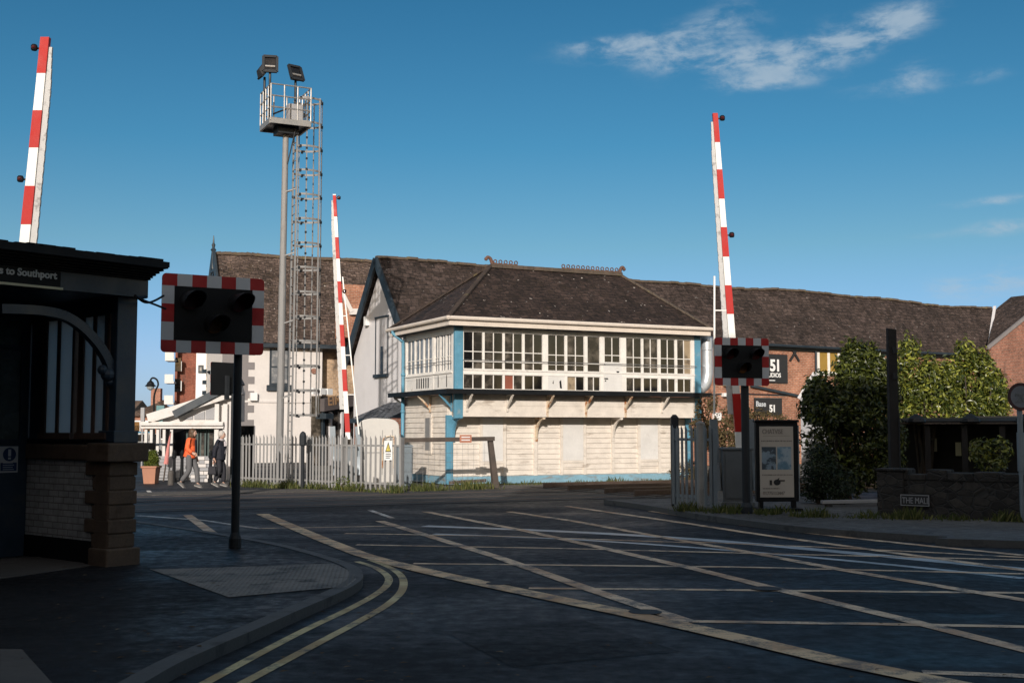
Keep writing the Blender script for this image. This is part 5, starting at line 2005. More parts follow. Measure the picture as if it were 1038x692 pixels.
# dark shop with a lettered fascia tucked between the white house and the pale gable
sp_ = at(327, 430, 57.0); sq_ = at(362, 430, 59.0)
sang = math.atan2(sq_.y - sp_.y, sq_.x - sp_.x)
shp = thing('shop', 'narrow dark shopfront with brown lettered fascia between the white house and pale gable', 'shop', loc=(sp_.x, sp_.y, 0), rz=sang)
sw = (Vector(sq_) - Vector(sp_)).length
szt = at(335, 399, 57.3)[2]; szb = at(335, 417, 57.3)[2]
mb = MB(); mb.box(-.05, sw, .1, .7, 0, szt - .1); mb.build('wall', M['glass_dim'], shp)
mb = MB(); mb.slab([(-.1, -.2, szb), (-.1, .08, szb), (-.1, .08, szt - .25), (-.1, -.2, szt - .25)], (sw + .1, 0, .35)); mb.build('fascia', M['shop_brown'], shp)
mb = MB(Matrix.Translation((.12, -.215, szb + .28)) @ Matrix.Rotation(-.25 / sw, 4, 'Y')); mb.merge(text_mb('EIMS', .62, .012)); mb.build('lettering', M['gold'], shp)
for k, x in enumerate((.0, .5, 1.3)):
    mb = MB(); mb.box(x, x + .14, -.02, .09, 0, szb); mb.build('pilaster', M['stucco'] if k else M['barge'], shp)
mb = MB(); mb.box(-.4, .1, -.6, .05, szb - .35, szb - .1); mb.build('lamp_box', M['barge'], shp)
for k in range(3):
    x = .4 + k * .5
    mb = MB(); mb.box(x, x + .35, 1.0, 1.2, szt + .0, szt + .3); mb.build('air_unit', M['letter_white'], shp)

# ================================================================== FENCES
def palisade(name, label, px, h, m, pitch=.155, post_every=2.6, z0=0.0, pale_w=.07, group=None):
    t = thing(name, label, 'fence', loc=(0, 0, 0), group=group)
    pts = [G(u, v, z0) for u, v in px]
    t.location = pts[0]
    O = Vector(pts[0])
    r = random.Random(11)
    mp, mr, mq = MB(), MB(), []
    for a, b in zip(pts[:-1], pts[1:]):
        d = (b - a); ln = d.length; d.normalize(); nrm = Vector((d.y, -d.x, 0))
        if nrm.y > 0: nrm = -nrm
        n = int(ln / pitch)
        for k in range(n + 1):
            p = a + d * (k * ln / n) - O + nrm * .03 + Vector((r.uniform(-.006, .006), 0, r.uniform(-.012, .012)))
            hh = h + r.uniform(-.015, .015)
            lean = d * r.uniform(-.012, .012)
            w = pale_w / 2
            V = []
            # W-shaped pale: shallow fold, pointed rounded head
            prof = [(-w, 0), (-w * .45, .02), (0, .012), (w * .45, .02), (w, 0)]
            base = [p + d * q[0] + nrm * q[1] + Vector((0, 0, .05)) for q in prof]
            top = [p + lean + d * q[0] * .9 + nrm * q[1] + Vector((0, 0, hh - (.085 * abs(q[0]) / w))) for q in prof]
            thick = -nrm * .006
            V = base + top
            V2 = [v_ + thick for v_ in V]
            F_ = []
            for i in range(4): F_.append((i, i + 1, 6 + i, 5 + i)); F_.append((10 + i + 1, 10 + i, 15 + i, 16 + i))
            for i in range(4): F_.append((5 + i, 6 + i, 16 + i, 15 + i))
            F_ += [(0, 5, 15, 10), (4, 14, 19, 9)]
            mp._add(V + V2, F_)
        for z in (.22, h - .28):
            mr.bar(a - O + Vector((0, 0, z)), b - O + Vector((0, 0, z)), .04, .05)
        np_ = max(1, round(ln / post_every))
        for k in range(np_ + 1):
            p = a + d * (ln * k / np_) - O - nrm * .06
            q = MB(); q.box(-.035, .035, -.05, .05, 0, h - .06)
            mq.append((p, q, math.atan2(d.y, d.x)))
    mp.build('pales', m, t); mr.build('rail', m, t)
    for p, q, an in mq:
        o = q.build('post', m, t); o.location = p; o.rotation_euler = (0, 0, an)
    return t


pf1 = palisade('palisade_fence', 'pale galvanised palisade fence with pointed pales standing beyond the crossing, left of the signal box', [(243, 491.5), (312, 494.5), (347, 497), (406, 499)], 1.50, M['galv_dull'], .158)
# dark gate post standing in that fence
pp = G(307, 495.5)
gp_ = thing('signal_post', 'short dark post with a rounded head standing in the pale palisade fence', 'post', loc=(pp.x, pp.y - .1, 0))
mb = MB(); mb.tube([(0, 0, 0), (0, 0, 1.2)], .05, 10); mb.build('post', M['dark_steel'], gp_)
mb = MB(); mb.lathe([(.06, 1.2), (.10, 1.22), (.10, 1.48), (.07, 1.56), (.02, 1.60)], (0, 0, 0), 12); mb.build('head', M['dark_steel'], gp_)
# electric warning sign on its right end
a = at(390, 466, 32.0); b = at(398.5, 446.5, 32.0)
es = thing('warning_sign', 'cream sign with yellow electric shock triangle, fixed to the pale palisade fence', 'sign', loc=(a.x, a.y - .12, a.z), rz=R(-20))
W_, H_ = (b.x - a.x) * 1.06, b.z - a.z
mb = MB(); mb.box(0, W_, -.004, .004, 0, H_); mb.build('board', M['letter_white'], es)
mb = MB(); mb.slab([(W_ * .12, -.006, H_ * .42), (W_ * .88, -.006, H_ * .42), (W_ * .5, -.006, H_ * .95)], (0, -.002, 0)); mb.build('triangle_border', M['ink'], es)
mb = MB(); mb.slab([(W_ * .24, -.0085, H_ * .475), (W_ * .76, -.0085, H_ * .475), (W_ * .5, -.0085, H_ * .84)], (0, -.002, 0)); mb.build('triangle', M['sign_yellow'], es)
mb = MB(); mb.slab([(W_ * .50, -.011, H_ * .50), (W_ * .56, -.011, H_ * .62), (W_ * .50, -.011, H_ * .62), (W_ * .53, -.011, H_ * .78), (W_ * .44, -.011, H_ * .63), (W_ * .50, -.011, H_ * .61)], (0, -.002, 0))
for k in range(3): mb.box(W_ * .18, W_ * (.82 - .1 * (k == 2)), -.007, -.0045, H_ * (.30 - .1 * k), H_ * (.34 - .1 * k))
mb.build('symbol', M['ink'], es)

# dark palisade fence at the near right
palisade('palisade_fence', 'short dark grey palisade fence in shade beside the barrier machine', [(684, 513), (722, 516)], 1.62, M['steel_grey'], .135, 1.1, .1)
pp = G(684.5, 512.5, .1)
gt = thing('gate_post', 'thick dark square post ending the shaded palisade fence', 'post', loc=(pp.x, pp.y, .1))
mb = MB(); mb.box(-.075, .075, -.075, .075, 0, 1.78); mb.hexa([(-.075, -.075, 1.78), (.075, -.075, 1.78), (.075, .075, 1.78), (-.075, .075, 1.78), (-.03, -.03, 1.84), (.03, -.03, 1.84), (.03, .03, 1.84), (-.03, .03, 1.84)]); mb.build('post', M['dark_steel'], gt)
pp = G(715, 516.5, .1)
gt = thing('gate_post', 'pale grey round post halfway along the shaded palisade fence', 'post', loc=(pp.x - .1, pp.y - .12, .1))
mb = MB(); mb.tube([(0, 0, 0), (0, 0, 1.62)], .075, 10); mb.lathe([(.09, 1.62), (.09, 1.66), (.02, 1.70)], (0, 0, 0), 10); mb.build('post', M['galv'], gt)

# timber rail fence in front of the signal box with its orange notice
rf = thing('rail_fence', 'weathered timber post and rail barrier in front of the signal box wall', 'fence', SB)
pA = SB.l(G(502.5, 494.5))
ty = pA.y
zt_ = SB.hit_y(497, 443, ty)[1]
mb = MB(); mb.hexa([(pA.x - .09, ty - .07, 0), (pA.x + .09, ty - .07, 0), (pA.x + .09, ty + .07, 0), (pA.x - .09, ty + .07, 0), (pA.x - .25, ty - .06, zt_), (pA.x - .12, ty - .06, zt_), (pA.x - .12, ty + .06, zt_), (pA.x - .25, ty + .06, zt_)])
mb.build('post', M['wood_post'], rf)
xl, zl_ = SB.hit_y(408, 446, ty)
mb = MB(); mb.bar((xl, ty - .09, zl_), (pA.x - .08, ty - .09, zt_ - .04), .04, .12); mb.build('rail', M['wood_post'], rf)
xl2, zl2 = SB.hit_y(470, 489, ty + .3)
mb = MB(); mb.bar((SB.hit_y(455, 489.5, ty + .4)[0], ty + .4, .16), (pA.x - .25, ty + .1, .22), .05, .09); mb.build('rail', M['wood_post'], rf)
mb = MB()
for k in range(14):
    x = xl + .25 + k * .17
    mb.tube([(x, ty - .03, .05), (x, ty - .03, zl_ - .1)], .0035, 4)
for z in (.25, .5, .75, 1.0): mb.tube([(xl, ty - .03, z), (pA.x - .2, ty - .03, z)], .0035, 4)
mb.build('wire_mesh', M['galv'], rf)
xa, za = SB.hit_y(466, 448.5, ty - .12); xb, zb = SB.hit_y(478, 440.5, ty - .12)
no = thing('orange_notice', 'faded orange rectangular notice on the timber rail in front of the signal box', 'sign', SB)
mb = MB(); mb.box(xa, xb, ty - .125, ty - .115, za, zb); mb.build('board', M['orange_notice'], no)
mb = MB()
for k in range(2): mb.box(xa + .05, xb - .05, ty - .128, ty - .126, za + .06 + k * .08, za + .09 + k * .08)
mb.build('lettering', M['letter_white'], no)
# grey cabinet by the left end of the box
cp = at(411, 482, 36.0)
gcb = thing('lineside_cabinet', 'small grey lineside cabinet at the left corner of the signal box', 'cabinet', loc=(cp.x - .05, cp.y - .3, 0), rz=SB.rot)
mb = MB(); mb.box(-.22, .22, -.2, .2, 0, 1.15); mb.hexa([(-.25, -.23, 1.15), (.25, -.23, 1.15), (.25, .23, 1.15), (-.25, .23, 1.15), (-.22, -.2, 1.2), (.22, -.2, 1.2), (.22, .2, 1.2), (-.22, .2, 1.2)]); mb.build('body', M['steel_grey'], gcb, .01)
mb = MB(); mb.box(-.18, .18, -.215, -.202, .1, 1.08); mb.build('door', M['steel_grey'], gcb)

# ================================================================== POSTER STAND, POLES, STONE WALL
pa_ = G(787, 517, .1)
PSY = pa_.y
ad = thing('poster_stand', 'black framed poster stand with cream poster, two pictures and pointing hand on the far pavement', 'poster stand', loc=(pa_.x, PSY, .1), rz=R(4))
def pxz(u, v):
    p = at(u, v, PSY); return (p.x - pa_.x) / math.cos(R(4)), p.z - .1
xa, za = pxz(766, 508); xb, zb = pxz(808, 428)
mb = MB(); mb.box(xa, xb, -.06, .06, za, zb); mb.box(xa - .02, xb + .02, -.09, .09, zb + .001, zb + .05); mb.build('frame', M['black_paint'], ad, .012)
mb = MB(); mb.box(xa + .05, xa + .13, -.05, .05, 0, za - .002); mb.box(xb - .13, xb - .05, -.05, .05, 0, za - .002); mb.box(xa, xb, -.3, .3, -.02, .05); mb.build('foot', M['black_paint'], ad)
mb = MB(); mb.box(xb + .002, xb + .02, -.06, .06, za + .05, zb - .05); mb.build('edge_strip', M['steel_grey'], ad)
qa, qz0 = pxz(769.5, 503.5); qb, qz1 = pxz(803, 432)
mb = MB(); mb.box(qa, qb, -.068, -.062, qz0, qz1); po = mb.build('poster', M['sign_cream'], ad)
W_, H_ = qb - qa, qz1 - qz0
def onp(fx, fz, dy=-.070): return (qa + W_ * fx, dy, qz0 + H_ * fz)
t = text_mb('CHATVISE', H_ * .078, 0, .92); mb = MB(Matrix.Translation(onp(.08, .895)) @ Matrix.Diagonal((.92, 1, 1.25, 1))); mb.merge(t); mb.build('lettering', M['ink_soft'], po)
mb = MB()
p = onp(.1, .865); mb.box(p[0], p[0] + W_ * .8, p[1], p[1] + .002, p[2], p[2] + .006)
r = random.Random(5)
for (fz, f0, f1) in ((.785, .05, .95), (.305, .06, .94), (.115, .08, .55)):
    x = f0
    while x < f1:
        w = r.uniform(.015, .035); p = onp(x, fz); mb.box(p[0], p[0] + W_ * w, p[1], p[1] + .002, p[2], p[2] + H_ * .018); x += w + r.uniform(.008, .02)
mb.build('small_print', M['ink_soft'], po)
t = text_mb('01775113447', H_ * .07, 0, .95); mb = MB(Matrix.Translation(onp(.08, .035)) @ Matrix.Diagonal((.86, 1, 1.0, 1))); mb.merge(t); mb.build('lettering', M['ink_soft'], po)
for (f0, f1, mm) in ((.06, .48, 'photo_a'), (.52, .93, 'photo_b')):
    p, q = onp(f0, .39), onp(f1, .71); mb = MB(); mb.box(p[0], q[0], -.0705, -.0685, p[2], q[2]); mb.build('picture', M[mm], po)
mb = MB(); c = onp(.50, .21); u_ = W_ * .085
def ell(cx__, cz__, rx, rz): mb.slab([(cx__ + rx * math.cos(2 * math.pi * k / 16), -.0705, cz__ + rz * math.sin(2 * math.pi * k / 16)) for k in range(16)], (0, -.002, 0))
ell(c[0], c[2], u_ * 1.2, u_ * 1.0)
mb.box(c[0] + u_ * .4, c[0] + u_ * 2.7, -.0745, -.0728, c[2] + u_ * .35, c[2] + u_ * .80)
mb.slab([(c[0] - u_ * .3, -.0752, c[2] + u_ * .7), (c[0] + u_ * .3, -.0752, c[2] + u_ * .6), (c[0] + u_ * .9, -.0752, c[2] + u_ * 1.35), (c[0] + u_ * .6, -.0752, c[2] + u_ * 1.5)], (0, -.002, 0))
mb.box(c[0] - u_ * 2.6, c[0] - u_ * 1.75, -.0728, -.0705, c[2] - u_ * .95, c[2] + u_ * .75)
mb.build('pointing_hand', M['ink'], po)

pw = G(907, 528, .1); pw = at(908, 524, 23.2)
wp = thing('telegraph_pole', 'dark square topped timber pole rising through the laurels by the stone wall', 'pole', loc=(pw.x, pw.y, 0))
ztp = at(907, 333, 23.2)[2]
mb = MB(); mb.hexa([(-.10, -.09, 0), (.10, -.09, 0), (.10, .09, 0), (-.10, .09, 0), (-.085, -.08, ztp), (.075, -.08, ztp - .02), (.075, .08, ztp), (-.085, .08, ztp + .02)]); mb.build('pole', M['pole_wood'], wp, .015)
mb = MB()
for z in (2.6, 3.1): mb.box(-.02, .05, -.115, -.09, z, z + .12)
mb.box(.06, .085, -.12, -.1, .5, 1.9); mb.build('strap', M['dark_steel'], wp)

# rubble stone wall
s0, s1 = G(897, 522, .1), G(1060, 529, .1)
sw_ = thing('stone_wall', 'dark rubble stone garden wall along the far pavement at the right', 'wall', loc=(s0.x, s0.y, 0), rz=math.atan2(s1.y - s0.y, s1.x - s0.x))
ln = (s1 - s0).length + 8
r = random.Random(6)
mb = MB()
hA, hB = at(905, 479, s0.y)[2], at(1030, 474, s1.y)[2]
mb.box(0, ln, 0, .4, 0, hA - .02)
k = 0; x = 0
while x < ln:
    w = r.uniform(.25, .5); hh = r.uniform(-.02, .09) + hA + (hB - hA) * x / ln
    mb.box(x, x + w - .01, -.01 - r.uniform(0, .02), .41, hA - .12, hh); x += w
mb.build('wall', M['stone'], sw_, .02)
mb = MB(); mb.box(-.12, .36, -.05, .44, 0, hA + .03); mb.box(-.15, .40, -.08, .47, hA + .031, hA + .08); mb.build('pier', M['stone'], sw_, .02)
a, b = at(911, 511.5, s0.y - .1), at(940, 500.5, s0.y - .15)
sn = thing('street_name_sign', 'low dark blue and white street name plate reading THE MALL on the stone wall', 'sign', loc=(a.x, a.y - .12, a.z), rz=math.atan2(s1.y - s0.y, s1.x - s0.x))
W_, H_ = (b.x - a.x) * 1.02, b.z - a.z
mb = MB(); mb.box(0, W_, -.012, .03, 0, H_); mb.build('plate', M['ink'], sn)
mb = MB(); bt = H_ * .07
mb.box(0, W_, -.016, -.0125, 0, bt); mb.box(0, W_, -.016, -.0125, H_ - bt, H_); mb.box(0, bt, -.016, -.0125, bt, H_ - bt); mb.box(W_ - bt, W_, -.016, -.0125, bt, H_ - bt); mb.build('border', M['slat_grey'], sn)
t = text_mb('THE MALL', H_ * .78, .0, 1.0); mb = MB(Matrix.Translation((W_ * .06, -.018, H_ * .22)) @ Matrix.Diagonal((.70, 1, 1, 1))); mb.merge(t); mb.build('lettering', M['slat_grey'], sn)

# round speed sign at the right edge
sgp = G(1037, 528, .1)
ss = thing('speed_sign', 'dull round 20 speed limit sign on a grey pole in front of the stone wall', 'road sign', loc=(sgp.x, sgp.y, .1), rz=R(6))
zt_ = at(1036, 402, sgp.y)[2] - .1
mb = MB(); mb.tube([(0, 0, 0), (0, 0, zt_ + .2)], .045, 10); mb.lathe([(.06, zt_ - 1.25), (.06, zt_ - .6)], (0, 0, 0), 10); mb.build('pole', M['steel_grey'], ss)
rr = .235
mb = MB(); mb.slab([(rr * math.cos(2 * math.pi * k / 28), -.05, zt_ + rr * math.sin(2 * math.pi * k / 28)) for k in range(28)], (0, -.01, 0)); mb.build('rim', M['sign_rim'], ss)
mb = MB(); mb.slab([(rr * .78 * math.cos(2 * math.pi * k / 28), -.0605, zt_ + rr * .78 * math.sin(2 * math.pi * k / 28)) for k in range(28)], (0, -.002, 0)); mb.build('disc', M['sign_dull'], ss)
t = text_mb('20', .21, .004, 1, 'CENTER'); mb = MB(Matrix.Translation((0, -.067, zt_ - .09))); mb.merge(t); mb.build('lettering', M['cabinet'], ss)

# open timber shelter behind the stone wall
sa = at(903, 425, 28.0); sb_ = at(1060, 425, 27.0)
sh = thing('garden_shelter', 'low dark open timber shelter under the laurels behind the stone wall', 'shelter', loc=(sa.x, sa.y, 0), rz=math.atan2(sb_.y - sa.y, sb_.x - sa.x))
ln = (sb_ - sa).length
zr_ = sa.z
mb = MB(); mb.slab([(-.3, -.5, zr_ - .1), (ln, -.5, zr_ - .1), (ln, 2.6, zr_ + .02), (-.3, 2.6, zr_ + .02)], (0, 0, .06)); mb.build('roof', M['pole_wood'], sh)
mb = MB(); mb.box(-.3, ln, -.56, -.505, zr_ - .11, zr_ - .08); mb.build('eaves_rail', M['wood_post'], sh)
for k in range(5):
    x = k * ln / 4.2
    mb = MB(); mb.box(x - .06, x + .06, -.45, -.33, 0, zr_ - .1); mb.build('post', M['pole_wood'], sh)
mb = MB(); mb.box(-.3, ln, 2.4, 2.5, 0, zr_ + .1); mb.build('back_wall', M['pole_wood'], sh)
for x, w, z in ((1.3, .13, 1.0), (1.62, .16, 1.0), (1.3 + 3.0, .12, 1.1), (.75, .12, 1.1)):
    mb = MB(); mb.box(x + .2, x + w + .2, 2.34, 2.395, z, z + .33); mb.build('pinned_paper', M['notice'], sh)
for k in range(4):
    x = .55 + k * 1.15
    mb = MB(); mb.lathe([(.22, -.02), (.20, .05), (.08, .13), (.03, .16)], (x, -.5, zr_ - .04), 10); mb.build('lamp_shade', M['dark_steel'], sh)
# white low rail on the pavement
a, b = G(833, 513.5, .1), G(899, 512, .1)
lr_ = thing('low_rail', 'low pale rail lying near the ground between the laurels and the stone wall', 'rail', loc=(a.x, a.y, .1), rz=math.atan2(b.y - a.y, b.x - a.x))
lnr = (b - a).length
mb = MB(); mb.box(0, lnr, -.05, .05, .06, .13); mb.build('beam', M['slat_grey'], lr_, .01)
mb = MB()
for x in (.1, lnr - .2): mb.box(x, x + .12, -.05, .05, -.02, .059)
mb.build('block', M['stone'], lr_)
# pale pointed shed gable beside the laurels
gY = 34.0
ga, gb_, gc = at(812, 445, gY), at(833, 445, gY), at(823, 379, gY)
gs = thing('garden_shed', 'pale grey pointed shed gable half hidden by the big laurel', 'shed', loc=(ga.x, gY, 0), rz=R(-17))
w_ = (gb_.x - ga.x) * 1.15; ze = at(813, 402, gY)[2]
mb = MB(); mb.slab([(0, 0, 0), (w_ * 1.2, 0, 0), (w_ * 1.2, 0, ze), (w_ * .6, 0, gc.z), (0, 0, ze)], (0, 2.5, 0)); mb.build('wall', M['slat_grey'], gs)
mb = MB(); mb.bar((-.04, -.03, ze - .05), (w_ * .6, -.03, gc.z + .03), .1, .09); mb.bar((w_ * 1.24, -.03, ze - .05), (w_ * .6, -.03, gc.z + .03), .1, .09); mb.build('bargeboard', M['stucco'], gs)

# ================================================================== FAR LEFT: terrace, flats, houses
# cafe with a sloping white roof edge and terrace posts
CY0 = 39.5
ca = at(146, 488, CY0); cb_ = at(243, 488, CY0)
cf = thing('cafe_terrace', 'white cafe with sloping roof and open terrace of white posts, left of the white house', 'cafe', loc=(ca.x, CY0, 0))
def cxz(u, v):
    p = at(u, v, CY0); return p.x - ca.x, p.z
zb_ = cxz(190, 431)[1]
xr = cxz(243, 431)[0]
mb = MB(); mb.box(-.1, xr - .5, -.15, .1, zb_ - .10, zb_ + .12); mb.box(-.1, xr - .5, -.24, -.155, zb_ + .0, zb_ + .09); mb.build('beam', M['terrace_white'], cf)
xA, zA = cxz(163, 431); xB, zB = cxz(243, 398)
mb = MB(); mb.slab([(xA, .2, zb_ + .121), (xr, .2, zb_ + .121), (xr, .2, zB), (xA, .2, zb_ + .25)], (0, .5, 0)); mb.build('side_wall', M['terrace_white'], cf)
mb = MB(); mb.bar((xA - .4, .1, zb_ + .22), (xr + .05, .1, zB + .1), .5, .30, (0, 0, 1)); mb.build('sloping_roof', M['terrace_white'], cf)
mb = MB(); mb.bar(cxz(178, 421)[:1] + (.1, cxz(178, 420)[1]), (xr, .1, zB + .38), .7, .24, (0, 0, 1)); mb.build('roof_covering', M['barge'], cf)
for (u0, u1) in ((184.5, 194), (195.5, 206), (207, 217)):
    x0, x1 = cxz(u0, 425)[0], cxz(u1, 425)[0]
    s = (zB - zb_) / (xr - xA)
    mb = MB(); z0 = zb_ + .2
    mb.slab([(x0, .16, z0), (x1, .16, z0), (x1, .16, zb_ + (x1 - xA) * s - .1), (x0, .16, zb_ + (x0 - xA) * s - .1)], (0, .03, 0)); mb.build('side_window', M['slat_grey'], cf)
mb = MB(); mb.box(cxz(205, 440)[0] * 0 + cxz(146, 440)[0], xr, 2.2, 2.4, 0, zb_); mb.build('inner_wall', M['glass_dark'], cf)
for u in (148, 153.5, 160, 166.5, 174):
    x = cxz(u, 450)[0]
    mb = MB(); mb.box(x - .045, x + .045, -.05, .04, cxz(150, 463)[1], zb_ - .101); mb.build('terrace_post', M['terrace_white'], cf)
x0, x1 = cxz(162, 475)[0], cxz(215, 475)[0]
zt_ = cxz(180, 462)[1]
mb = MB()
for k in range(7): mb.box(x0, x1, -.2, -.14, .10 + k * (zt_ - .1) / 7, .10 + (k + .86) * (zt_ - .1) / 7)
mb.box(x0, x1, -.138, -.1, .02, zt_); mb.build('slatted_screen', M['slat_grey'], cf)
mb = MB(); mb.tube([(cxz(146, 450)[0], -.12, cxz(146, 450)[1]), (cxz(176, 450)[0], -.12, cxz(146, 450)[1])], .03, 6); mb.build('terrace_rail', M['barge'], cf)
for u0, u1 in ((186, 191), (192.5, 198.5), (200, 206.5), (208, 216)):
    xx, x2 = cxz(u0, 450)[0], cxz(u1, 450)[0]
    mb = MB(); mb.box(xx, x2, .3, .4, 0, zb_ - .1); o = mb.build('glazed_door', M['green_dark'], cf)
    mb = MB(); mb.box(xx + .06, x2 - .06, .27, .298, .5, zb_ - .2); mb.build('pane', M['glass_dim'], o)
for u in (219.5, 228):
    x = cxz(u, 450)[0]; mb = MB(); mb.box(x - .07, x + .07, -.05, .15, 0, zb_ + .7); mb.build('corner_post', M['terrace_white'], cf)
mb = MB(); mb.box(cxz(229, 450)[0], xr, .12, .19, 0, zB); mb.build('end_wall', M['stucco_w'], cf)
x = cxz(169, 462)[0]
mb = MB(); mb.box(cxz(166, 462)[0], cxz(166, 462)[0] + .35, -.3, -.22, zt_ - .02, zt_ + 1.25); 
ub = thing('parasol', 'folded pale red parasol leaning on the cafe terrace', 'parasol', loc=(at(166, 470, CY0 - .5).x, CY0 - .5, 0))
mb = MB(); mb.tube([(0, 0, 0), (.2, 0, 1.6)], .025, 6); mb.build('pole', M['wood_post'], ub)
mb = MB(); mb.tube([(.07, 0, .55), (.12, 0, 1.0), (.2, 0, 1.55)], .08, 8, .02); mb.build('canopy', mat('faded_red_cloth', (.58, .22, .20), .9), ub)

# potted shrub, bollards, white post on the pavement
def foliage(name, parent, blobs, n, size, m, seed=1, up=.35, shell=.55, flat=.0):
    """many small leaf-shaped faces through the volume of several lumps"""
    g = np.random.default_rng(seed)
    vol = np.array([b[3] * b[4] * b[5] for b in blobs]); vol = vol ** .8 / (vol ** .8).sum()
    idx = g.choice(len(blobs), n, p=vol)
    B = np.array([b[:6] for b in blobs])[idx]
    d = g.normal(size=(n, 3)); d /= np.linalg.norm(d, axis=1)[:, None]
    rad = (g.random(n) ** (1 / 3)) * (1 - shell) + shell * (1 - np.abs(g.normal(0, .16, n)))
    rad *= 1 + .16 * np.sin(d[:, 0] * 7 + idx) * np.sin(d[:, 1] * 6 + 2 * idx) + .12 * np.sin(d[:, 2] * 9 + idx * 3)
    c = B[:, :3] + d * B[:, 3:6] * rad[:, None]
    nrm = d * .8 + g.normal(0, .55, (n, 3)); nrm[:, 2] += up; nrm /= np.linalg.norm(nrm, axis=1)[:, None]
    t = np.cross(nrm, g.normal(size=(n, 3))); t /= np.linalg.norm(t, axis=1)[:, None] + 1e-9
    b = np.cross(nrm, t)
    s = size * g.uniform(.6, 1.35, n)[:, None]
    fold = nrm * s * .16
    V = np.stack([c - t * s, c - b * s * .42 + fold, c + t * s, c + b * s * .42 + fold], 1).reshape(-1, 3)
    F_ = []
    k = np.arange(n) * 4
    F_ = np.concatenate([np.stack([k, k + 1, k + 2], 1), np.stack([k, k + 2, k + 3], 1)])
    me = bpy.data.meshes.new(name)
    me.from_pydata(V.tolist(), [], F_.tolist())
    me.materials.append(m)
    o = bpy.data.objects.new(name, me)
    COL.objects.link(o)
    o.parent = parent
    return o


pY = 37.2
pp = at(153, 492, pY)
pt = thing('potted_shrub', 'clipped yellow green shrub in a square terracotta pot beside the terrace', 'potted plant', loc=(pp.x, pY, 0))
pw_ = (at(161, 480, pY).x - at(147, 480, pY).x) / 2
zpot = at(153, 474, pY).z
mb = MB(); mb.hexa([(-pw_ * .8, -.2, 0), (pw_ * .8, -.2, 0), (pw_ * .8, .2, 0), (-pw_ * .8, .2, 0), (-pw_, -.26, zpot), (pw_, -.26, zpot), (pw_, .26, zpot), (-pw_, .26, zpot)])
mb.box(-pw_ - .03, pw_ + .03, -.29, .29, zpot + .001, zpot + .06); mb.build('pot', M['pot'], pt, .01)
zs_ = at(153, 462, pY).z
mb = MB(); mb.tube([(0, 0, zpot - .1), (0, 0, zs_)], .03, 6); mb.build('stem', M['bark'], pt)
foliage('foliage', pt, [(0, 0, zpot + .22, pw_ * 1.2, pw_ * 1.1, .32), (.03, 0, zpot + .36, pw_ * .8, pw_ * .8, .24)], 2600, .03, M['leaf_box'], 3)
for k, (u, Yq, lab) in enumerate(((161, 39.5, 'black bollard beside the terracotta pot'), (176.5, 38.2, 'black bollard between the white marker post and the walkers'), (184.5, 38.0, 'black bollard just behind the person in orange'), (213.5, 38.0, 'dark bollard behind the person in navy'))):
    p = at(u, 470, Yq)
    t = thing('bollard', lab, 'bollard', loc=(p.x, Yq, 0), group='black bollards along the far pavement')
    mb = MB(); mb.lathe([(.085, 0), (.085, .12), (.06, .14), (.05, .75), (.075, .77), (.075, .83), (.05, .85), (.06, .93), (.03, 1.0), (.005, 1.02)], (0, 0, 0), 12); mb.build('shaft', M['black_paint'], t)
p = G(173, 491.5)
t = thing('marker_post', 'short stone marker post with rounded top beside the bollards', 'post', loc=(p.x, p.y, 0))
mb = MB(); mb.lathe([(.085, 0), (.085, .36), (.07, .42), (.02, .45)], (0, 0, 0), 12); mb.build('post', M['flag'], t)
# low rubble heap of white stones behind the walkers
p = at(206, 490, 38.6)
t = thing('stone_planter', 'low planter of pale and dark stacked stones behind the walkers', 'planter', loc=(p.x, 38.6, 0))
r = random.Random(2); mb = MB(); m2 = MB()
for k in range(7):
    x = -.35
    while x < .42:
        w = r.uniform(.12, .3); (mb if r.random() < .6 else m2).box(x, x + w - .012, -.18 - r.uniform(0, .03), .2, k * .115, k * .115 + .105); x += w
mb.build('pale_stones', M['stucco_w'], t, .01); m2.build('dark_stones', M['slat_grey'], t, .01)

# flats of dark red brick with white balconies
fY = 92.0
a = at(175, 490, fY)
fl = thing('brick_flats', 'dark red brick block of flats with white balconies, far beyond the cafe', 'flats', loc=(a.x, fY, 0), rz=R(8))
def fxz(u, v):
    p = at(u, v, fY); return (p.x - a.x), p.z
ztop_ = fxz(180, 335)[1]; xw = fxz(195, 400)[0]
mb = MB(); mb.box(.0, xw - 1.2, 0, 12, 0, ztop_); mb.build('wall', M['brick_flat'], fl)
mb = MB(); mb.box(xw - 1.18, xw + .6, .6, 12, 0, fxz(190, 372)[1]); mb.box(xw - 1.18, xw + .6, .9, 12, fxz(190, 372)[1] + .01, ztop_ - 1); mb.build('stair_wing', M['brick_flat'], fl)
for (v0, v1) in ((357, 366.5), (380, 389), (401, 410)):
    z0, z1 = fxz(170, v1)[1], fxz(170, v0)[1]
    x0 = fxz(169, 400)[0]
    mb = MB(); mb.box(x0, .1, -1.2, .6, z0, z0 + .15); mb.box(x0, .05, -1.2, -1.1, z0 + .151, z1); mb.box(x0, x0 + .1, -1.098, .5, z0 + .151, z1); mb.build('balcony', M['flat_white'], fl)
    mb = MB(); mb.box(.0, .45, -.06, -.004, z1 + .3, z1 + 1.3); mb.build('balcony_door', M['glass_dark'], fl)
for (v0, v1) in ((366, 376), (386, 396)):
    for u in (179, 182.5):
        x0, z1 = fxz(u, v0); x1, z0 = fxz(u + 1.4, v1)
        mb = MB(); mb.box(x0, x1, -.05, -.003, z0, z1); mb.build('window', M['flat_white'], fl)
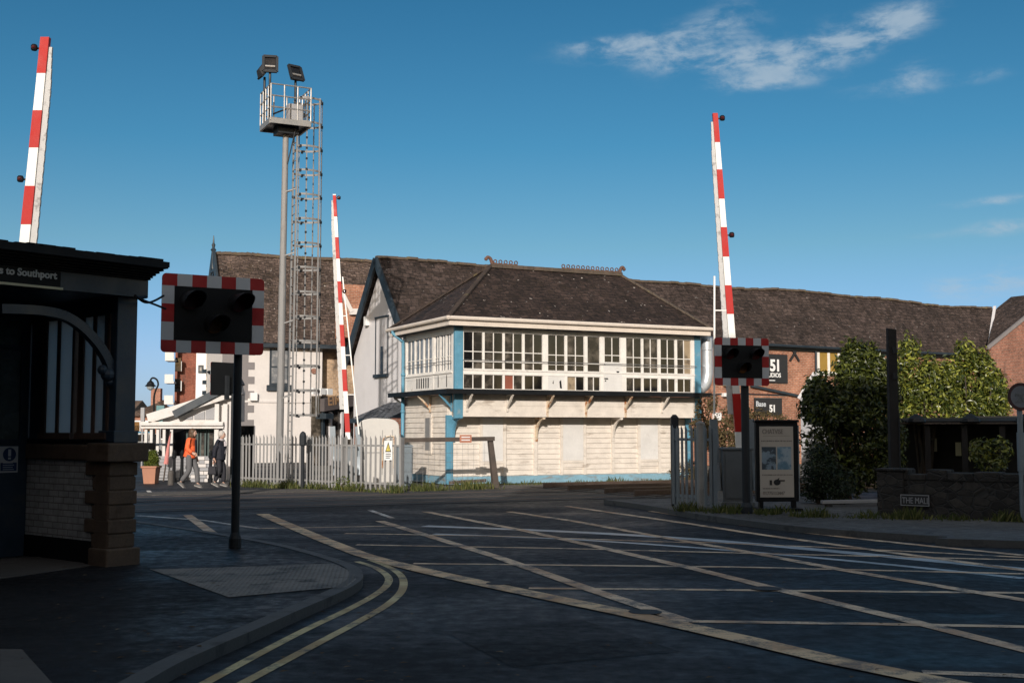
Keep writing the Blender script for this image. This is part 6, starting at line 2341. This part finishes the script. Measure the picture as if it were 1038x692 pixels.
# white house and cream house
def simple_house(name, label, u0, u1, vtop, Y, m, rz, wins, depth=8, group=None):
    a = at(u0, 490, Y); b = at(u1, 490, Y)
    t = thing(name, label, 'house', loc=(a.x, Y, 0), rz=rz)
    z = at(u0, vtop, Y).z; w = (b.x - a.x) / math.cos(rz)
    mb = MB(); mb.box(0, w, 0, depth, 0, z); mb.build('wall', m, t)
    mb = MB(); mb.box(-.1, w + .1, -.12, depth, z + .002, z + .25); mb.build('parapet', M['stucco_w'], t)
    for (fx0, fx1, va, vb, mm) in wins:
        q = MB(); z1, z0 = at(u0, va, Y).z, at(u0, vb, Y).z
        q.box(w * fx0, w * fx1, -.08, -.004, z0, z1); o = q.build('window', M['barge'], t)
        q = MB(); q.box(w * fx0 + .1, w * fx1 - .1, -.095, -.082, z0 + .12, z1 - .12); q.build('pane', M[mm], o)
    return t


simple_house('rendered_house', 'narrow white rendered house beside the red brick flats', 196.5, 207, 340, 74, M['white_far'], R(-4), [(.25, .75, 370, 378, 'glass_pale')], 9)
ch = simple_house('rendered_house', 'cream rendered house with curved dark balconies behind the cafe roof', 207, 236, 345, 70, M['cream_render'], R(3), [(.1, .35, 352, 358, 'glass_pale'), (.55, .8, 352, 358, 'glass_pale')], 9)
for v in (378.5, 389.5, 400):
    z = at(210, v, 70).z
    mb = MB(); n = 14
    mb.slab([(.9 + 1.1 * math.cos(math.pi + math.pi * k / n), -.05 + .9 * math.sin(math.pi + math.pi * k / n), z) for k in range(n + 1)], (0, 0, .22)); mb.build('balcony', M['barge'], ch)
# distant houses with brown roofs
def far_house(label, u0, u1, veave, vridge, Y, rz, grp, hip=True):
    a, b = at(u0, 490, Y), at(u1, 490, Y)
    t = thing('distant_house', label, 'house', loc=(a.x, Y, 0), rz=rz, group=grp)
    w = b.x - a.x; ze = at(u0, veave, Y).z; zr2 = at(u0, vridge, Y).z
    mb = MB(); mb.box(0, w, 0, 8, 0, ze); mb.build('wall', M['brick_far'], t)
    mb = MB(); i = 2.4 if hip else .0
    x0, x1 = -.3, w + .3
    mb._add([(x0, -.4, ze - .05), (x1, -.4, ze - .05), (x1, 8.4, ze - .05), (x0, 8.4, ze - .05), (x0 + i, 4, zr2), (x1 - i, 4, zr2)], [(0, 1, 5, 4), (1, 2, 5), (2, 3, 4, 5), (3, 0, 4), (3, 2, 1, 0)]); rf_ = mb.build('roof', M['tile_far'], t)
    mb = MB(); mb.box(w * .3, w * .3 + .8, 3.6, 4.4, zr2 - .8, zr2 + 1.0); mb.build('chimney', M['brick_far'], rf_)
    for k in range(3):
        x = w * (.12 + .3 * k)
        for z0 in (ze - 1.7, .9):
            q = MB(); q.box(x, x + w * .2, -.08, -.004, z0, z0 + 1.3); o = q.build('window', M['white_far'], t)
            q = MB(); q.box(x + .12, x + w * .2 - .12, -.095, -.082, z0 + .12, z0 + 1.18); q.build('pane', M['glass_dark'], o)
    return t


far_house('brick house with brown hipped roof behind the street lamp', 128, 170, 421, 404, 100, R(4), 'distant brick houses')
far_house('far brick house with two chimneys, glimpsed beside the station corner', 96, 131, 416, 405, 150, R(2), 'distant brick houses', False)
# street lamp with swan neck
lY = 60.0
lp = at(155.5, 490, lY)
sl = thing('street_lamp', 'black swan neck street lamp rising above the distant houses', 'street lamp', loc=(lp.x, lY, 0))
def lxz(u, v): p = at(u, v, lY); return (p.x - lp.x, 0, p.z)
mb = MB(); mb.tube([(0, 0, 0), (0, 0, 1.2)], .09, 10); mb.tube([(0, 0, 1.2), lxz(156, 405), lxz(156.5, 400)], .05, 8)
mb.tube(smooth_line([lxz(156.5, 400), lxz(158, 395), lxz(160.3, 390), lxz(159.5, 385.5), lxz(157, 383.3), lxz(154.5, 383), lxz(152.8, 384.5)], 4), .045, 8); mb.build('post', M['black_paint'], sl)
c = lxz(152.6, 390)
mb = MB(); mb.lathe([(.03, .28), (.07, .2), (.16, .12), (.20, .02), (.27, -.04), (.27, -.07)], c, 12); o = mb.build('lamp_shade', M['black_paint'], sl)
mb = MB(); mb.lathe([(.2, -.08), (.15, -.2), (.05, -.27)], c, 12); mb.build('lamp_glass', M['glass_frost'], o)
# teal box signs on poles and a small car
for (u, v0, v1, Yq, w, lab, mm) in ((162.5, 412, 430, 52, .34, 'teal banner board on a pole above the terrace beam', 'teal'), (144.5, 414, 431, 56, .18, 'narrow grey banner pole by the distant houses', 'slat_grey')):
    p = at(u, 430, Yq); z0, z1 = at(u, v1, Yq).z, at(u, v0, Yq).z
    t = thing('banner_post', lab, 'banner', loc=(p.x, Yq, 0))
    mb = MB(); mb.tube([(0, 0, 0), (0, 0, z1)], .04, 6); mb.build('pole', M['slat_grey'], t)
    mb = MB(); mb.box(-w / 2, w / 2, -.06, .06, z0 + .1, z1 + .05); mb.build('board', M[mm], t, .01)
cY = 70.0
cp = at(140, 465, cY)
cr = thing('parked_car', 'small blue and white car parked beyond the station corner', 'car', loc=(cp.x - .3, cY, 0), rz=R(70))
mb = MB()
S_ = [(-2.0, .35), (-2.05, .75), (-1.7, .95), (-1.0, 1.05), (-.5, 1.5), (.9, 1.52), (1.6, 1.05), (2.0, .95), (2.05, .4)]
mb.slab([(x, -.85, z) for x, z in S_], (0, 1.7, 0)); mb.build('body', M['car_white'], cr, .06)
mb = MB(); mb.slab([(x, -.7, z) for x, z in ((-.55, 1.505), (.9, 1.525), (.86, 1.58), (-.45, 1.56))], (0, 1.4, 0)); mb.build('roof', M['car_blue'], cr)
for x in (-.85, .25):
    mb = MB(); mb.slab([(x - .35 * (x < 0), -.862, 1.05), (x + .95, -.862, 1.05), (x + .80, -.862, 1.42), (x + .1, -.862, 1.42)], (0, -.01, 0)); mb.build('window', M['glass_dark'], cr)
mb = MB(); mb.slab([(-2.0 + .95, -.7, 1.06), (-1.05, .7, 1.06), (-.55, .66, 1.47), (-.55, -.66, 1.47)], (-.02, 0, .02)); mb.build('windscreen', M['car_blue'], cr)
for x in (-1.25, 1.25):
    for y in (-.86, .66):
        mb = MB(Matrix.Translation((x, y, .31)) @ Matrix.Rotation(R(-90), 4, 'X')); mb.lathe([(.28, 0), (.31, .03), (.31, .17), (.28, .2)], (0, 0, -.0), 16); mb.build('wheel', M['tyre'], cr)

# ================================================================== PEOPLE
def skinned(name, joints, edges, radii, m, parent=None, root=0, sub=2):
    bm = bmesh.new()
    lay = bm.verts.layers.skin.verify()
    vs = []
    for p, r in zip(joints, radii):
        v = bm.verts.new(p); v[lay].radius = (r, r) if not isinstance(r, tuple) else r
        vs.append(v)
    vs[root][lay].use_root = True
    for a, b in edges: bm.edges.new((vs[a], vs[b]))
    me = bpy.data.meshes.new(name); bm.to_mesh(me); bm.free()
    o = bpy.data.objects.new(name, me); COL.objects.link(o)
    sk = o.modifiers.new('skin', 'SKIN'); sk.use_smooth_shade = True
    ss_ = o.modifiers.new('subsurf', 'SUBSURF'); ss_.levels = sub; ss_.render_levels = sub
    dg = bpy.context.evaluated_depsgraph_get(); dg.update()
    m2 = bpy.data.meshes.new_from_object(o.evaluated_get(dg))
    bpy.data.objects.remove(o); bpy.data.meshes.remove(me)
    m2.name = name; m2.materials.clear(); m2.materials.append(m)
    m2.polygons.foreach_set('use_smooth', [True] * len(m2.polygons))
    o = bpy.data.objects.new(name, m2); COL.objects.link(o)
    if parent: o.parent = parent
    return o


def hand_mb(w, d, out):
    """four unequal bent fingers and a thumb rooted in the palm; w wrist, d direction of the hand"""
    w, d = Vector(w), Vector(d).normalized()
    s = d.cross(Vector(out)).normalized(); n = s.cross(d)
    mb = MB()
    mb.tube([w - d * .02, w + d * .05, w + d * .09], .036, 8, .040)
    for k, L_ in enumerate((.065, .078, .072, .055)):
        b = w + d * .085 + s * (-.030 + .020 * k)
        mb.tube([b, b + d * L_ * .5 + n * .008, b + d * L_ * .85 + n * .03], .0105, 6, .008)
    b = w + d * .03 - s * .034
    mb.tube([b, b + d * .04 - s * .02, b + d * .075 - s * .012 + n * .012], .0125, 6, .009)
    return mb


def make_person(label, loc, yaw, H, coat, trousers, hair, legs, arms, collar=None, coat_len=.80, long_hair=False, bulk=1.0):
    k = H / 1.72
    J = {'pelvis': (0, 0, .93), 'waist': (.01, 0, 1.08), 'chest': (.035, 0, 1.30), 'neck0': (.03, 0, 1.43), 'neck': (.045, 0, 1.49), 'head0': (.065, 0, 1.56), 'head1': (.075, 0, 1.645),
         'hl': (0, .085, .90), 'kl': legs[0][0], 'al': legs[0][1], 'tl': legs[0][2], 'hr': (0, -.085, .90), 'kr': legs[1][0], 'ar': legs[1][1], 'tr': legs[1][2],
         'sl': (.025, .165, 1.40), 'el': arms[0][0], 'wl': arms[0][1], 'sr': (.025, -.165, 1.40), 'er': arms[1][0], 'wr': arms[1][1]}
    names = list(J)
    ix = {n: i for i, n in enumerate(names)}
    P_ = [Vector(J[n]) * k for n in names]
    rad = dict(pelvis=.13, waist=.125, chest=.14, neck0=.075, neck=.052, head0=.085, head1=.088, hl=.095, kl=.058, al=.042, tl=.035, hr=.095, kr=.058, ar=.042, tr=.035, sl=.06, el=.042, wl=.030, sr=.06, er=.042, wr=.030)
    E = [('pelvis', 'waist'), ('waist', 'chest'), ('chest', 'neck0'), ('neck0', 'neck'), ('neck', 'head0'), ('head0', 'head1'), ('pelvis', 'hl'), ('hl', 'kl'), ('kl', 'al'), ('al', 'tl'), ('pelvis', 'hr'), ('hr', 'kr'), ('kr', 'ar'), ('ar', 'tr'), ('chest', 'sl'), ('sl', 'el'), ('el', 'wl'), ('chest', 'sr'), ('sr', 'er'), ('er', 'wr')]
    body = skinned('person', P_, [(ix[a], ix[b]) for a, b in E], [rad[n] * k * .82 for n in names], M['skin'])
    # face and hands joined into the same body mesh
    bm = bmesh.new(); bm.from_mesh(body.data)
    ex = MB()
    hc = Vector(J['head0']) * k * .45 + Vector(J['head1']) * k * .55
    ex.ball(hc + Vector((.01, 0, -.005)), .098 * k, 12, sq=(1.0, .80, 1.18))
    ex.hexa([hc + Vector(q) for q in ((.095, -.012, -.03), (.125, -.010, -.03), (.125, .010, -.03), (.095, .012, -.03), (.088, -.008, .015), (.100, -.006, .015), (.100, .006, .015), (.088, .008, .015))])
    for s in (-1, 1):
        ex.ball(hc + Vector((-.005, s * .079, -.005)), .028, 6, sq=(.8, .35, 1.2))
    for wn_, s in (('wl', 1), ('wr', -1)):
        e = Vector(J['e' + wn_[1]]) * k; w = Vector(J[wn_]) * k
        ex.merge(hand_mb(w, w - e, (0, s, 0)))
    me = bpy.data.meshes.new('tmp'); me.from_pydata(ex.v, [], ex.f)
    bm.from_mesh(me); bm.to_mesh(body.data); bm.free(); bpy.data.meshes.remove(me)
    body.data.polygons.foreach_set('use_smooth', [True] * len(body.data.polygons))
    body.location = loc; body.rotation_euler = (0, 0, yaw)
    tag(body, label, 'person')
    e_ = MB()
    for s in (-1, 1): e_.ball(hc + Vector((.088, s * .033, .015)), .013, 6)
    e_.box(hc.x + .092, hc.x + .101, hc.y - .024, hc.y + .024, hc.z - .062, hc.z - .053)
    e_.build('features', M['ink'], body)
    # trousers
    n_ = ['pelvis', 'hl', 'kl', 'al', 'hr', 'kr', 'ar', 'waist']
    i2 = {n: i for i, n in enumerate(n_)}
    def P2(n):
        if n in ('al', 'ar'): return (Vector(J[n]) + (Vector(J['k' + n[1]]) - Vector(J[n])) * .06) * k
        return Vector(J[n]) * k
    skinned('trousers', [P2(n) for n in n_], [(i2[a], i2[b]) for a, b in (('pelvis', 'hl'), ('hl', 'kl'), ('kl', 'al'), ('pelvis', 'hr'), ('hr', 'kr'), ('kr', 'ar'), ('pelvis', 'waist'))],
            [.150 * k * bulk, .108 * k, .082 * k, .070 * k, .108 * k, .082 * k, .070 * k, .13 * k * bulk], trousers, body)
    # coat
    n_ = ['hem', 'waist', 'chest', 'neck0', 'sl', 'el', 'cl', 'sr', 'er', 'cr']
    i2 = {n: i for i, n in enumerate(n_)}
    def P3_(n):
        if n == 'hem': return Vector((.0, 0, coat_len)) * k
        if n in ('cl', 'cr'):
            e, w = Vector(J['e' + n[1]]), Vector(J['w' + n[1]]); return (e + (w - e) * .93) * k
        return Vector(J[n]) * k
    skinned('jacket', [P3_(n) for n in n_], [(i2[a], i2[b]) for a, b in (('hem', 'waist'), ('waist', 'chest'), ('chest', 'neck0'), ('chest', 'sl'), ('sl', 'el'), ('el', 'cl'), ('chest', 'sr'), ('sr', 'er'), ('er', 'cr'))],
            [.165 * k * bulk, .160 * k * bulk, .165 * k * bulk, .085 * k, .088 * k, .076 * k, .062 * k, .088 * k, .076 * k, .062 * k], coat, body, root=1)
    # hair
    hm = MB(); hm.ball(hc + Vector((-.022, 0, .025)), .112 * k, 12, sq=(1.0, .92, 1.08))
    if long_hair:
        hm.ball(hc + Vector((-.045, 0, -.06)), .105 * k, 10, sq=(.75, .98, 1.15))
        for s in (-1, 1): hm.ball(hc + Vector((.015, s * .078, -.055)), .045, 8, sq=(.9, .6, 1.9))
    hm.build('hair', hair, body, smooth=True)
    # shoes
    for f in ('l', 'r'):
        a_, t_ = Vector(J['a' + f]) * k, Vector(J['t' + f]) * k
        d = (t_ - a_); d.normalize()
        sh_ = MB(); sh_.tube([a_ - d * .05 + Vector((0, 0, -.03)), a_ + d * .05 + Vector((0, 0, -.02)), t_ + d * .03], .055, 8, .038)
        o = sh_.build('shoe', M['shoe'], body, smooth=True)
        q = MB(); q.bar(a_ - d * .10 + Vector((0, 0, -.075)), t_ + d * .06 + Vector((0, 0, -.028)), .085, .025); q.build('sole', M['shoe_sole'], o)
    if collar is not None:
        c = MB(); c.tube(smooth_line([(.07 * k, .10, 1.44 * k), (.15 * k, .05, 1.36 * k), (.175 * k, .0, 1.20 * k), (.17 * k, -.02, 1.02 * k)], 4), .035, 8, .03)
        c.tube([(-.03, .06, 1.46 * k), (.06, .11, 1.46 * k), (.10, 0, 1.44 * k), (.06, -.11, 1.46 * k), (-.03, -.06, 1.46 * k)], .035, 8)
        c.build('scarf', collar, body, smooth=True)
    return body


fp = G(192.5, 494)
p1 = make_person('person in bright orange jacket and grey trousers walking past the terrace', (fp.x, fp.y, 0), R(-14), 1.66, M['orange_coat'], M['grey_trousers'], M['hair_brown'],
            (((.17, .09, .50), (.20, .09, .10), (.33, .09, .04)), ((.02, -.09, .50), (-.26, -.09, .16), (-.15, -.09, .05))),
            (((-.03, .25, 1.14), (.05, .25, .90)), ((.02, -.25, 1.14), (.20, -.22, 1.02))), None, .84, True)
mb = MB(); mb.hexa([(.165, -.05, .95), (.185, -.05, .95), (.185, .05, .95), (.165, .05, .95), (.15, -.045, 1.36), (.17, -.045, 1.36), (.17, .045, 1.36), (.15, .045, 1.36)]); mb.build('dark_shirt', M['navy_coat'], p1)
fp = G(222, 493)
p2 = make_person('person with grey hair in navy coat and pale scarf, partly behind the near signal post', (fp.x, fp.y, 0), R(-10), 1.60, M['navy_coat'], M['dark_trousers'], M['hair_grey'],
            (((.12, .09, .49), (.10, .09, .10), (.23, .09, .04)), ((.05, -.09, .50), (-.12, -.09, .13), (-.0, -.09, .05))),
            (((-.10, .24, 1.13), (-.08, .24, .88)), ((-.06, -.25, 1.13), (-.07, -.25, .86))), M['scarf'], .80, False, 1.25)
hb = thing('handbag', 'dark handbag hanging from the hand of the person in navy', 'bag', loc=(fp.x - .14, fp.y - .26, 0), rz=R(-10))
mb = MB(); mb.hexa([(-.13, -.05, .36), (.13, -.05, .36), (.13, .05, .36), (-.13, .05, .36), (-.10, -.04, .60), (.10, -.04, .60), (.10, .04, .60), (-.10, .04, .60)]); mb.build('bag_body', M['dark_trousers'], hb, .02)
mb = MB(); mb.tube(smooth_line([(-.08, 0, .59), (-.05, 0, .74), (.0, 0, .79), (.05, 0, .74), (.08, 0, .59)], 3), .01, 6); mb.build('handle', M['dark_trousers'], hb)

# ================================================================== PLANTS
def shrub(name, label, cat, base, blobs, n, size, m, seed, group=None, stems=4, H=None, **kw):
    t = thing(name, label, cat, loc=base, group=group)
    r = random.Random(seed)
    zt_ = max(b[2] for b in blobs)
    mb = MB()
    for k in range(stems):
        b = blobs[k % len(blobs)]
        p0 = Vector((r.uniform(-.15, .15), r.uniform(-.1, .1), 0)); p2_ = Vector(b[:3]) + Vector((0, 0, b[5] * .3))
        p1_ = p0.lerp(p2_, .5) + Vector((r.uniform(-.12, .12), r.uniform(-.1, .1), 0))
        mb.tube(smooth_line([p0, p1_, p2_], 3), .05, 6, .012)
    mb.build('stem', M['bark'], t)
    foliage('foliage', t, blobs, n, size, m, seed, **kw)
    return t


def pblob(base, u, v, Y, ru, rv, rd=None):
    c = at(u, v, Y); s = Y / F_PX
    return (c.x - base[0], c.y - base[1], c.z - base[2], ru * s, (rd or ru) * s, rv * s)


lg = 'laurels behind the stone wall'
def laurel(label, ub, Yb, specs, n, size, m, seed, sprigs=0, **kw):
    """a loose mass of many small leafy clumps scattered through its lumps, with upright young shoots on top"""
    b = at(ub, 500, Yb); base = (b.x, Yb, .0)
    b0 = [pblob(base, u, v, Yb + dy, ru, rv) for (u, v, dy, ru, rv) in specs]
    r = random.Random(seed)
    bl = []
    for q in b0:
        bl.append((q[0], q[1], q[2], q[3] * .72, q[4] * .72, q[5] * .72))
        for _ in range(9):
            d = Vector((r.gauss(0, 1), r.gauss(0, 1), r.gauss(0, 1))).normalized() * r.uniform(.55, .98)
            s = r.uniform(.13, .34)
            bl.append((q[0] + d.x * q[3], q[1] + d.y * q[4], q[2] + d.z * q[5], s, s, s * r.uniform(.8, 1.5)))
    for _ in range(sprigs):
        q = r.choice(b0[:6]); a = R(r.uniform(20, 160)); e = r.uniform(.9, 1.08)
        c = (q[0] + q[3] * math.cos(a) * e, q[1] - q[4] * r.uniform(-.5, .7), q[2] + q[5] * math.sin(a) * e)
        bl.append((*c, r.uniform(.06, .12), r.uniform(.06, .12), r.uniform(.16, .32)))
    return shrub('laurel_shrub', label, 'shrub', base, bl, n, size, m, seed, lg, stems=9, shell=.35, **kw)


def spire(u, vt, vb, r, dy=.2):
    """a pointed leader: lumps shrinking upwards"""
    out = []
    n = 4
    for k in range(n):
        f = k / (n - 1)
        out.append((u + (r * .25) * math.sin(k * 2.1 + u), vb + (vt - vb) * (f * .92), dy, r * .56 * (1 - .72 * f), max(4.0, (vb - vt) / n * .85 * (1 - .6 * f))))
    return out


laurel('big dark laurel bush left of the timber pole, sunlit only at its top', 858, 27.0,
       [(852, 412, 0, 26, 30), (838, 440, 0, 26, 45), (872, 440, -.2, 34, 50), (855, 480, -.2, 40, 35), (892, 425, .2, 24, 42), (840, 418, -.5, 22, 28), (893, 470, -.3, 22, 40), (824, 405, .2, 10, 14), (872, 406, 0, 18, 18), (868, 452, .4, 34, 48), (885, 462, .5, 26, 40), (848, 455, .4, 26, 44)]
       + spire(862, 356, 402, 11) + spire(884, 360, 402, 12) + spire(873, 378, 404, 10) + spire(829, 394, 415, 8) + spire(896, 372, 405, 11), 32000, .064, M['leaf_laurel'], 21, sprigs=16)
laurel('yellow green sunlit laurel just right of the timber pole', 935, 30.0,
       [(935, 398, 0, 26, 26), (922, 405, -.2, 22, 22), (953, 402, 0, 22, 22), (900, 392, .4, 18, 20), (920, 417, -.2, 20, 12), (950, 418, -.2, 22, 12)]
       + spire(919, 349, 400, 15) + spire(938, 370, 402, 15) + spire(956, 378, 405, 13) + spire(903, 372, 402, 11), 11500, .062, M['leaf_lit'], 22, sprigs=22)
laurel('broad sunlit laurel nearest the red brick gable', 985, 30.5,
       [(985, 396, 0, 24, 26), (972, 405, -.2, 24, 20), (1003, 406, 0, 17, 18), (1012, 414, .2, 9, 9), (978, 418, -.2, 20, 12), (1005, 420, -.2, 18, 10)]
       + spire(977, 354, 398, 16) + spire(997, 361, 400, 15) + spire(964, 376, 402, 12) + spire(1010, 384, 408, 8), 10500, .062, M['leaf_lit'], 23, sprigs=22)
b = at(1005, 480, 26.2); base = (b.x, 26.2, .0)
shrub('young_laurel', 'small laurel coloured as if sunlit, growing up behind the stone wall', 'shrub', base, [pblob(base, 995, 458, 26.2, 13, 14), pblob(base, 1013, 457, 26.2, 13, 16), pblob(base, 1004, 470, 26.2, 16, 10)], 800, .06, M['leaf_lit'], 24)  # stands in shade; its sunlit look is put into the leaf colour
b = at(835, 508, 25.2); base = (b.x, 25.2, .0)
shrub('round_bush', 'low rounded dark bush beside the poster stand', 'shrub', base, [pblob(base, 832, 478, 25.2, 20, 26), pblob(base, 843, 492, 25.2, 24, 20), pblob(base, 822, 492, 25.2, 14, 18)], 5500, .034, M['leaf_dark'], 25)
# dry shrubs between fence and warehouse
for k, (lab, u, Y, specs, n, mm) in enumerate((
        ('dry brown climber hanging off the right end of the signal box', 712, 36.5, [(712, 418, 0, 9, 16), (708, 436, -.3, 11, 12), (718, 440, 0, 10, 12), (722, 408, .5, 6, 8)], 1500, 'leaf_dry'),
        ('straggly half dead bush behind the barrier machine', 742, 34.0, [(735, 432, 0, 18, 18), (752, 426, .5, 16, 18), (722, 446, 0, 16, 14), (748, 450, 0, 20, 16)], 2600, 'leaf_dry'),
        ('olive bush in front of the lower Base 51 sign', 772, 40.0, [(768, 422, 0, 10, 9), (778, 424, 0, 14, 9), (792, 426, 0, 10, 7), (770, 440, 0, 25, 16)], 1700, 'leaf_dry'))):
    b = at(u, 490, Y); base = (b.x, Y, 0)
    shrub('straggly_bush', lab, 'shrub', base, [pblob(base, a_, v_, Y + d_, ru, rv) for (a_, v_, d_, ru, rv) in specs], n, .055, M[mm], 30 + k, stems=6, shell=.25)
b = SB.w(L_ - 1.0, -.5, 0)
shrub('weed_clump', 'clump of tall dry weeds at the right foot of the signal box', 'weeds', (b.x, b.y, 0), [(0, 0, .25, .55, .25, .35), (.35, 0, .3, .4, .2, .45)], 700, .05, M['leaf_dry'], 40, stems=3)
# ivy on the station side of the pale fence
for (u, v, s, lab) in ((797 - 447, 489, .34, 'low green weed tuft at the foot of the pale fence corner'), (262, 488, .0, '')):
    if s:
        b = G(u, 497); shrub('weed_clump', lab, 'weeds', (b.x, b.y - .1, 0), [(0, 0, .18, .32, .2, .2), (.25, .05, .12, .25, .15, .15)], 500, .035, M['leaf_box'], 41, stems=2)


# grass and weeds along fence feet, one scattered sheet
def grass(name, lines, n, hmin, hmax, seed, m):
    g = np.random.default_rng(seed)
    V, F_ = [], []
    for (a, b, wid, cnt, h0, h1) in lines:
        a, b = np.array(a), np.array(b)
        d = (b - a); L2 = np.linalg.norm(d); nrm = np.array([-d[1], d[0], 0]) / L2
        for _ in range(cnt):
            f = g.random(); q = a + d * f + nrm * g.normal(0, wid)
            cl = .5 + .5 * math.sin(f * 23 + a[0] * 3) * math.sin(f * 9.7 + a[1])
            if g.random() > cl ** 1.5 + .06: continue
            h = g.uniform(h0, h1) * (.25 + .9 * cl)
            an = g.uniform(0, 6.28); s = np.array([math.cos(an), math.sin(an), 0]) * .012
            lean = np.array([g.normal(0, .3), g.normal(0, .3), 0]) * h
            k = len(V)
            V += [q - s, q + s, q + lean * .4 + s * .7 + [0, 0, h * .6], q + lean + [0, 0, h]]
            F_ += [(k, k + 1, k + 2), (k, k + 2, k + 3)]
    me = bpy.data.meshes.new(name); me.from_pydata([tuple(v) for v in V], [], F_); me.materials.append(m)
    o = bpy.data.objects.new(name, me); COL.objects.link(o)
    return tag(o, None, None, None, 'stuff')


gl = lambda u, v, z=0: tuple(G(u, v, z))
tag(grass('grass', [(gl(243, 492.5), gl(312, 495.5), .18, 1500, .08, .26), (gl(312, 495.5), gl(406, 500), .16, 1300, .08, .3), (gl(405, 498), gl(500, 495), .28, 2200, .06, .30),
               (tuple(SB.w(.2, -.25)), tuple(SB.w(L_ + 1, -.3)), .28, 1500, .03, .12), (tuple(SB.w(1.0, .35)), tuple(SB.w(L_, .35)), .12, 700, .05, .20),
               (gl(690, 517, .1), gl(790, 521, .1), .2, 1500, .04, .2), (gl(800, 523, .1), gl(1040, 528, .1), .15, 2200, .05, .22)], 0, 0, 0, 50, M['grass']),
    'thin uneven grass and weeds along fences and walls', 'grass')
g = np.random.default_rng(60)
V, F_ = [], []
for _ in range(170):
    if g.random() < .6:
        u, v = g.uniform(10, 420), g.uniform(540, 690)
    else:
        u, v = g.uniform(350, 1030), g.uniform(530, 690)
    z = KZ + .004 if (u < 140 + (692 - v) * 1.7 and v > 545) else .018
    c = np.array(G(u, v, z)); s = g.uniform(.014, .04); a = g.uniform(0, 6.28); ca_, sa_ = math.cos(a), math.sin(a)
    k = len(V)
    V += [tuple(c + np.array([ca_, sa_, 0]) * s), tuple(c + np.array([-sa_, ca_, .3]) * s * .5), tuple(c - np.array([ca_, sa_, 0]) * s), tuple(c - np.array([-sa_, ca_, -.3]) * s * .5)]
    F_ += [(k, k + 1, k + 2, k + 3)]
me = bpy.data.meshes.new('fallen_leaves'); me.from_pydata(V, [], F_); me.materials.append(M['litter'])
o = bpy.data.objects.new('fallen_leaves', me); COL.objects.link(o)
tag(o, 'scattered fallen leaves on road and pavement', 'leaves', None, 'stuff')

# ================================================================== BUILDINGS BEHIND THE CAMERA (they cast the long shade)
def terrace(label, x0, x1, y1, h, m, seed):
    t = thing('brick_terrace', label, 'building', loc=(x0, y1, 0))
    w = x1 - x0
    mb = MB(); mb.box(0, w, -9, 0, 0, h - .25); mb.build('wall', m, t)
    mb = MB(); mb.box(-.1 if False else 0, w, -9.1, .18, h - .248, h); mb.build('parapet', M['quoin'], t)
    r = random.Random(seed)
    n = max(2, int(w / 3.2)); st = int(h / 3.1)
    for s in range(st):
        for k in range(n):
            x = (k + .5) * w / n
            z = .9 + s * 3.1
            if z + 1.6 > h - .4: continue
            q = MB(); q.box(x - .6, x + .6, .004, .06, z, z + 1.6); q.box(x - .7, x + .7, .004, .12, z - .12, z - .003); o = q.build('window', M['white_wood'], t)
            q = MB(); q.box(x - .52, x + .52, .062, .07, z + .08, z + .77); q.box(x - .52, x + .52, .062, .07, z + .83, z + 1.52); q.build('pane', M['glass_dark'], o)
    return t


terrace('lower brick terrace behind the viewer to the left', -46, -4.6, -6.2, OCC_L, M['brick_gable'], 1)
terrace('taller brick corner building behind the viewer', -4.58, 14, -6.2, OCC_R, M['brick'], 2)
terrace('long brick building behind the viewer to the right', 14.02, 52, -6.4, OCC_R - .3, M['brick_gable'], 3)
